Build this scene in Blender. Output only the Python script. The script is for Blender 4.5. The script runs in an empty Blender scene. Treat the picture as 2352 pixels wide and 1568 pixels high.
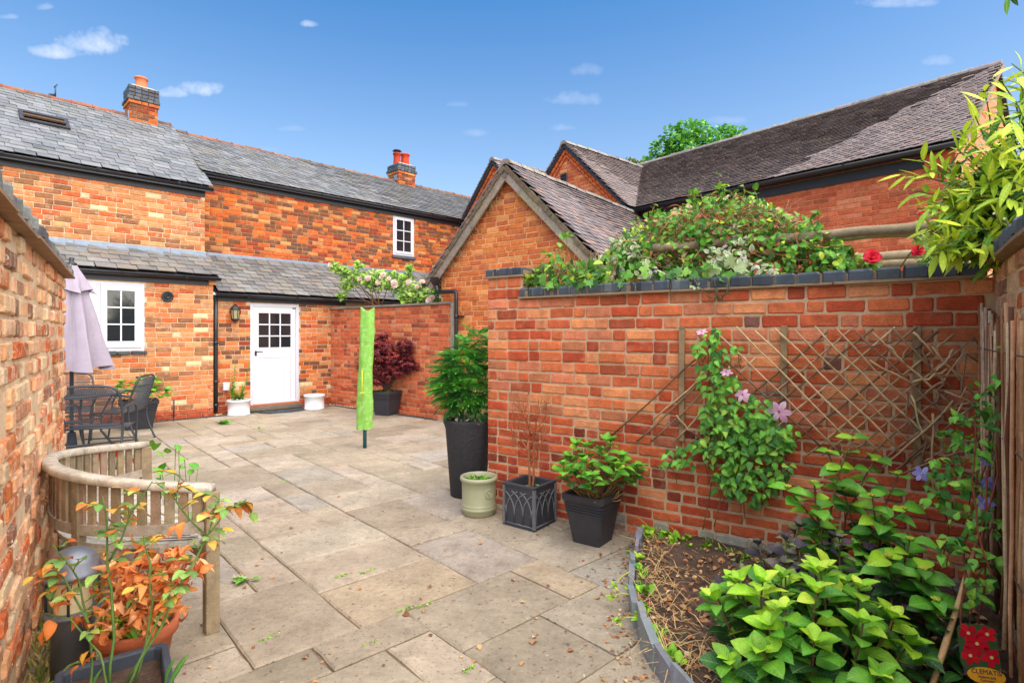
import bpy, math, random
import numpy as np
from mathutils import Vector, Matrix

random.seed(11)
np.random.seed(11)
sc = bpy.context.scene
R_ = random.random
U_ = random.uniform

# ------------------------------------------------------------------ camera
F, CX, HY, HC = 1269.0, 1176.0, 768.0, 1.45          # focal length and principal point measured in the photograph
cam = bpy.data.cameras.new('camera')
cam.sensor_width = 36.0
cam.lens = 36.0 * F / 2352.0
cam.shift_y = -(784.0 - HY) / 2352.0
cam.clip_start = 0.05
cam.clip_end = 3000
cam_ob = bpy.data.objects.new('camera', cam)
cam_ob.location = (0, 0, HC)
cam_ob.rotation_euler = (math.radians(90), 0, 0)
sc.collection.objects.link(cam_ob)
sc.camera = cam_ob

# ------------------------------------------------------------------ sun, sky, exposure
SUN = Vector((0.46, -0.46, 1.0)).normalized()        # towards the sun
SUN_EL = math.asin(SUN.z)
SUN_AZ = math.atan2(SUN.x, SUN.y)
EXPOSURE = 1.3
sun = bpy.data.lights.new('sun', 'SUN')
sun.energy = 2.9
sun.angle = math.radians(112)
sun.color = (1.0, 0.92, 0.80)
sun_ob = bpy.data.objects.new('sun', sun)
sun_ob.rotation_euler = SUN.to_track_quat('Z', 'Y').to_euler()
sun_ob.location = (8, -8, 14)
sc.collection.objects.link(sun_ob)
sc.view_settings.view_transform = 'Standard'
sc.view_settings.look = 'None'
sc.view_settings.gamma = 1.0
sc.view_settings.exposure = EXPOSURE
sc.view_settings.use_curve_mapping = False


def make_world():
    w = bpy.data.worlds.new('World')
    sc.world = w
    w.use_nodes = True
    nt = w.node_tree
    nt.nodes.clear()
    N, L = nt.nodes.new, nt.links.new
    out = N('ShaderNodeOutputWorld')
    bg = N('ShaderNodeBackground')
    sky = N('ShaderNodeTexSky')
    sky.sky_type = 'NISHITA'
    sky.sun_disc = False
    sky.sun_elevation = SUN_EL
    sky.sun_rotation = SUN_AZ
    sky.air_density = 1.0
    sky.dust_density = 1.8
    sky.ozone_density = 1.6
    bg.inputs['Strength'].default_value = 0.098
    tc = N('ShaderNodeTexCoord')
    sep = N('ShaderNodeSeparateXYZ')
    L(tc.outputs['Generated'], sep.inputs[0])

    def m(op, a, b=None, c=None, clamp=False):
        n = N('ShaderNodeMath')
        n.operation = op
        n.use_clamp = clamp
        for i, x in enumerate((a, b, c)):
            if x is None:
                continue
            if isinstance(x, (int, float)):
                n.inputs[i].default_value = x
            else:
                L(x, n.inputs[i])
        return n.outputs[0]
    az = m('ARCTAN2', sep.outputs[0], sep.outputs[1])
    el = m('ARCSINE', sep.outputs[2])
    noi = N('ShaderNodeTexNoise')
    noi.inputs['Scale'].default_value = 34
    noi.inputs['Detail'].default_value = 7
    noi.inputs['Roughness'].default_value = 0.6
    L(tc.outputs['Generated'], noi.inputs['Vector'])
    noi2 = N('ShaderNodeTexNoise')
    noi2.inputs['Scale'].default_value = 9
    noi2.inputs['Detail'].default_value = 3
    L(tc.outputs['Generated'], noi2.inputs['Vector'])
    wob = m('MULTIPLY_ADD', noi2.outputs[0], 0.03, -0.015)
    azw = m('ADD', az, wob)
    # small fair-weather clouds all round the sky, the ones in view where the photograph has them
    clouds = [(135, 123, 84, 26, .9), (215, 102, 92, 50, 1.), (400, 214, 58, 22, .8), (452, 206, 78, 30, .9), (100, 18, 40, 16, .6), (18, 38, 30, 12, .45), (710, 57, 26, 12, .6),
              (1352, 165, 50, 22, .26), (1322, 230, 90, 26, .3), (2060, 8, 120, 26, .5), (2150, 143, 55, 20, .3),
              (670, 296, 40, 12, .2), (1094, 306, 45, 15, .22), (1050, 240, 30, 12, .2), (1290, 294, 45, 14, .25), (1660, 278, 60, 14, .2),
              (610, 345, 60, 12, .12)]
    spec = []
    for (u, v, hw, hh, k) in clouds:
        def ae(uu, vv):
            d = Vector(((uu - CX) / F, 1, (HY - vv) / F)).normalized()
            return math.atan2(d.x, d.y), math.asin(d.z)
        a0, e0 = ae(u, v)
        a1, e1 = ae(u + 4, v)
        a2, e2 = ae(u, v - 4)
        J = np.linalg.inv(np.array([[(a1 - a0) / 4, (a2 - a0) / 4], [(e1 - e0) / 4, (e2 - e0) / 4]]))
        spec.append((a0, e0, J[0] / hw, J[1] / hh, k))
    rr = random.Random(4)
    for i in range(14):
        spec.append((rr.uniform(1.1, 5.1), rr.uniform(.15, .9), np.array([1 / rr.uniform(.04, .1), 0]), np.array([0, 1 / rr.uniform(.012, .03)]), rr.uniform(.3, .9)))
    total = None
    for (a0, e0, wa, he, k) in spec:
        if a0 > math.pi:
            a0 -= 2 * math.pi
        qa, qe = m('SUBTRACT', azw, a0), m('SUBTRACT', el, e0)
        da = m('MULTIPLY_ADD', qa, float(wa[0]), m('MULTIPLY', qe, float(wa[1])))
        de = m('MULTIPLY_ADD', qa, float(he[0]), m('MULTIPLY', qe, float(he[1])))
        # flat bottoms: below the centre the cloud thins out faster
        de2 = m('MULTIPLY', de, m('MULTIPLY_ADD', m('LESS_THAN', de, 0), 0.7, 1.0))
        d2 = m('ADD', m('MULTIPLY', da, da), m('MULTIPLY', de2, de2))
        b = m('SUBTRACT', 1.0, d2)
        b = m('MULTIPLY_ADD', noi.outputs[0], 2.6, m('SUBTRACT', b, 1.62))
        b = m('MULTIPLY', b, 0.55)
        b = m('MULTIPLY', m('MULTIPLY', b, 1.0, clamp=True), k, clamp=True)
        total = b if total is None else m('MAXIMUM', total, b)
    mix = N('ShaderNodeMix')
    mix.data_type = 'RGBA'
    L(total, mix.inputs[0])
    # the photograph's sky is a deep saturated blue overhead that pales to the horizon
    hsv = N('ShaderNodeHueSaturation')
    hsv.inputs['Saturation'].default_value = 1.32
    hsv.inputs['Hue'].default_value = 0.498
    mr = N('ShaderNodeMapRange')
    mr.inputs[1].default_value = 0.12; mr.inputs[2].default_value = 0.62
    mr.inputs[3].default_value = 0.92; mr.inputs[4].default_value = 1.45
    L(el, mr.inputs[0]); L(mr.outputs[0], hsv.inputs['Saturation'])
    L(sky.outputs[0], hsv.inputs['Color'])
    L(hsv.outputs[0], mix.inputs[6])
    mix.inputs[7].default_value = (5.2, 5.3, 5.6, 1)
    L(mix.outputs[2], bg.inputs['Color'])
    L(bg.outputs[0], out.inputs[0])


make_world()

# ------------------------------------------------------------------ helpers


def S(r, g, b):
    f = lambda c: (c / 255 / 12.92) if c <= 10 else ((c / 255 + 0.055) / 1.055) ** 2.4
    return (f(r), f(g), f(b))


def jit(c, a):
    k = 1 + U_(-a, a)
    return tuple(max(0, x * k * (1 + U_(-a, a) * .35)) for x in c)


def V(*a):
    return np.array(a, float)


def nrm(v):
    v = np.asarray(v, float)
    return v / (np.linalg.norm(v) + 1e-12)


def ray(u, v):
    return V((u - CX) / F, 1, (HY - v) / F)


def gnd(u, v, z=0.0):
    """pixel of the photograph -> point on a level surface of height z"""
    Y = (HC - z) * F / (v - HY)
    return V((u - CX) / F * Y, Y, z)


def at(u, v, Y):
    return V((u - CX) / F * Y, Y, HC + (HY - v) / F * Y)


ORG = {}


def link(o):
    sc.collection.objects.link(o)
    return o


def tag(o, label=None, cat=None, group=None, kind=None):
    if label: o['label'] = label
    if cat: o['category'] = cat
    if group: o['group'] = group
    if kind: o['kind'] = kind
    return o


def thing(name, label, cat, loc, group=None):
    o = bpy.data.objects.new(name, None)
    o.empty_display_size = 0.1
    o.location = tuple(loc)
    link(o)
    ORG[o] = V(*loc)
    return tag(o, label, cat, group)


class MB:
    """collects verts / faces / vertex colours for one mesh"""

    def __init__(s):
        s.v, s.f, s.c, s.sm, s.l = [], [], [], [], None

    def add(s, vs, fs, col=(1, 1, 1), smooth=False):
        b = len(s.v)
        s.v += [tuple(map(float, p)) for p in vs]
        if len(col) == len(vs) and hasattr(col[0], '__len__'):
            s.c += [tuple(c) for c in col]
        else:
            s.c += [tuple(col)] * len(vs)
        s.f += [tuple(b + i for i in f) for f in fs]
        s.sm += [smooth] * len(fs)
        return s

    def box(s, c, sx, sy, sz, ax=(1, 0, 0), ay=(0, 1, 0), az=(0, 0, 1), col=(1, 1, 1), bev=0.0):
        c, ax, ay, az = V(*c), V(*ax), V(*ay), V(*az)
        if bev <= 0:
            vs = [c + ax * sx / 2 * i + ay * sy / 2 * j + az * sz / 2 * k for i in (-1, 1) for j in (-1, 1) for k in (-1, 1)]
            fs = [(0, 1, 3, 2), (4, 6, 7, 5), (0, 4, 5, 1), (2, 3, 7, 6), (0, 2, 6, 4), (1, 5, 7, 3)]
            return s.add(vs, fs, col)
        # chamfered box: 24 verts
        hx, hy, hz = sx / 2, sy / 2, sz / 2
        b = min(bev, hx * .9, hy * .9, hz * .9)
        vs, ix = [], {}
        for i in (-1, 1):
            for j in (-1, 1):
                for k in (-1, 1):
                    for a in range(3):
                        q = [i * (hx - b), j * (hy - b), k * (hz - b)]
                        q[a] = (i * hx, j * hy, k * hz)[a]
                        ix[(i, j, k, a)] = len(vs)
                        vs.append(c + ax * q[0] + ay * q[1] + az * q[2])
        fs = []
        I = ix
        for sg in (-1, 1):
            fs.append([I[(sg, -1, -1, 0)], I[(sg, 1, -1, 0)], I[(sg, 1, 1, 0)], I[(sg, -1, 1, 0)]][::sg])
            fs.append([I[(-1, sg, -1, 1)], I[(1, sg, -1, 1)], I[(1, sg, 1, 1)], I[(-1, sg, 1, 1)]][::-sg])
            fs.append([I[(-1, -1, sg, 2)], I[(1, -1, sg, 2)], I[(1, 1, sg, 2)], I[(-1, 1, sg, 2)]][::sg])
        for p in (-1, 1):
            for q in (-1, 1):
                fs.append([I[(p, q, -1, 0)], I[(p, q, 1, 0)], I[(p, q, 1, 1)], I[(p, q, -1, 1)]])
                fs.append([I[(p, -1, q, 0)], I[(p, 1, q, 0)], I[(p, 1, q, 2)], I[(p, -1, q, 2)]])
                fs.append([I[(-1, p, q, 1)], I[(1, p, q, 1)], I[(1, p, q, 2)], I[(-1, p, q, 2)]])
                for r in (-1, 1):
                    fs.append([I[(p, q, r, 0)], I[(p, q, r, 1)], I[(p, q, r, 2)]])
        fs = [tuple(f) for f in fs]
        return s.add(vs, fs, col)

    def beam(s, p0, p1, w, h, up=(0, 0, 1), col=(1, 1, 1), bev=0.0):
        """box between two points, w sideways, h along up"""
        p0, p1 = V(*p0), V(*p1)
        a = nrm(p1 - p0)
        side = nrm(np.cross(a, V(*up)))
        u2 = np.cross(side, a)
        return s.box((p0 + p1) / 2, np.linalg.norm(p1 - p0), w, h, a, side, u2, col, bev)

    def tube(s, pts, r, seg=8, col=(1, 1, 1), cap=True, smooth=True):
        pts = [V(*p) for p in pts]
        n = len(pts)
        rs = r if hasattr(r, '__len__') else [r] * n
        vs, fs, cs = [], [], []
        a = None
        for i, p in enumerate(pts):
            t = nrm(pts[min(i + 1, n - 1)] - pts[max(i - 1, 0)])
            if a is None:
                a = nrm(np.cross(t, V(0.3, 0.1, 1) if abs(t[2]) < .9 else V(1, .2, 0)))
            else:
                a = nrm(a - t * np.dot(a, t))
            b = np.cross(t, a)
            for k in range(seg):
                th = 2 * math.pi * k / seg
                vs.append(p + (a * math.cos(th) + b * math.sin(th)) * rs[i])
        for i in range(n - 1):
            for k in range(seg):
                k2 = (k + 1) % seg
                fs.append((i * seg + k, i * seg + k2, (i + 1) * seg + k2, (i + 1) * seg + k))
        if cap:
            fs.append(tuple(range(seg))[::-1])
            fs.append(tuple((n - 1) * seg + k for k in range(seg)))
        cc = col
        if hasattr(col[0], '__len__'):
            cc = [c for c in col for _ in range(seg)]
        return s.add(vs, fs, cc, smooth)

    def lathe(s, prof, c, seg=32, col=(1, 1, 1), smooth=True, sq=None, ax=None):
        """profile [(r,z)...] turned about the vertical through c"""
        c = V(*c)
        vs, fs = [], []
        for (r, z) in prof:
            for k in range(seg):
                th = 2 * math.pi * k / seg
                vs.append(c + V(r * math.cos(th), r * math.sin(th), z))
        for i in range(len(prof) - 1):
            for k in range(seg):
                k2 = (k + 1) % seg
                fs.append((i * seg + k, i * seg + k2, (i + 1) * seg + k2, (i + 1) * seg + k))
        return s.add(vs, fs, col, smooth)

    def ring4(s, rings, col=(1, 1, 1), closed=True, capb=False, capt=False):
        """stack of equal-length loops"""
        n = len(rings[0])
        vs = [p for r in rings for p in r]
        fs = []
        for i in range(len(rings) - 1):
            for k in range(n if closed else n - 1):
                k2 = (k + 1) % n
                fs.append((i * n + k, i * n + k2, (i + 1) * n + k2, (i + 1) * n + k))
        if capb: fs.append(tuple(range(n))[::-1])
        if capt: fs.append(tuple((len(rings) - 1) * n + k for k in range(n)))
        return s.add(vs, fs, col)

    def prism(s, poly, vec, col=(1, 1, 1)):
        poly = [V(*p) for p in poly]
        n = len(poly)
        vs = poly + [p + V(*vec) for p in poly]
        fs = [tuple(range(n)), tuple(range(n, 2 * n))[::-1]]
        for k in range(n):
            k2 = (k + 1) % n
            fs.append((k, k + n, k2 + n, k2))
        return s.add(vs, fs, col)

    def mesh(s, name, mat, org):
        me = bpy.data.meshes.new(name)
        vv = np.array(s.v, float).reshape(-1, 3) - org
        me.from_pydata(vv.tolist(), [], s.f)
        me.polygons.foreach_set('use_smooth', s.sm)
        at_ = me.color_attributes.new('Col', 'FLOAT_COLOR', 'POINT')
        cc = np.ones((len(s.v), 4))
        cc[:, :3] = np.array(s.c, float)
        at_.data.foreach_set('color', cc.ravel())
        if s.l is not None:
            la = me.attributes.new('Lf', 'FLOAT_VECTOR', 'POINT'); la.data.foreach_set('vector', np.array(s.l, float).ravel())
        me.materials.append(mat)
        me.validate()
        return me


def part(name, mb, mat, parent, label=None, kind=None):
    org = ORG[parent]
    o = bpy.data.objects.new(name, mb.mesh(name, mat, org))
    o.parent = parent
    ORG[o] = org
    link(o)
    return tag(o, label=label, kind=kind)


def solo(name, mb, mat, label, cat, loc=None, group=None):
    vv = np.array(mb.v)
    if loc is None:
        loc = V((vv[:, 0].min() + vv[:, 0].max()) / 2, (vv[:, 1].min() + vv[:, 1].max()) / 2, vv[:, 2].min())
    loc = V(*loc)
    o = bpy.data.objects.new(name, mb.mesh(name, mat, loc))
    o.location = loc
    ORG[o] = loc
    link(o)
    return tag(o, label, cat, group)


def struct(name, mb, mat, kind='structure'):
    o = bpy.data.objects.new(name, mb.mesh(name, mat, V(0, 0, 0)))
    ORG[o] = V(0, 0, 0)
    link(o)
    return tag(o, kind=kind)


class Proto:
    """a small shared mesh, kept as arrays as well so that many can be joined"""

    def __init__(s, name, mb, mat):
        s.me = mb.mesh(name, mat, V(0, 0, 0))
        s.mat = mat
        s.v = np.array(mb.v, float)
        s.c = np.ones((len(mb.v), 4))
        s.c[:, :3] = np.array(mb.c, float)
        s.tot = np.array([len(f) for f in mb.f], np.int32)
        s.ix = np.array([i for f in mb.f for i in f], np.int32)
        s.sm = np.array(mb.sm, bool)
        s.l = np.array(mb.l, float) if mb.l is not None else np.zeros((len(mb.v), 3))
        s.hasl = mb.l is not None


def joined(name, items, parent, kind='stuff', org=None):
    """items [(proto, 4x4)] -> one mesh object"""
    org = ORG[parent] if parent else V(0, 0, 0)
    vs, cs, tot, ix, sm, ll = [], [], [], [], [], []
    b = 0
    for p, M in items:
        vs.append(p.v @ M[:3, :3].T + (M[:3, 3] - org))
        cs.append(p.c); tot.append(p.tot); ix.append(p.ix + b); sm.append(p.sm); ll.append(p.l)
        b += len(p.v)
    vs, cs, tot, ix, sm = map(np.concatenate, (vs, cs, tot, ix, sm))
    me = bpy.data.meshes.new(name)
    me.vertices.add(len(vs)); me.vertices.foreach_set('co', vs.ravel())
    me.loops.add(len(ix)); me.loops.foreach_set('vertex_index', ix)
    me.polygons.add(len(tot))
    st = np.concatenate(([0], np.cumsum(tot)[:-1])).astype(np.int32)
    me.polygons.foreach_set('loop_start', st)
    me.polygons.foreach_set('use_smooth', sm)
    at_ = me.color_attributes.new('Col', 'FLOAT_COLOR', 'POINT')
    at_.data.foreach_set('color', cs.ravel())
    if items[0][0].hasl:
        la = me.attributes.new('Lf', 'FLOAT_VECTOR', 'POINT'); la.data.foreach_set('vector', np.concatenate(ll).ravel())
    me.materials.append(items[0][0].mat)
    me.update(calc_edges=True)
    o = bpy.data.objects.new(name, me)
    if parent: o.parent = parent
    ORG[o] = org
    link(o)
    return tag(o, kind=kind)


def shows(M):
    p = M[:3, 3]
    if p[1] < .2: return 0
    u = CX + F * p[0] / p[1]; v = HY - F * (p[2] - HC) / p[1]
    a = sorted(np.linalg.norm(M[:3, i]) for i in range(3))
    k = a[1] * a[2] / p[1] ** 2
    return k if (-30 < u < 2382 and -30 < v < 1600) else k * 1e-4


def pieces(name, items, parent, nmax=298, rest=None):
    """the nmax pieces that show largest are objects of their own, the others one joined mesh"""
    if not items: return
    if len(items) > nmax:
        items = sorted(items, key=lambda it: -shows(it[1]))
    org = ORG[parent]
    T = np.eye(4); T[:3, 3] = -org
    for p, M in items[:nmax]:
        o = bpy.data.objects.new(name, p.me)
        o.parent = parent
        o.matrix_local = Matrix((T @ M).tolist())
        link(o)
    if len(items) > nmax:
        joined(rest or name + '_field', items[nmax:], parent)


def M4(cx, cy, cz, o):
    M = np.eye(4)
    M[:3, 0], M[:3, 1], M[:3, 2], M[:3, 3] = cx, cy, cz, o
    return M


# ------------------------------------------------------------------ materials
MATS = {}


def mat(name, col=None, rough=.7, var=.18, vs=7., bump=.3, bs=40., bd=.006, metal=0., spec=.5, speck=None, patch=None, trans=0., stretch=None, two=None, coat=0., veins=0.):
    """procedural material; col None -> vertex colour 'Col'. speck/patch = (colour, scale, threshold, softness, amount)"""
    if name in MATS: return MATS[name]
    m = bpy.data.materials.new(name)
    m.use_nodes = True
    nt = m.node_tree
    nt.nodes.clear()
    N, L = nt.nodes.new, nt.links.new
    out = N('ShaderNodeOutputMaterial')
    b = N('ShaderNodeBsdfPrincipled')
    geo = N('ShaderNodeNewGeometry')
    pos = geo.outputs['Position']
    if stretch:
        mp = N('ShaderNodeMapping')
        mp.inputs['Scale'].default_value = stretch
        L(pos, mp.inputs[0])
        pos = mp.outputs[0]
    if col is None:
        a = N('ShaderNodeVertexColor'); a.layer_name = 'Col'
        c = a.outputs[0]
    else:
        a = N('ShaderNodeRGB'); a.outputs[0].default_value = (*col, 1)
        c = a.outputs[0]

    def noise(scale, det=5, rgh=.6):
        n = N('ShaderNodeTexNoise')
        n.inputs['Scale'].default_value = scale
        n.inputs['Detail'].default_value = det
        n.inputs['Roughness'].default_value = rgh
        L(pos, n.inputs['Vector'])
        return n.outputs[0]

    def ramp(x, lo, hi, a0=0., a1=1.):
        r = N('ShaderNodeMapRange')
        r.inputs[1].default_value = lo; r.inputs[2].default_value = hi
        r.inputs[3].default_value = a0; r.inputs[4].default_value = a1
        L(x, r.inputs[0])
        return r.outputs[0]

    def mix(f, c1, c2, mode='MIX'):
        x = N('ShaderNodeMix'); x.data_type = 'RGBA'; x.blend_type = mode
        if isinstance(f, float): x.inputs[0].default_value = f
        else: L(f, x.inputs[0])
        for i, cc in ((6, c1), (7, c2)):
            if isinstance(cc, tuple): x.inputs[i].default_value = (*cc, 1)
            else: L(cc, x.inputs[i])
        return x.outputs[2]
    if var:
        n1 = noise(vs)
        n2 = noise(vs * 7.3, 4, .7)
        k = N('ShaderNodeMath'); k.operation = 'MULTIPLY'
        L(ramp(n1, .25, .75, 1 - var, 1 + var), k.inputs[0])
        L(ramp(n2, .25, .75, 1 - var * .8, 1 + var * .8), k.inputs[1])
        g = N('ShaderNodeCombineColor')
        for i in range(3): L(k.outputs[0], g.inputs[i])
        c = mix(1.0, c, g.outputs[0], 'MULTIPLY')
    for sp in (two, patch, speck):
        if sp:
            cc, scl, th, soft, amt = sp
            c = mix(ramp(noise(scl, 6, .65), th, th + soft, 0., amt), c, tuple(cc))
    vh = None
    if veins:
        at_ = N('ShaderNodeAttribute'); at_.attribute_name = 'Lf'
        sp_ = N('ShaderNodeSeparateXYZ'); L(at_.outputs['Vector'], sp_.inputs[0])
        def mm(op, a, b_=None, c_=None):
            n = N('ShaderNodeMath'); n.operation = op
            for i, x in enumerate((a, b_, c_)):
                if x is None: continue
                if isinstance(x, (int, float)): n.inputs[i].default_value = x
                else: L(x, n.inputs[i])
            return n.outputs[0]
        ax_ = mm('ABSOLUTE', sp_.outputs[0])
        ph = mm('MULTIPLY', mm('SUBTRACT', sp_.outputs[1], mm('MULTIPLY', ax_, .85)), 22.0)
        vh = mm('POWER', mm('ABSOLUTE', mm('SINE', ph)), .35)          # 0 on a side vein
        mid = mm('MINIMUM', mm('MULTIPLY', ax_, 30.0), 1.0)            # 0 on the midrib
        vh = mm('MULTIPLY', vh, mid)
        c = mix(ramp(vh, 0., .8, veins, 0.), c, (.55, .62, .22))
    L(c, b.inputs['Base Color'])
    b.inputs['Roughness'].default_value = rough
    b.inputs['Metallic'].default_value = metal
    b.inputs['Specular IOR Level'].default_value = spec
    b.inputs['Coat Weight'].default_value = coat
    if bump:
        bn = N('ShaderNodeBump')
        bn.inputs['Strength'].default_value = bump
        bn.inputs['Distance'].default_value = bd
        if vh is not None:
            L(mm('MULTIPLY_ADD', vh, .9, mm('MULTIPLY', noise(bs, 4, .6), .5)), bn.inputs['Height'])
        else:
            L(noise(bs, 6, .65), bn.inputs['Height'])
        L(bn.outputs[0], b.inputs['Normal'])
    sh = b.outputs[0]
    if trans:
        t = N('ShaderNodeBsdfTranslucent')
        L(c, t.inputs[0])
        ms = N('ShaderNodeMixShader'); ms.inputs[0].default_value = trans
        L(sh, ms.inputs[1]); L(t.outputs[0], ms.inputs[2])
        sh = ms.outputs[0]
    L(sh, out.inputs[0])
    MATS[name] = m
    return m


M_BRICK = mat('brick', rough=.88, var=.27, vs=15, bump=.9, bs=60, bd=.009, spec=.25, two=(S(226, 156, 112), 7, .54, .2, .42), speck=(S(235, 212, 190), 62, .68, .03, .55), patch=(S(134, 74, 50), 1.5, .52, .25, .26))
M_LIME2 = mat('brick_lime_worn', rough=.9, var=.3, vs=16, bump=1., bs=50, bd=.012, spec=.15, patch=(S(236, 204, 168), 15, .50, .16, .6), two=(S(186, 104, 66), 9, .56, .2, .4), speck=(S(240, 226, 208), 45, .60, .05, .8))
M_LIME = mat('brick_lime', rough=.88, var=.3, vs=14, bump=.8, bs=55, bd=.008, spec=.2, patch=(S(230, 190, 152), 13, .56, .16, .5), two=(S(170, 96, 66), 12, .60, .2, .3), speck=(S(240, 226, 208), 50, .64, .05, .75))
M_MORT = mat('mortar', rough=.95, var=.22, vs=12, bump=.7, bs=90, bd=.006, spec=.15)
M_SLATE = mat('slate', rough=.5, var=.24, vs=4, bump=.35, bs=26, bd=.004, spec=.5, two=(S(170, 168, 162), 5, .52, .3, .4), speck=(S(86, 84, 82), 22, .60, .2, .5))
M_TILE = mat('clay_tile', rough=.8, var=.25, vs=2.2, bump=.4, bs=50, spec=.3, patch=(S(84, 77, 78), 1.1, .52, .25, .35), speck=(S(190, 170, 120), 30, .66, .06, .35))
M_TILE2 = mat('clay_tile_mossy', rough=.85, var=.25, vs=3, bump=.4, bs=50, spec=.3, patch=(S(150, 132, 90), 3.2, .55, .15, .4), speck=(S(200, 110, 40), 14, .70, .04, .6))
M_RIDGE = mat('ridge_tile', rough=.85, var=.3, vs=9, bump=.6, bs=40, spec=.2, patch=(S(120, 112, 60), 7, .55, .1, .6), speck=(S(70, 60, 50), 18, .6, .1, .6))
M_LEAD = mat('lead', S(132, 146, 162), rough=.45, var=.16, vs=5, bump=.15, bs=14, metal=.25, speck=(S(196, 204, 212), 7, .58, .2, .45))
M_BLACK = mat('black_plastic', S(34, 35, 40), rough=.32, var=.1, vs=8, bump=.04, bs=60, spec=.5)
M_BOARD = mat('black_board', S(44, 45, 52), rough=.5, var=.12, vs=8, bump=.08, bs=30)
M_WHITE = mat('white_paint', S(222, 222, 228), rough=.38, var=.03, vs=4, bump=.04, bs=20)
M_FRAME = mat('frame_paint', S(210, 210, 218), rough=.42, var=.04, vs=5, bump=.05, bs=25)
M_STONE = mat('flagstone', rough=.85, var=.24, vs=3.4, bump=.6, bs=30, bd=.010, spec=.3, two=(S(128, 112, 90), 1.1, .48, .25, .45), patch=(S(108, 98, 84), 9, .54, .14, .45), speck=(S(60, 55, 48), 62, .60, .04, .7))
M_STONE2 = mat('flagstone_lichen', rough=.88, var=.26, vs=3.6, bump=.8, bs=42, bd=.010, spec=.25, two=(S(112, 102, 84), 1.5, .50, .22, .5), patch=(S(64, 60, 54), 33, .59, .06, .65), speck=(S(226, 218, 200), 40, .665, .03, .75))
M_JOINT = mat('joint_sand', S(122, 103, 82), rough=.95, var=.35, vs=10, bump=.6, bs=90)
M_SOIL = mat('soil', S(86, 66, 52), rough=.95, var=.45, vs=14, bump=1., bs=60, bd=.015, speck=(S(176, 148, 116), 60, .62, .08, .6))
M_EARTH = mat('earth', S(110, 108, 80), rough=.95, var=.3, vs=2, bump=.5, bs=20)
M_WOOD = mat('weathered_wood', rough=.8, var=.28, vs=16, bump=.5, bs=60, bd=.004, spec=.25, two=(S(96, 88, 76), 14, .52, .2, .6), speck=(S(226, 222, 208), 30, .66, .06, .45))
M_GREYW = mat('grey_timber', rough=.85, var=.3, vs=20, bump=.6, bs=70, bd=.005, spec=.2, two=(S(70, 60, 48), 16, .55, .2, .6))
M_TWIG = mat('twig', rough=.85, var=.3, vs=30, bump=.4, bs=120, bd=.002, spec=.2)
M_LEAF = mat('leaf', rough=.42, var=.26, vs=16, bump=.5, bs=70, bd=.003, spec=.32, trans=.2, veins=.25, speck=(S(170, 150, 56), 26, .69, .04, .5))
M_LEAFM = mat('leaf_matt', rough=.6, var=.24, vs=20, bump=.2, bs=60, bd=.003, spec=.35, trans=.22)
M_PETAL = mat('petal', rough=.55, var=.08, vs=30, bump=.1, bs=60, bd=.002, spec=.3, trans=.35)
M_DRY = mat('dry_leaf', rough=.75, var=.22, vs=30, bump=.3, bs=80, bd=.003, spec=.25, trans=.22)
M_TERRA = mat('terracotta', S(196, 108, 70), rough=.8, var=.16, vs=8, bump=.25, bs=40, spec=.3)
M_POTW = mat('white_glaze', S(226, 227, 230), rough=.35, var=.05, vs=6, bump=.06, bs=20, coat=.2, speck=(S(190, 184, 172), 9, .62, .15, .4))
M_SAGE = mat('sage_glaze', S(158, 160, 128), rough=.4, var=.06, vs=6, bump=.1, bs=25, spec=.5, two=(S(140, 138, 108), 6, .5, .3, .4))
M_DARK = mat('dark_planter', rough=.55, var=.2, vs=14, bump=.3, bs=80, bd=.003, spec=.45)
M_ROUGHP = mat('rough_black_planter', S(52, 52, 56), rough=.75, var=.25, vs=30, bump=1., bs=70, bd=.008, spec=.4)
M_METAL = mat('dark_metal', S(66, 70, 76), rough=.4, var=.12, vs=12, bump=.08, bs=60, metal=.35, speck=(S(130, 140, 150), 18, .6, .2, .3))
M_LAMP = mat('grey_metal', S(116, 120, 127), rough=.42, var=.14, vs=9, bump=.1, bs=40, metal=.5)
M_FABRIC = mat('lilac_canvas', S(166, 155, 168), rough=.9, var=.08, vs=6, bump=.25, bs=260, bd=.001, spec=.1, trans=.12)
M_LIMEG = mat('lime_cover', S(150, 208, 92), rough=.5, var=.16, vs=14, bump=.7, bs=16, bd=.02, speck=(S(196, 232, 150), 22, .52, .1, .6), spec=.4, trans=.3)
M_POLE = mat('green_pole', S(18, 84, 84), rough=.35, var=.1, bump=.05)
M_CREAM = mat('cream_diffuser', S(240, 224, 176), rough=.4, var=.05, bump=.03, trans=.2)
M_RUBBER = mat('rubber', S(62, 68, 72), rough=.8, var=.25, vs=30, bump=.6, bs=120)
M_BRASS = mat('timber_sill', S(176, 104, 62), rough=.6, var=.15, vs=14, bump=.2, bs=60)
M_PAPER = mat('printed_card', rough=.35, var=.05, vs=20, bump=0, spec=.4)


def glass_mat():
    m = bpy.data.materials.new('window_glass')
    m.use_nodes = True
    b = m.node_tree.nodes['Principled BSDF']
    b.inputs['Base Color'].default_value = (.018, .022, .026, 1)
    b.inputs['Roughness'].default_value = .04
    b.inputs['Specular IOR Level'].default_value = .7
    return m


M_GLASS = glass_mat()

# ------------------------------------------------------------------ planes, brickwork, roofs


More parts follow.
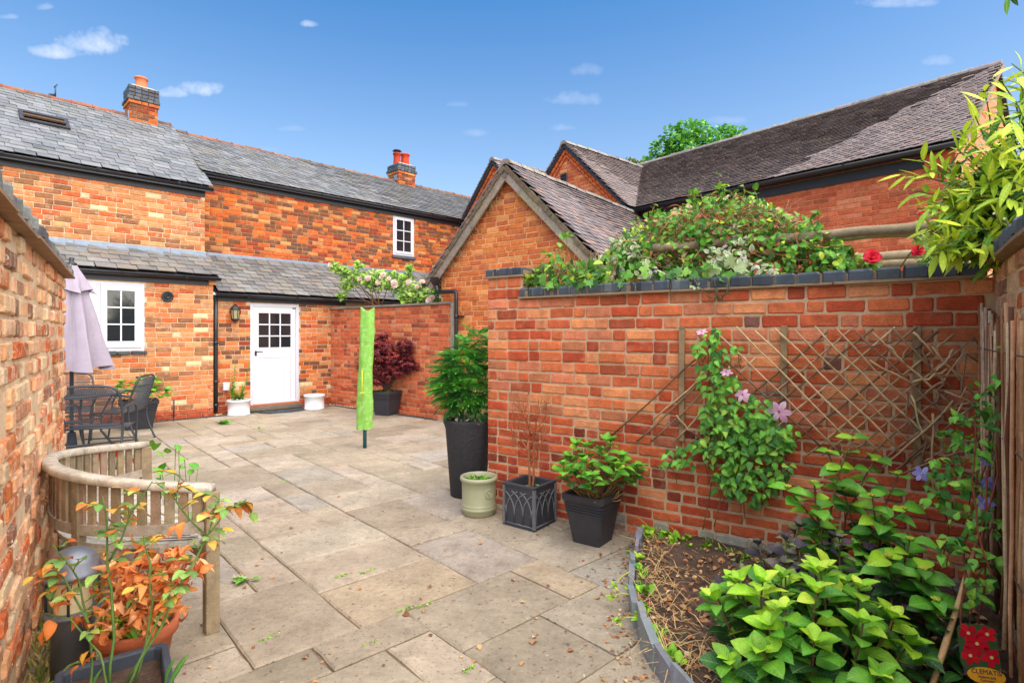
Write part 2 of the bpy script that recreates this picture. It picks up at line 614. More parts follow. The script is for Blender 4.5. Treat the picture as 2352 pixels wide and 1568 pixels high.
class Pl:
    """a vertical plane: point, horizontal direction, normal towards the viewer"""

    def __init__(s, P, d, flip=False):
        s.P = V(P[0], P[1], 0)
        s.d = nrm(V(d[0], d[1], 0))
        s.n = V(s.d[1], -s.d[0], 0) * (-1 if flip else 1)

    def pt(s, a, z, o=0.0):
        return s.P + s.d * a + s.n * o + V(0, 0, z)

    def hit(s, u, v, o=0.0):
        r = ray(u, v)
        t = np.dot(s.P + s.n * o, s.n) / np.dot(r, s.n)
        p = r * t
        return float(np.dot(p - s.P, s.d)), float(p[2] + HC)

    def px(s, u, v, o=0.0):
        a, z = s.hit(u, v, o)
        return s.pt(a, z, o)

    def shift(s, D):
        q = Pl(s.P[:2] - s.n[:2] * D, s.d[:2])
        q.n = s.n
        return q


UP = V(0, 0, 1)


def pbox(mb, pl, s0, s1, z0, z1, o0, o1, col=(1, 1, 1), bev=0.0):
    mb.box(pl.pt((s0 + s1) / 2, (z0 + z1) / 2, (o0 + o1) / 2), s1 - s0, abs(o1 - o0), z1 - z0, pl.d, pl.n, UP, col, bev)


def pick(pal):
    t = sum(w for _, w in pal)
    x = R_() * t
    for c, w in pal:
        x -= w
        if x <= 0: return S(*c)
    return S(*pal[-1][0])


def brick_set(pal, n, m, L, h=.07, fine=False, name='brick', chf=(.009, .007), dim=1.02):
    out = []
    for i in range(n):
        c = jit(pick(pal), .14)
        lum = .3 * c[0] + .55 * c[1] + .15 * c[2]
        c = tuple((x * .97 + lum * .03) * dim * k for x, k in zip(c, (1., 1.1, 1.04)))
        mb = MB()
        bx, bz = .007 / L, .007 / h
        if fine:
            j = lambda a: U_(-a, a)
            cx, cz = chf[0] / L, chf[1] / h
            o = [(-.5, -.5 + cz), (-.5 + cx, -.5), (j(.2), -.5 + abs(j(.05))), (.5 - cx, -.5), (.5, -.5 + cz), (.5, .5 - cz), (.5 - cx, .5), (j(.2), .5 - abs(j(.05))), (-.5 + cx, .5), (-.5, .5 - cz)]
            o = [(x + j(.016), z + j(.05)) for x, z in o]
        else:
            o = [(-.5, -.5), (.5, -.5), (.5, .5), (-.5, .5)]
            o = [(x + U_(-.012, .012), z + U_(-.03, .03)) for x, z in o]
        q = len(o)
        ins = [(x * (1 - 2 * bx), z * (1 - 2 * bz)) for x, z in o]
        vs = [(x, 0, z) for x, z in o] + [(x, .8, z) for x, z in o] + [(x, 1, z) for x, z in ins]
        fs = []
        for r in range(2):
            for k in range(q):
                k2 = (k + 1) % q
                fs.append((r * q + k, r * q + k2, (r + 1) * q + k2, (r + 1) * q + k))
        fs.append(tuple(2 * q + k for k in range(q)))
        mb.add(vs, fs, c)
        if fine:
            cols = []
            for k in range(3 * q):
                cols.append(jit(c, .12))
            mb.c = cols
        out.append(Proto(name, mb, m))
    return out


def sub(iv, a, b):
    out = []
    for x, y in iv:
        if b <= x or a >= y: out.append((x, y)); continue
        if a > x: out.append((x, a))
        if b < y: out.append((b, y))
    return out


def brickwork(items, pl, rows, lim, ps, ph, openings=(), bond='SSH', L=.232, joint=.011, proud=.004, skew=.006, dep=.03, off=0.0):
    """rows [(z0,z1)...] laid on plane pl between lim(zmid) = (s0, s1)"""
    for ri, (z0, z1) in enumerate(rows):
        zm = (z0 + z1) / 2
        lo, hi = lim(zm)
        if hi - lo < .05: continue
        iv = [(lo, hi)]
        for (a, b, c, d) in openings:
            if c < zm < d: iv = sub(iv, a, b)
        x = lo - L * ((ri % 2) * .5 + .02) - (R_() * L if len(bond) > 1 and ri % 3 == 2 else 0)
        k = ri
        while x < hi:
            kind = bond[k % len(bond)]
            if kind == '?': kind = 'H' if R_() < .35 else 'S'
            ln = (L if kind == 'S' else L * .5) * U_(.97, 1.03)
            k += 1
            for (a, b) in iv:
                s0, s1 = max(a, x + joint / 2), min(b, x + ln - joint / 2)
                if s1 - s0 < .035: continue
                h = (z1 - z0) - joint * U_(.75, 1.3)
                q = random.choice(ps if (s1 - s0) > L * .68 else ph)
                o = U_(-proud, proud) + off
                t = U_(-skew, skew)
                cx = (pl.d + UP * t) * (s1 - s0)
                cz = UP * h
                items.append((q, M4(cx, pl.n * dep, cz, pl.pt((s0 + s1) / 2, zm + U_(-.002, .002), o - dep))))
            x += ln


def rowz(z0, z1, h):
    n = max(1, round((z1 - z0) / h))
    return [(z0 + (z1 - z0) * i / n, z0 + (z1 - z0) * (i + 1) / n) for i in range(n)]


def backing(mb, pl, s0, s1, z0, z1, openings=(), thick=.2, o=-.009, col=(1, 1, 1)):
    zs = sorted({z0, z1} | {min(max(z, z0), z1) for q in openings for z in q[2:]})
    for a, b in zip(zs, zs[1:]):
        if b - a < 1e-4: continue
        iv = [(s0, s1)]
        for q in openings:
            if q[2] < (a + b) / 2 < q[3]: iv = sub(iv, q[0], q[1])
        for x, y in iv: pbox(mb, pl, x, y, a, b, o - thick, o, col)


def slate_set(pal, n, m, name, ragged=.03):
    out = []
    for i in range(n):
        c = jit(pick(pal), .07)
        mb = MB()
        j = lambda: U_(-ragged, ragged)
        b0, b1 = j(), j()
        vs = [(-.5, b0, 0), (.5, b1, 0), (.5, 1, 0), (-.5, 1, 0), (-.5, b0, 1), (.5, b1, 1), (.5, 1, 1), (-.5, 1, 1)]
        if R_() < .25: vs[0] = (-.46, b0 + .04, 0); vs[4] = (-.46, b0 + .04, 1)
        mb.add(vs, [(4, 5, 6, 7), (0, 4, 7, 3), (1, 2, 6, 5), (0, 1, 5, 4), (0, 3, 2, 1)], c)
        out.append(Proto(name, mb, m))
    return out


def roofing(items, E, d, w, rows, expo, width, srange, protos, thick=.008, lap=1.8, gap=.006, wj=.08, rise=4.0):
    d, w = nrm(d), nrm(w)
    n = nrm(np.cross(d, w))
    if n[2] < 0: n = -n
    for i in range(rows):
        lo, hi = srange(i * expo)
        x = lo - (i % 2) * width * .5 - R_() * width * .12
        while x < hi:
            ww = width * U_(1 - wj, 1 + wj)
            a, b = max(x + gap / 2, lo), min(x + ww - gap / 2, hi)
            x += ww
            if b - a < .03: continue
            ln = expo * lap
            y0 = i * expo + U_(-.012, .012) * expo / .15
            o = E + d * ((a + b) / 2) + w * y0 + n * thick * (rise * 1.05)
            cy = w * ln - n * thick * rise + d * U_(-.006, .006)
            items.append((random.choice(protos), M4(d * (b - a), cy, n * thick * U_(.85, 1.25), o)))


def ridge_set(pal, n, m, r=.1, seg=8, name='ridge_tile'):
    out = []
    for i in range(n):
        c = jit(pick(pal), .15)
        mb = MB()
        vs = []
        for x, k in ((-.5, 1.0), (.42, 1.0), (.42, 1.12), (.5, 1.12)):
            for j in range(seg + 1):
                th = math.pi * j / seg
                vs.append((x, -math.cos(th) * k, math.sin(th) * k * .8))
        fs = []
        for a in range(3):
            for j in range(seg):
                fs.append((a * (seg + 1) + j, a * (seg + 1) + j + 1, (a + 1) * (seg + 1) + j + 1, (a + 1) * (seg + 1) + j))
        fs.append(tuple(range(seg + 1)))
        fs.append(tuple(3 * (seg + 1) + j for j in range(seg + 1))[::-1])
        mb.add(vs, fs, c)
        out.append(Proto(name, mb, m))
    return out


def ridge(items, p0, p1, protos, ln=.32, r=.1, sag=0.0):
    p0, p1 = V(*p0), V(*p1)
    D = np.linalg.norm(p1 - p0)
    n = max(1, round(D / ln))
    a = nrm(p1 - p0)
    side = nrm(np.cross(UP, a))
    for i in range(n):
        t = (i + .5) / n
        o = p0 + (p1 - p0) * t + UP * (U_(-.008, .008) - sag * math.sin(math.pi * t)) + side * U_(-.006, .006)
        tilt = U_(-.012, .012)
        items.append((random.choice(protos), M4((a + UP * tilt) * D / n, side * r, UP * r, o)))


def gutter(parent, p0, p1, r=.055, step=.9, m=None):
    m = m or M_BLACK
    p0, p1 = V(*p0), V(*p1)
    a = nrm(p1 - p0)
    side = nrm(np.cross(a, UP))
    mb = MB()
    seg = 10
    prof = [(-math.cos(math.pi * k / seg) * r, -math.sin(math.pi * k / seg) * r) for k in range(seg + 1)]
    prof += [(-math.cos(math.pi * k / seg) * (r - .006), -math.sin(math.pi * k / seg) * (r - .006)) for k in range(seg, -1, -1)]
    rings = [[p + side * x + UP * z for x, z in prof] for p in (p0, p1)]
    mb.ring4(rings, capb=True, capt=True)
    mb.sm = [True] * (len(mb.f) - 2) + [False] * 2
    for p in (p0, p1):                      # stop ends
        mb.prism([p + side * x + UP * z - a * .004 for x, z in prof[:seg + 1]], a * .008)
    g = part('gutter', mb, m, parent)
    n = int(np.linalg.norm(p1 - p0) / step)
    for i in range(1, n + 1):
        c = p0 + a * step * (i - .4)
        b = MB()
        R2 = r + .006
        pr = [(-math.cos(math.pi * k / seg) * R2, -math.sin(math.pi * k / seg) * R2) for k in range(seg + 1)]
        b.ring4([[c + side * x + UP * (z + .004) + a * t for x, z in pr] for t in (-.02, .02)], closed=False)
        b.box(c + UP * .004 - side * 0, .04, 2 * R2, .006, a, side, UP)
        part('gutter_bracket', b, m, g)
    return g


def sash(parent, pl, s0, s1, z0, z1, nx, ny, o, bar=.045, mun=.02, m=None):
    """glazed leaf: frame part with one pane each"""
    m = m or M_WHITE
    mb = MB()
    for (a, b, c, d) in ((s0, s0 + bar, z0, z1), (s1 - bar, s1, z0, z1), (s0 + bar, s1 - bar, z0, z0 + bar * 1.25), (s0 + bar, s1 - bar, z1 - bar, z1)):
        pbox(mb, pl, a, b, c, d, o - .04, o, bev=.004)
    a, b, c, d = s0 + bar, s1 - bar, z0 + bar * 1.25, z1 - bar
    for i in range(1, nx):
        x = a + (b - a) * i / nx
        pbox(mb, pl, x - mun / 2, x + mun / 2, c, d, o - .034, o - .006, bev=.003)
    for j in range(1, ny):
        z = c + (d - c) * j / ny
        pbox(mb, pl, a, b, z - mun / 2, z + mun / 2, o - .034, o - .004, bev=.003)
    return mb, (a, b, c, d, nx, ny, mun)


def panes(parent, pl, spec, o):
    a, b, c, d, nx, ny, mun = spec
    for i in range(nx):
        for j in range(ny):
            g = MB()
            pbox(g, pl, a + (b - a) * i / nx + (mun / 2 if i else 0), a + (b - a) * (i + 1) / nx - (mun / 2 if i < nx - 1 else 0),
                 c + (d - c) * j / ny + (mun / 2 if j else 0), c + (d - c) * (j + 1) / ny - (mun / 2 if j < ny - 1 else 0), o - .026, o - .018)
            part('pane', g, M_GLASS, parent)


# ------------------------------------------------------------------ brick, slate and tile palettes
PAL_A = [((214, 142, 96), 5), ((210, 124, 76), 5), ((204, 108, 60), 4), ((190, 88, 48), 2.4), ((146, 92, 62), 1.8), ((224, 182, 140), 1.8), ((206, 84, 38), 1), ((176, 118, 84), 2), ((128, 88, 70), .6)]
PAL_B = [((216, 107, 39), 5), ((198, 88, 35), 4), ((172, 74, 37), 3), ((124, 72, 49), 2.6), ((104, 68, 54), 1.1), ((150, 59, 39), 1.6), ((206, 128, 75), 1.6), ((168, 114, 69), 1.2)]
PAL_W = [((206, 104, 62), 5), ((196, 90, 52), 4), ((216, 132, 86), 4), ((184, 74, 42), 2.6), ((158, 70, 44), 1.2), ((200, 114, 80), 1.2), ((120, 78, 66), .2), ((210, 90, 36), .8)]
PAL_W2 = [((184, 74, 43), 5), ((168, 64, 41), 4), ((196, 90, 52), 3), ((136, 57, 41), 2), ((190, 103, 75), .8)]
PAL_L = [((232, 176, 136), 4.5), ((226, 156, 114), 4), ((208, 118, 72), 2.6), ((230, 190, 150), 2.4), ((184, 126, 96), 1.6), ((206, 100, 52), 1), ((150, 104, 84), .6)]
PAL_G = [((212, 119, 62), 5), ((204, 105, 54), 4), ((196, 95, 54), 3), ((218, 136, 79), 2), ((182, 93, 58), 1)]
PAL_H = [((190, 87, 54), 5), ((200, 101, 66), 4), ((180, 76, 47), 3), ((206, 119, 84), 1.6), ((172, 87, 60), 1.2)]
PAL_C = [((204, 101, 62), 5), ((192, 87, 54), 4), ((212, 126, 81), 3), ((170, 74, 47), 2), ((198, 121, 94), 2), ((136, 68, 49), 1)]
PAL_P = [((178, 76, 47), 5), ((166, 68, 43), 4), ((188, 87, 54), 3)]
PAL_BLUE = [((66, 70, 80), 5), ((78, 82, 90), 3), ((56, 60, 70), 3), ((90, 88, 88), 1.5)]
PAL_SL = [((114, 116, 118), 5), ((106, 108, 110), 4), ((126, 128, 129), 3), ((94, 96, 98), 1.8), ((120, 119, 115), 1.2)]
PAL_SL2 = [((112, 112, 110), 5), ((104, 104, 102), 4), ((124, 123, 120), 3), ((92, 92, 91), 1.8), ((118, 113, 104), 1.2)]
PAL_TG = [((142, 131, 131), 5), ((132, 121, 122), 4), ((152, 139, 136), 3), ((122, 113, 115), 2), ((154, 132, 122), .8)]
PAL_TH = [((138, 124, 120), 5), ((128, 115, 112), 4), ((147, 133, 128), 3), ((118, 106, 104), 1.5), ((140, 118, 108), 1)]
PAL_RD = [((142, 92, 70), 4), ((128, 84, 66), 3), ((116, 88, 74), 2), ((100, 82, 68), 2)]

BA_S, BA_H = brick_set(PAL_A, 26, M_LIME, .225), brick_set(PAL_A, 16, M_LIME, .11)
BB_S, BB_H = brick_set(PAL_B, 26, M_BRICK, .225), brick_set(PAL_B, 16, M_BRICK, .11)
BW_S, BW_H = brick_set(PAL_W, 30, M_BRICK, .225, fine=True), brick_set(PAL_W, 18, M_BRICK, .11, fine=True)
BW2_S, BW2_H = brick_set(PAL_W2, 24, M_BRICK, .225, .065, fine=True), brick_set(PAL_W2, 16, M_BRICK, .11, .065, fine=True)
BL_S, BL_H = brick_set(PAL_L, 30, M_LIME2, .225, fine=True, dim=1.), brick_set(PAL_L, 18, M_LIME2, .11, fine=True, dim=1.)
BGY = brick_set([((150, 138, 126), 4), ((170, 158, 146), 3), ((128, 104, 92), 2)], 8, M_LIME, .225, fine=True)
BG_S, BG_H = brick_set(PAL_G, 20, M_BRICK, .225), brick_set(PAL_G, 14, M_BRICK, .11)
BH_S, BH_H = brick_set(PAL_H, 20, M_BRICK, .225), brick_set(PAL_H, 10, M_BRICK, .11)
BC_S, BC_H = brick_set(PAL_C, 24, M_BRICK, .225), brick_set(PAL_C, 16, M_BRICK, .11)
BP_S, BP_H = brick_set(PAL_P, 10, M_BRICK, .225), brick_set(PAL_P, 8, M_BRICK, .11)
BKC = brick_set(PAL_BLUE, 14, M_DARK, .12, .28, fine=True, chf=(.009, .012))
BK_S, BK_H = brick_set(PAL_BLUE, 14, M_DARK, .12, .065, fine=True), brick_set(PAL_BLUE, 8, M_DARK, .11)
SL_A = slate_set(PAL_SL, 24, M_SLATE, 'slate')
SL_B = slate_set(PAL_SL2, 24, M_SLATE, 'slate')
TL_G = slate_set(PAL_TG, 20, M_TILE, 'roof_tile', .02)
TL_H = slate_set(PAL_TH, 20, M_TILE, 'roof_tile', .02)
TL_M = slate_set(PAL_TH, 12, M_TILE2, 'roof_tile', .02)
RD = ridge_set(PAL_RD, 10, M_RIDGE)
RDG = ridge_set([((140, 132, 128), 3), ((122, 114, 112), 2), ((156, 146, 138), 1)], 8, M_RIDGE)
MO_A, MO_B, MO_W, MO_L, MO_G, MO_H, MO_C = S(204, 180, 148), S(178, 132, 92), S(200, 168, 134), S(214, 186, 150), S(226, 178, 128), S(206, 142, 106), S(190, 148, 116)

# ------------------------------------------------------------------ ground sheet
g = MB()
g.add([(-400, -60, -.06), (400, -60, -.06), (400, 900, -.06), (-400, 900, -.06)], [(0, 1, 2, 3)])
struct('ground', g, M_EARTH)

# ------------------------------------------------------------------ the long house: facade frame
FA = Pl((-5.319, 9.84), (.713, .701))
FA.n = V(.701, -.713, 0)
FD = lambda D: FA.shift(D)
fp = lambda s, D, z: FA.pt(s, z, -D)


def gabled_roof_deck(s0, s1, De, ze, Dr, zr, t=.06):
    """prism under the slates, both slopes"""
    mb = MB()
    Db = 2 * Dr - De
    poly = [(De, ze), (Dr, zr), (Db, ze), (Db, ze - t), (Dr, zr - t * 1.2), (De, ze - t)]
    mb.prism([fp(s0, D, z) for D, z in poly], FA.d * (s1 - s0), (.3, .3, .32))
    return mb


def chimney(house, s0, s1, D0, D1, zb, zn, zt, pots, side_over=.03):
    ch = MB()
    pl = FD(D0)
    pbox(ch, pl, s0 + .01, s1 - .01, zb - .5, zt - .01, -(D1 - D0) + .01, -.009, MO_B)
    c = part('chimney', ch, M_MORT, house)
    it = []
    faces = [(pl, s0, s1)]
    side = Pl(pl.pt(s0, 0)[:2] - pl.n[:2] * (D1 - D0), pl.n[:2]); side.n = -pl.d
    side2 = Pl(pl.pt(s1, 0)[:2] - pl.n[:2] * (D1 - D0), pl.n[:2]); side2.n = pl.d
    faces += [(side, 0, D1 - D0), (side2, 0, D1 - D0)]
    for q, a, b in faces:
        brickwork(it, q, rowz(zb - .1, zn, .075), lambda z, a=a, b=b: (a, b), BB_S, BB_H, bond='S', off=0.002)
        brickwork(it, q, rowz(zn, zn + .075, .075), lambda z, a=a, b=b: (a - .025, b + .025), BG_S, BG_H, bond='SH', off=.027)
        brickwork(it, q, rowz(zn + .075, zn + .15, .075), lambda z, a=a, b=b: (a - .045, b + .045), BK_H, BK_H, bond='H', off=.045)
        brickwork(it, q, rowz(zn + .15, zt, .075), lambda z, a=a, b=b: (a - .02, b + .02), BK_H, BK_H, bond='H', off=.022)
    pieces('brick', it, c)
    lead = MB()
    pbox(lead, pl, s0 - .04, s1 + .04, zb - .16, zb - .01, -.02, .012)
    for k in range(4):      # stepped side flashing
        lead.box(side.pt(.06 + k * .12, zb - .02 + k * .075, .01), .15, .02, .16, side.d, side.n, UP)
    part('flashing', lead, M_LEAD, c)
    fl = MB()
    cs = pl.pt((s0 + s1) / 2, zt, -(D1 - D0) / 2)
    w = (s1 - s0)
    fl.ring4([[cs + pl.d * i * w * k + pl.n * j * (D1 - D0) * k + UP * h for i, j in ((-.5, -.5), (.5, -.5), (.5, .5), (-.5, .5))] for k, h in ((1.04, -.005), (.7, .05))], (.42, .38, .3), capt=True)
    part('mortar_flaunching', fl, M_MORT, c)
    for (ds, dD, r, h, capd) in pots:
        p = cs + pl.d * ds - pl.n * dD
        b = MB()
        b.lathe([(r * .98, 0), (r, .02), (r * .93, h * .5), (r * .92, h * .84), (r * 1.12, h * .87), (r * 1.12, h * .96), (r * 1.0, h), (r * .8, h), (r * .78, h * .6), (.001, h * .55)], p + UP * .02, 20, S(*capd))
        po = part('chimney_pot', b, M_POTC, c)
        if capd[0] < 190:
            k = MB()
            k.lathe([(r * .8, h + .0), (r * .8, h + .05), (r * 1.25, h + .055), (r * .9, h + .09), (.002, h + .1)], p + UP * .02, 16, (.05, .05, .06))
            part('cowl', k, M_BLACK, po)
    return c


M_POTC = mat('chimney_clay', rough=.75, var=.15, vs=9, bump=.2, bs=40, spec=.3)

# ---- left range
HA = thing('brick_house', 'pale mottled brick cottage range with slate roof, skylight and grey umbrella before it', 'house', fp(-3, .8, 0))
wl = MB()
A1, A2 = FD(0), FD(.5)
WIN_A = (-2.27, -1.039, 1.184, 2.29)
SA = -4.6
backing(wl, A1, SA, 0, -.05, 2.4, [WIN_A], .3, col=MO_A)
backing(wl, A2, SA, 0, 2.38, 4.08, (), .3, col=MO_A)
ew = Pl(fp(0, 0, 0)[:2], -FA.n[:2]); ew.n = FA.d
wl.prism([fp(-.3, .8, -.05), fp(-.3, 5.8, -.05), fp(-.3, 5.8, 4.1), fp(-.3, 3.2, 5.9), fp(-.3, .8, 4.2)], FA.d * .29, MO_A)
wa = part('wall', wl, M_MORT, HA)
it = []
brickwork(it, A1, rowz(.16, 2.40, .083), lambda z: (SA, 0), BA_S, BA_H, [WIN_A], 'SSSH', proud=.004)
brickwork(it, A1, rowz(0, .16, .08), lambda z: (SA, 0), BP_S, BP_H, (), 'S', off=.014)
brickwork(it, A2, rowz(2.9, 4.08, .083), lambda z: (SA, 0), BA_S, BA_H, (), 'SSSH')
pieces('brick', it, wa, rest='brickwork')
# lean-to roof
rd = MB()
rd.prism([fp(SA, -.14, 2.46), fp(SA, .5, 2.86), fp(SA, .5, 2.80), fp(SA, -.14, 2.42)], FA.d * (-SA + .05), (.1, .1, .11))
lr = part('lean_to_roof', rd, M_BOARD, HA)
it = []
w = nrm(fp(0, .5, 2.88) - fp(0, -.17, 2.47))
roofing(it, fp(0, -.17, 2.465), FA.d, w, 5, .16, .27, lambda y: (SA, .07), SL_B, thick=.009)
pieces('slate', it, lr)
fl = MB()
x = SA
while x < 0:
    L_ = min(1.35, .02 - x)
    pbox(fl, A2, x, x + L_ - .008, 2.84, 2.975, .004, .012)
    fl.prism([fp(x, .49, 2.90), fp(x, .36, 2.825), fp(x, .36, 2.837), fp(x, .49, 2.914)], FA.d * (L_ - .008))
    x += L_
part('flashing', fl, M_LEAD, lr)
fb = MB()
pbox(fb, A1, SA, -.09, 2.315, 2.43, .0, .022)
part('fascia', fb, M_BOARD, HA)
cb = MB(); pbox(cb, A1, -.085, .03, 2.33, 2.42, .0, .05, S(206, 142, 96)); part('corbel_brick', cb, M_BRICK, HA)
gutter(HA, fp(SA, -.115, 2.452), fp(.08, -.115, 2.448), .055)
# main roof
part('roof', gabled_roof_deck(SA - .1, .06, .36, 4.12, 3.2, 6.0), M_BOARD, HA)
roofA = bpy.data.objects[-1] if False else [o for o in sc.objects if o.parent == HA and o.name.startswith('roof')][0]
it = []
wA = nrm(fp(0, 3.2, 6.01) - fp(0, .33, 4.12))
lenA = float(np.linalg.norm(fp(0, 3.2, 6.01) - fp(0, .33, 4.12)))
roofing(it, fp(0, .33, 4.135), FA.d, wA, int(lenA / .17), .17, .26, lambda y: (SA - .1, .09), SL_A, thick=.008)
pieces('slate', it, roofA, rest='slate_field')
it = []
ridge(it, fp(SA - .1, 3.2, 6.0), fp(.06, 3.2, 6.0), RD, .34, .11)
pieces('ridge_tile', it, roofA)
fb = MB(); pbox(fb, A2, SA, .0, 3.975, 4.11, .0, .024); part('fascia', fb, M_BOARD, HA)
gutter(HA, fp(SA, .385, 4.135), fp(.1, .385, 4.135), .058, 1.15)
chimney(HA, -.735, -.235, 2.93, 3.45, 5.80, 6.24, 6.62, [(.0, 0, .115, .27, (214, 124, 84))])
an = MB()   # broken aerial stub on the ridge
pa = fp(-1.9, 3.2, 6.08)
an.tube([pa, pa + V(.0, 0, .22)], .012, 6); an.tube([pa + V(-.03, 0, .19), pa + V(.04, 0, .25)], .01, 5); an.box(pa + V(-.06, 0, .02), .1, .06, .07)
part('aerial_bracket', an, M_METAL, HA)
# window
w0, w1, z0, z1 = WIN_A
fr = MB()
for (a, b, c, d) in ((w0, w0 + .05, z0, z1), (w1 - .05, w1, z0, z1), (w0 + .05, w1 - .05, z1 - .05, z1), (w0 + .05, w1 - .05, z0, z0 + .05), ((w0 + w1) / 2 - .025, (w0 + w1) / 2 + .025, z0 + .05, z1 - .05)):
    pbox(fr, A1, a, b, c, d, -.07, -.005, bev=.004)
wm = part('window', fr, M_FRAME, HA)
for a, b in ((w0 + .052, (w0 + w1) / 2 - .027), ((w0 + w1) / 2 + .027, w1 - .052)):
    mb, sp = sash(wm, A1, a, b, z0 + .052, z1 - .052, 2, 3, .012, .085, .022)
    so = part('sash', mb, M_WHITE, wm)
    panes(wm, A1, sp, .012)
it = []
brickwork(it, A1, [(z0 - .07, z0)], lambda z: (w0 - .05, w1 + .03), BK_S, BK_S, (), 'S', L=.18, off=.045, dep=.06)
pieces('sill_brick', it, wm)
# round wall vent
s_, z_ = A1.hit(384, 681)
vb = MB()
cpt = A1.pt(s_, z_, 0)
ringv = []
for (r, o) in ((.085, .004), (.09, .03), (.078, .04), (.06, .04), (.055, .02), (.045, .02), (.04, .05), (.028, .052), (.024, .03), (.001, .03)):
    ringv.append([cpt + A1.d * r * math.cos(t) + UP * r * math.sin(t) + A1.n * o for t in [2 * math.pi * k / 24 for k in range(24)]])
vb.ring4(ringv)
vb.sm = [True] * len(vb.f)
part('wall_vent', vb, M_BLACK, HA)
pb = MB(); a_, b_ = A1.hit(300 + 352, 940) if False else (-.62, .33)
pb.tube([A1.pt(-.62, .02, .02), A1.pt(-.62, .34, .02)], .012, 8)
part('pipe_stub', pb, M_METAL, HA)
# skylight: open roof window
sk = MB()
cS = [-2.50, -1.83]
y0, y1 = .36, .78
Er = fp(0, .33, 4.135)
nA = nrm(np.cross(FA.d, wA)); nA = nA if nA[2] > 0 else -nA
def rp(s, y, o=0): return Er + FA.d * s + wA * y + nA * o
Y0, Y1 = 1.62, 2.02
for (a, b, c, d) in ((cS[0], cS[0] + .06, Y0, Y1), (cS[1] - .06, cS[1], Y0, Y1), (cS[0], cS[1], Y1 - .02, Y1 + .06), (cS[0], cS[1], Y0 - .05, Y0 + .01)):
    sk.box(rp((a + b) / 2, (c + d) / 2, .05), b - a, d - c, .07, FA.d, wA, nA, S(86, 88, 92), .004)
sky_o = part('skylight', sk, M_BOARD, HA)
sg = MB(); sg.box(rp((cS[0] + cS[1]) / 2, (Y0 + Y1) / 2, .022), cS[1] - cS[0] - .1, Y1 - Y0 - .01, .008, FA.d, wA, nA); part('pane', sg, M_GLASS, sky_o)
sg = MB()
for yy, hh in ((Y0 + .12, .10), (Y0 + .26, .055)): sg.box(rp((cS[0] + cS[1]) / 2, yy, hh), cS[1] - cS[0] - .1, .045, .03, FA.d, wA, nA, S(96, 70, 50))
sg.box(rp((cS[0] + cS[1]) / 2, Y0 + .19, .085), cS[1] - cS[0] - .12, .1, .02, FA.d, wA, nA, S(90, 70, 52))
part('tilted_sash', sg, M_GREYW, sky_o)

# ---- right range
HB = thing('brick_house', 'orange brick house range with white stable door, long slate roof and twin-pot chimney', 'house', fp(4, 1.2, 0))
B1, B2 = FD(.12), FD(1.05)
DOOR = (.672, 1.605, .085, 2.04)
WIN_B = (4.372, 4.989, 3.42, 4.40)
SB = 8.55
wl = MB()
backing(wl, B1, 0.005, 5.6, -.05, 2.16, [DOOR], .3, col=MO_A)
backing(wl, B2, 0.005, SB, 2.3, 4.5, [WIN_B], .3, col=MO_B)
wl.prism([fp(SB - .3, 1.36, -.05), fp(SB - .3, 5.3, -.05), fp(SB - .3, 5.3, 4.5), fp(SB - .3, 3.2, 5.8), fp(SB - .3, 1.36, 4.6)], FA.d * .29, MO_B)
wb = part('wall', wl, M_MORT, HB)
it = []
brickwork(it, B1, rowz(.16, 2.16, .083), lambda z: (.01, 2.5), BA_S[:13] + BB_S[:13] + BG_S[:6], BA_H[:8] + BB_H[:8], [DOOR], 'SSH')
brickwork(it, B1, rowz(0, .16, .08), lambda z: (.01, 2.5), BP_S, BP_H, [DOOR[:2] + (-.1, .2)], 'S', off=.014)
brickwork(it, B2, rowz(2.94, 4.50, .083), lambda z: (.01, SB), BB_S, BB_H, [WIN_B], 'SSH')
pieces('brick', it, wb, rest='brickwork')
rd = MB()
rd.prism([fp(.04, -.02, 2.19), fp(.04, 1.05, 2.94), fp(.04, 1.05, 2.88), fp(.04, -.02, 2.15)], FA.d * 5.6, (.1, .1, .11))
lr = part('lean_to_roof', rd, M_BOARD, HB)
it = []
pE, pT = fp(0, -.055, 2.195), fp(0, 1.05, 2.965)
w = nrm(pT - pE)
roofing(it, pE, FA.d, w, 9, .14, .25, lambda y: (.06, 5.6), SL_B, thick=.009)
pieces('slate', it, lr, rest='slate_field')
fl = MB()
x = .02
while x < 5.6:
    L_ = min(1.5, 5.6 - x)
    pbox(fl, B2, x, x + L_ - .008, 2.92, 3.045, .004, .012)
    fl.prism([fp(x, 1.04, 2.965), fp(x, .9, 2.885), fp(x, .9, 2.9), fp(x, 1.04, 2.98)], FA.d * (L_ - .008))
    x += L_
part('flashing', fl, M_LEAD, lr)
fb = MB(); pbox(fb, B1, .02, 2.6, 2.06, 2.165, .0, .024); part('fascia', fb, M_BOARD, HB)
gutter(HB, fp(.06, .005, 2.185), fp(5.2, .005, 2.175), .055)
part('roof', gabled_roof_deck(.06, SB + .05, .91, 4.54, 3.2, 5.90), M_BOARD, HB)
roofB = [o for o in sc.objects if o.parent == HB and o.name.startswith('roof')][0]
it = []
e0, e1 = fp(0, .88, 4.545), fp(0, 3.2, 5.92)
wB = nrm(e1 - e0); lB = float(np.linalg.norm(e1 - e0))
roofing(it, e0, FA.d, wB, int(lB / .14), .14, .235, lambda y: (.05, SB + .06), SL_A[:8] + SL_B, thick=.008)
pieces('slate', it, roofB, rest='slate_field')
it = []
ridge(it, fp(.06, 3.2, 5.9), fp(SB + .05, 3.2, 5.9), RD, .32, .10, .02)
pieces('ridge_tile', it, roofB)
fb = MB(); pbox(fb, B2, .02, SB, 4.39, 4.52, .0, .024); part('fascia', fb, M_BOARD, HB)
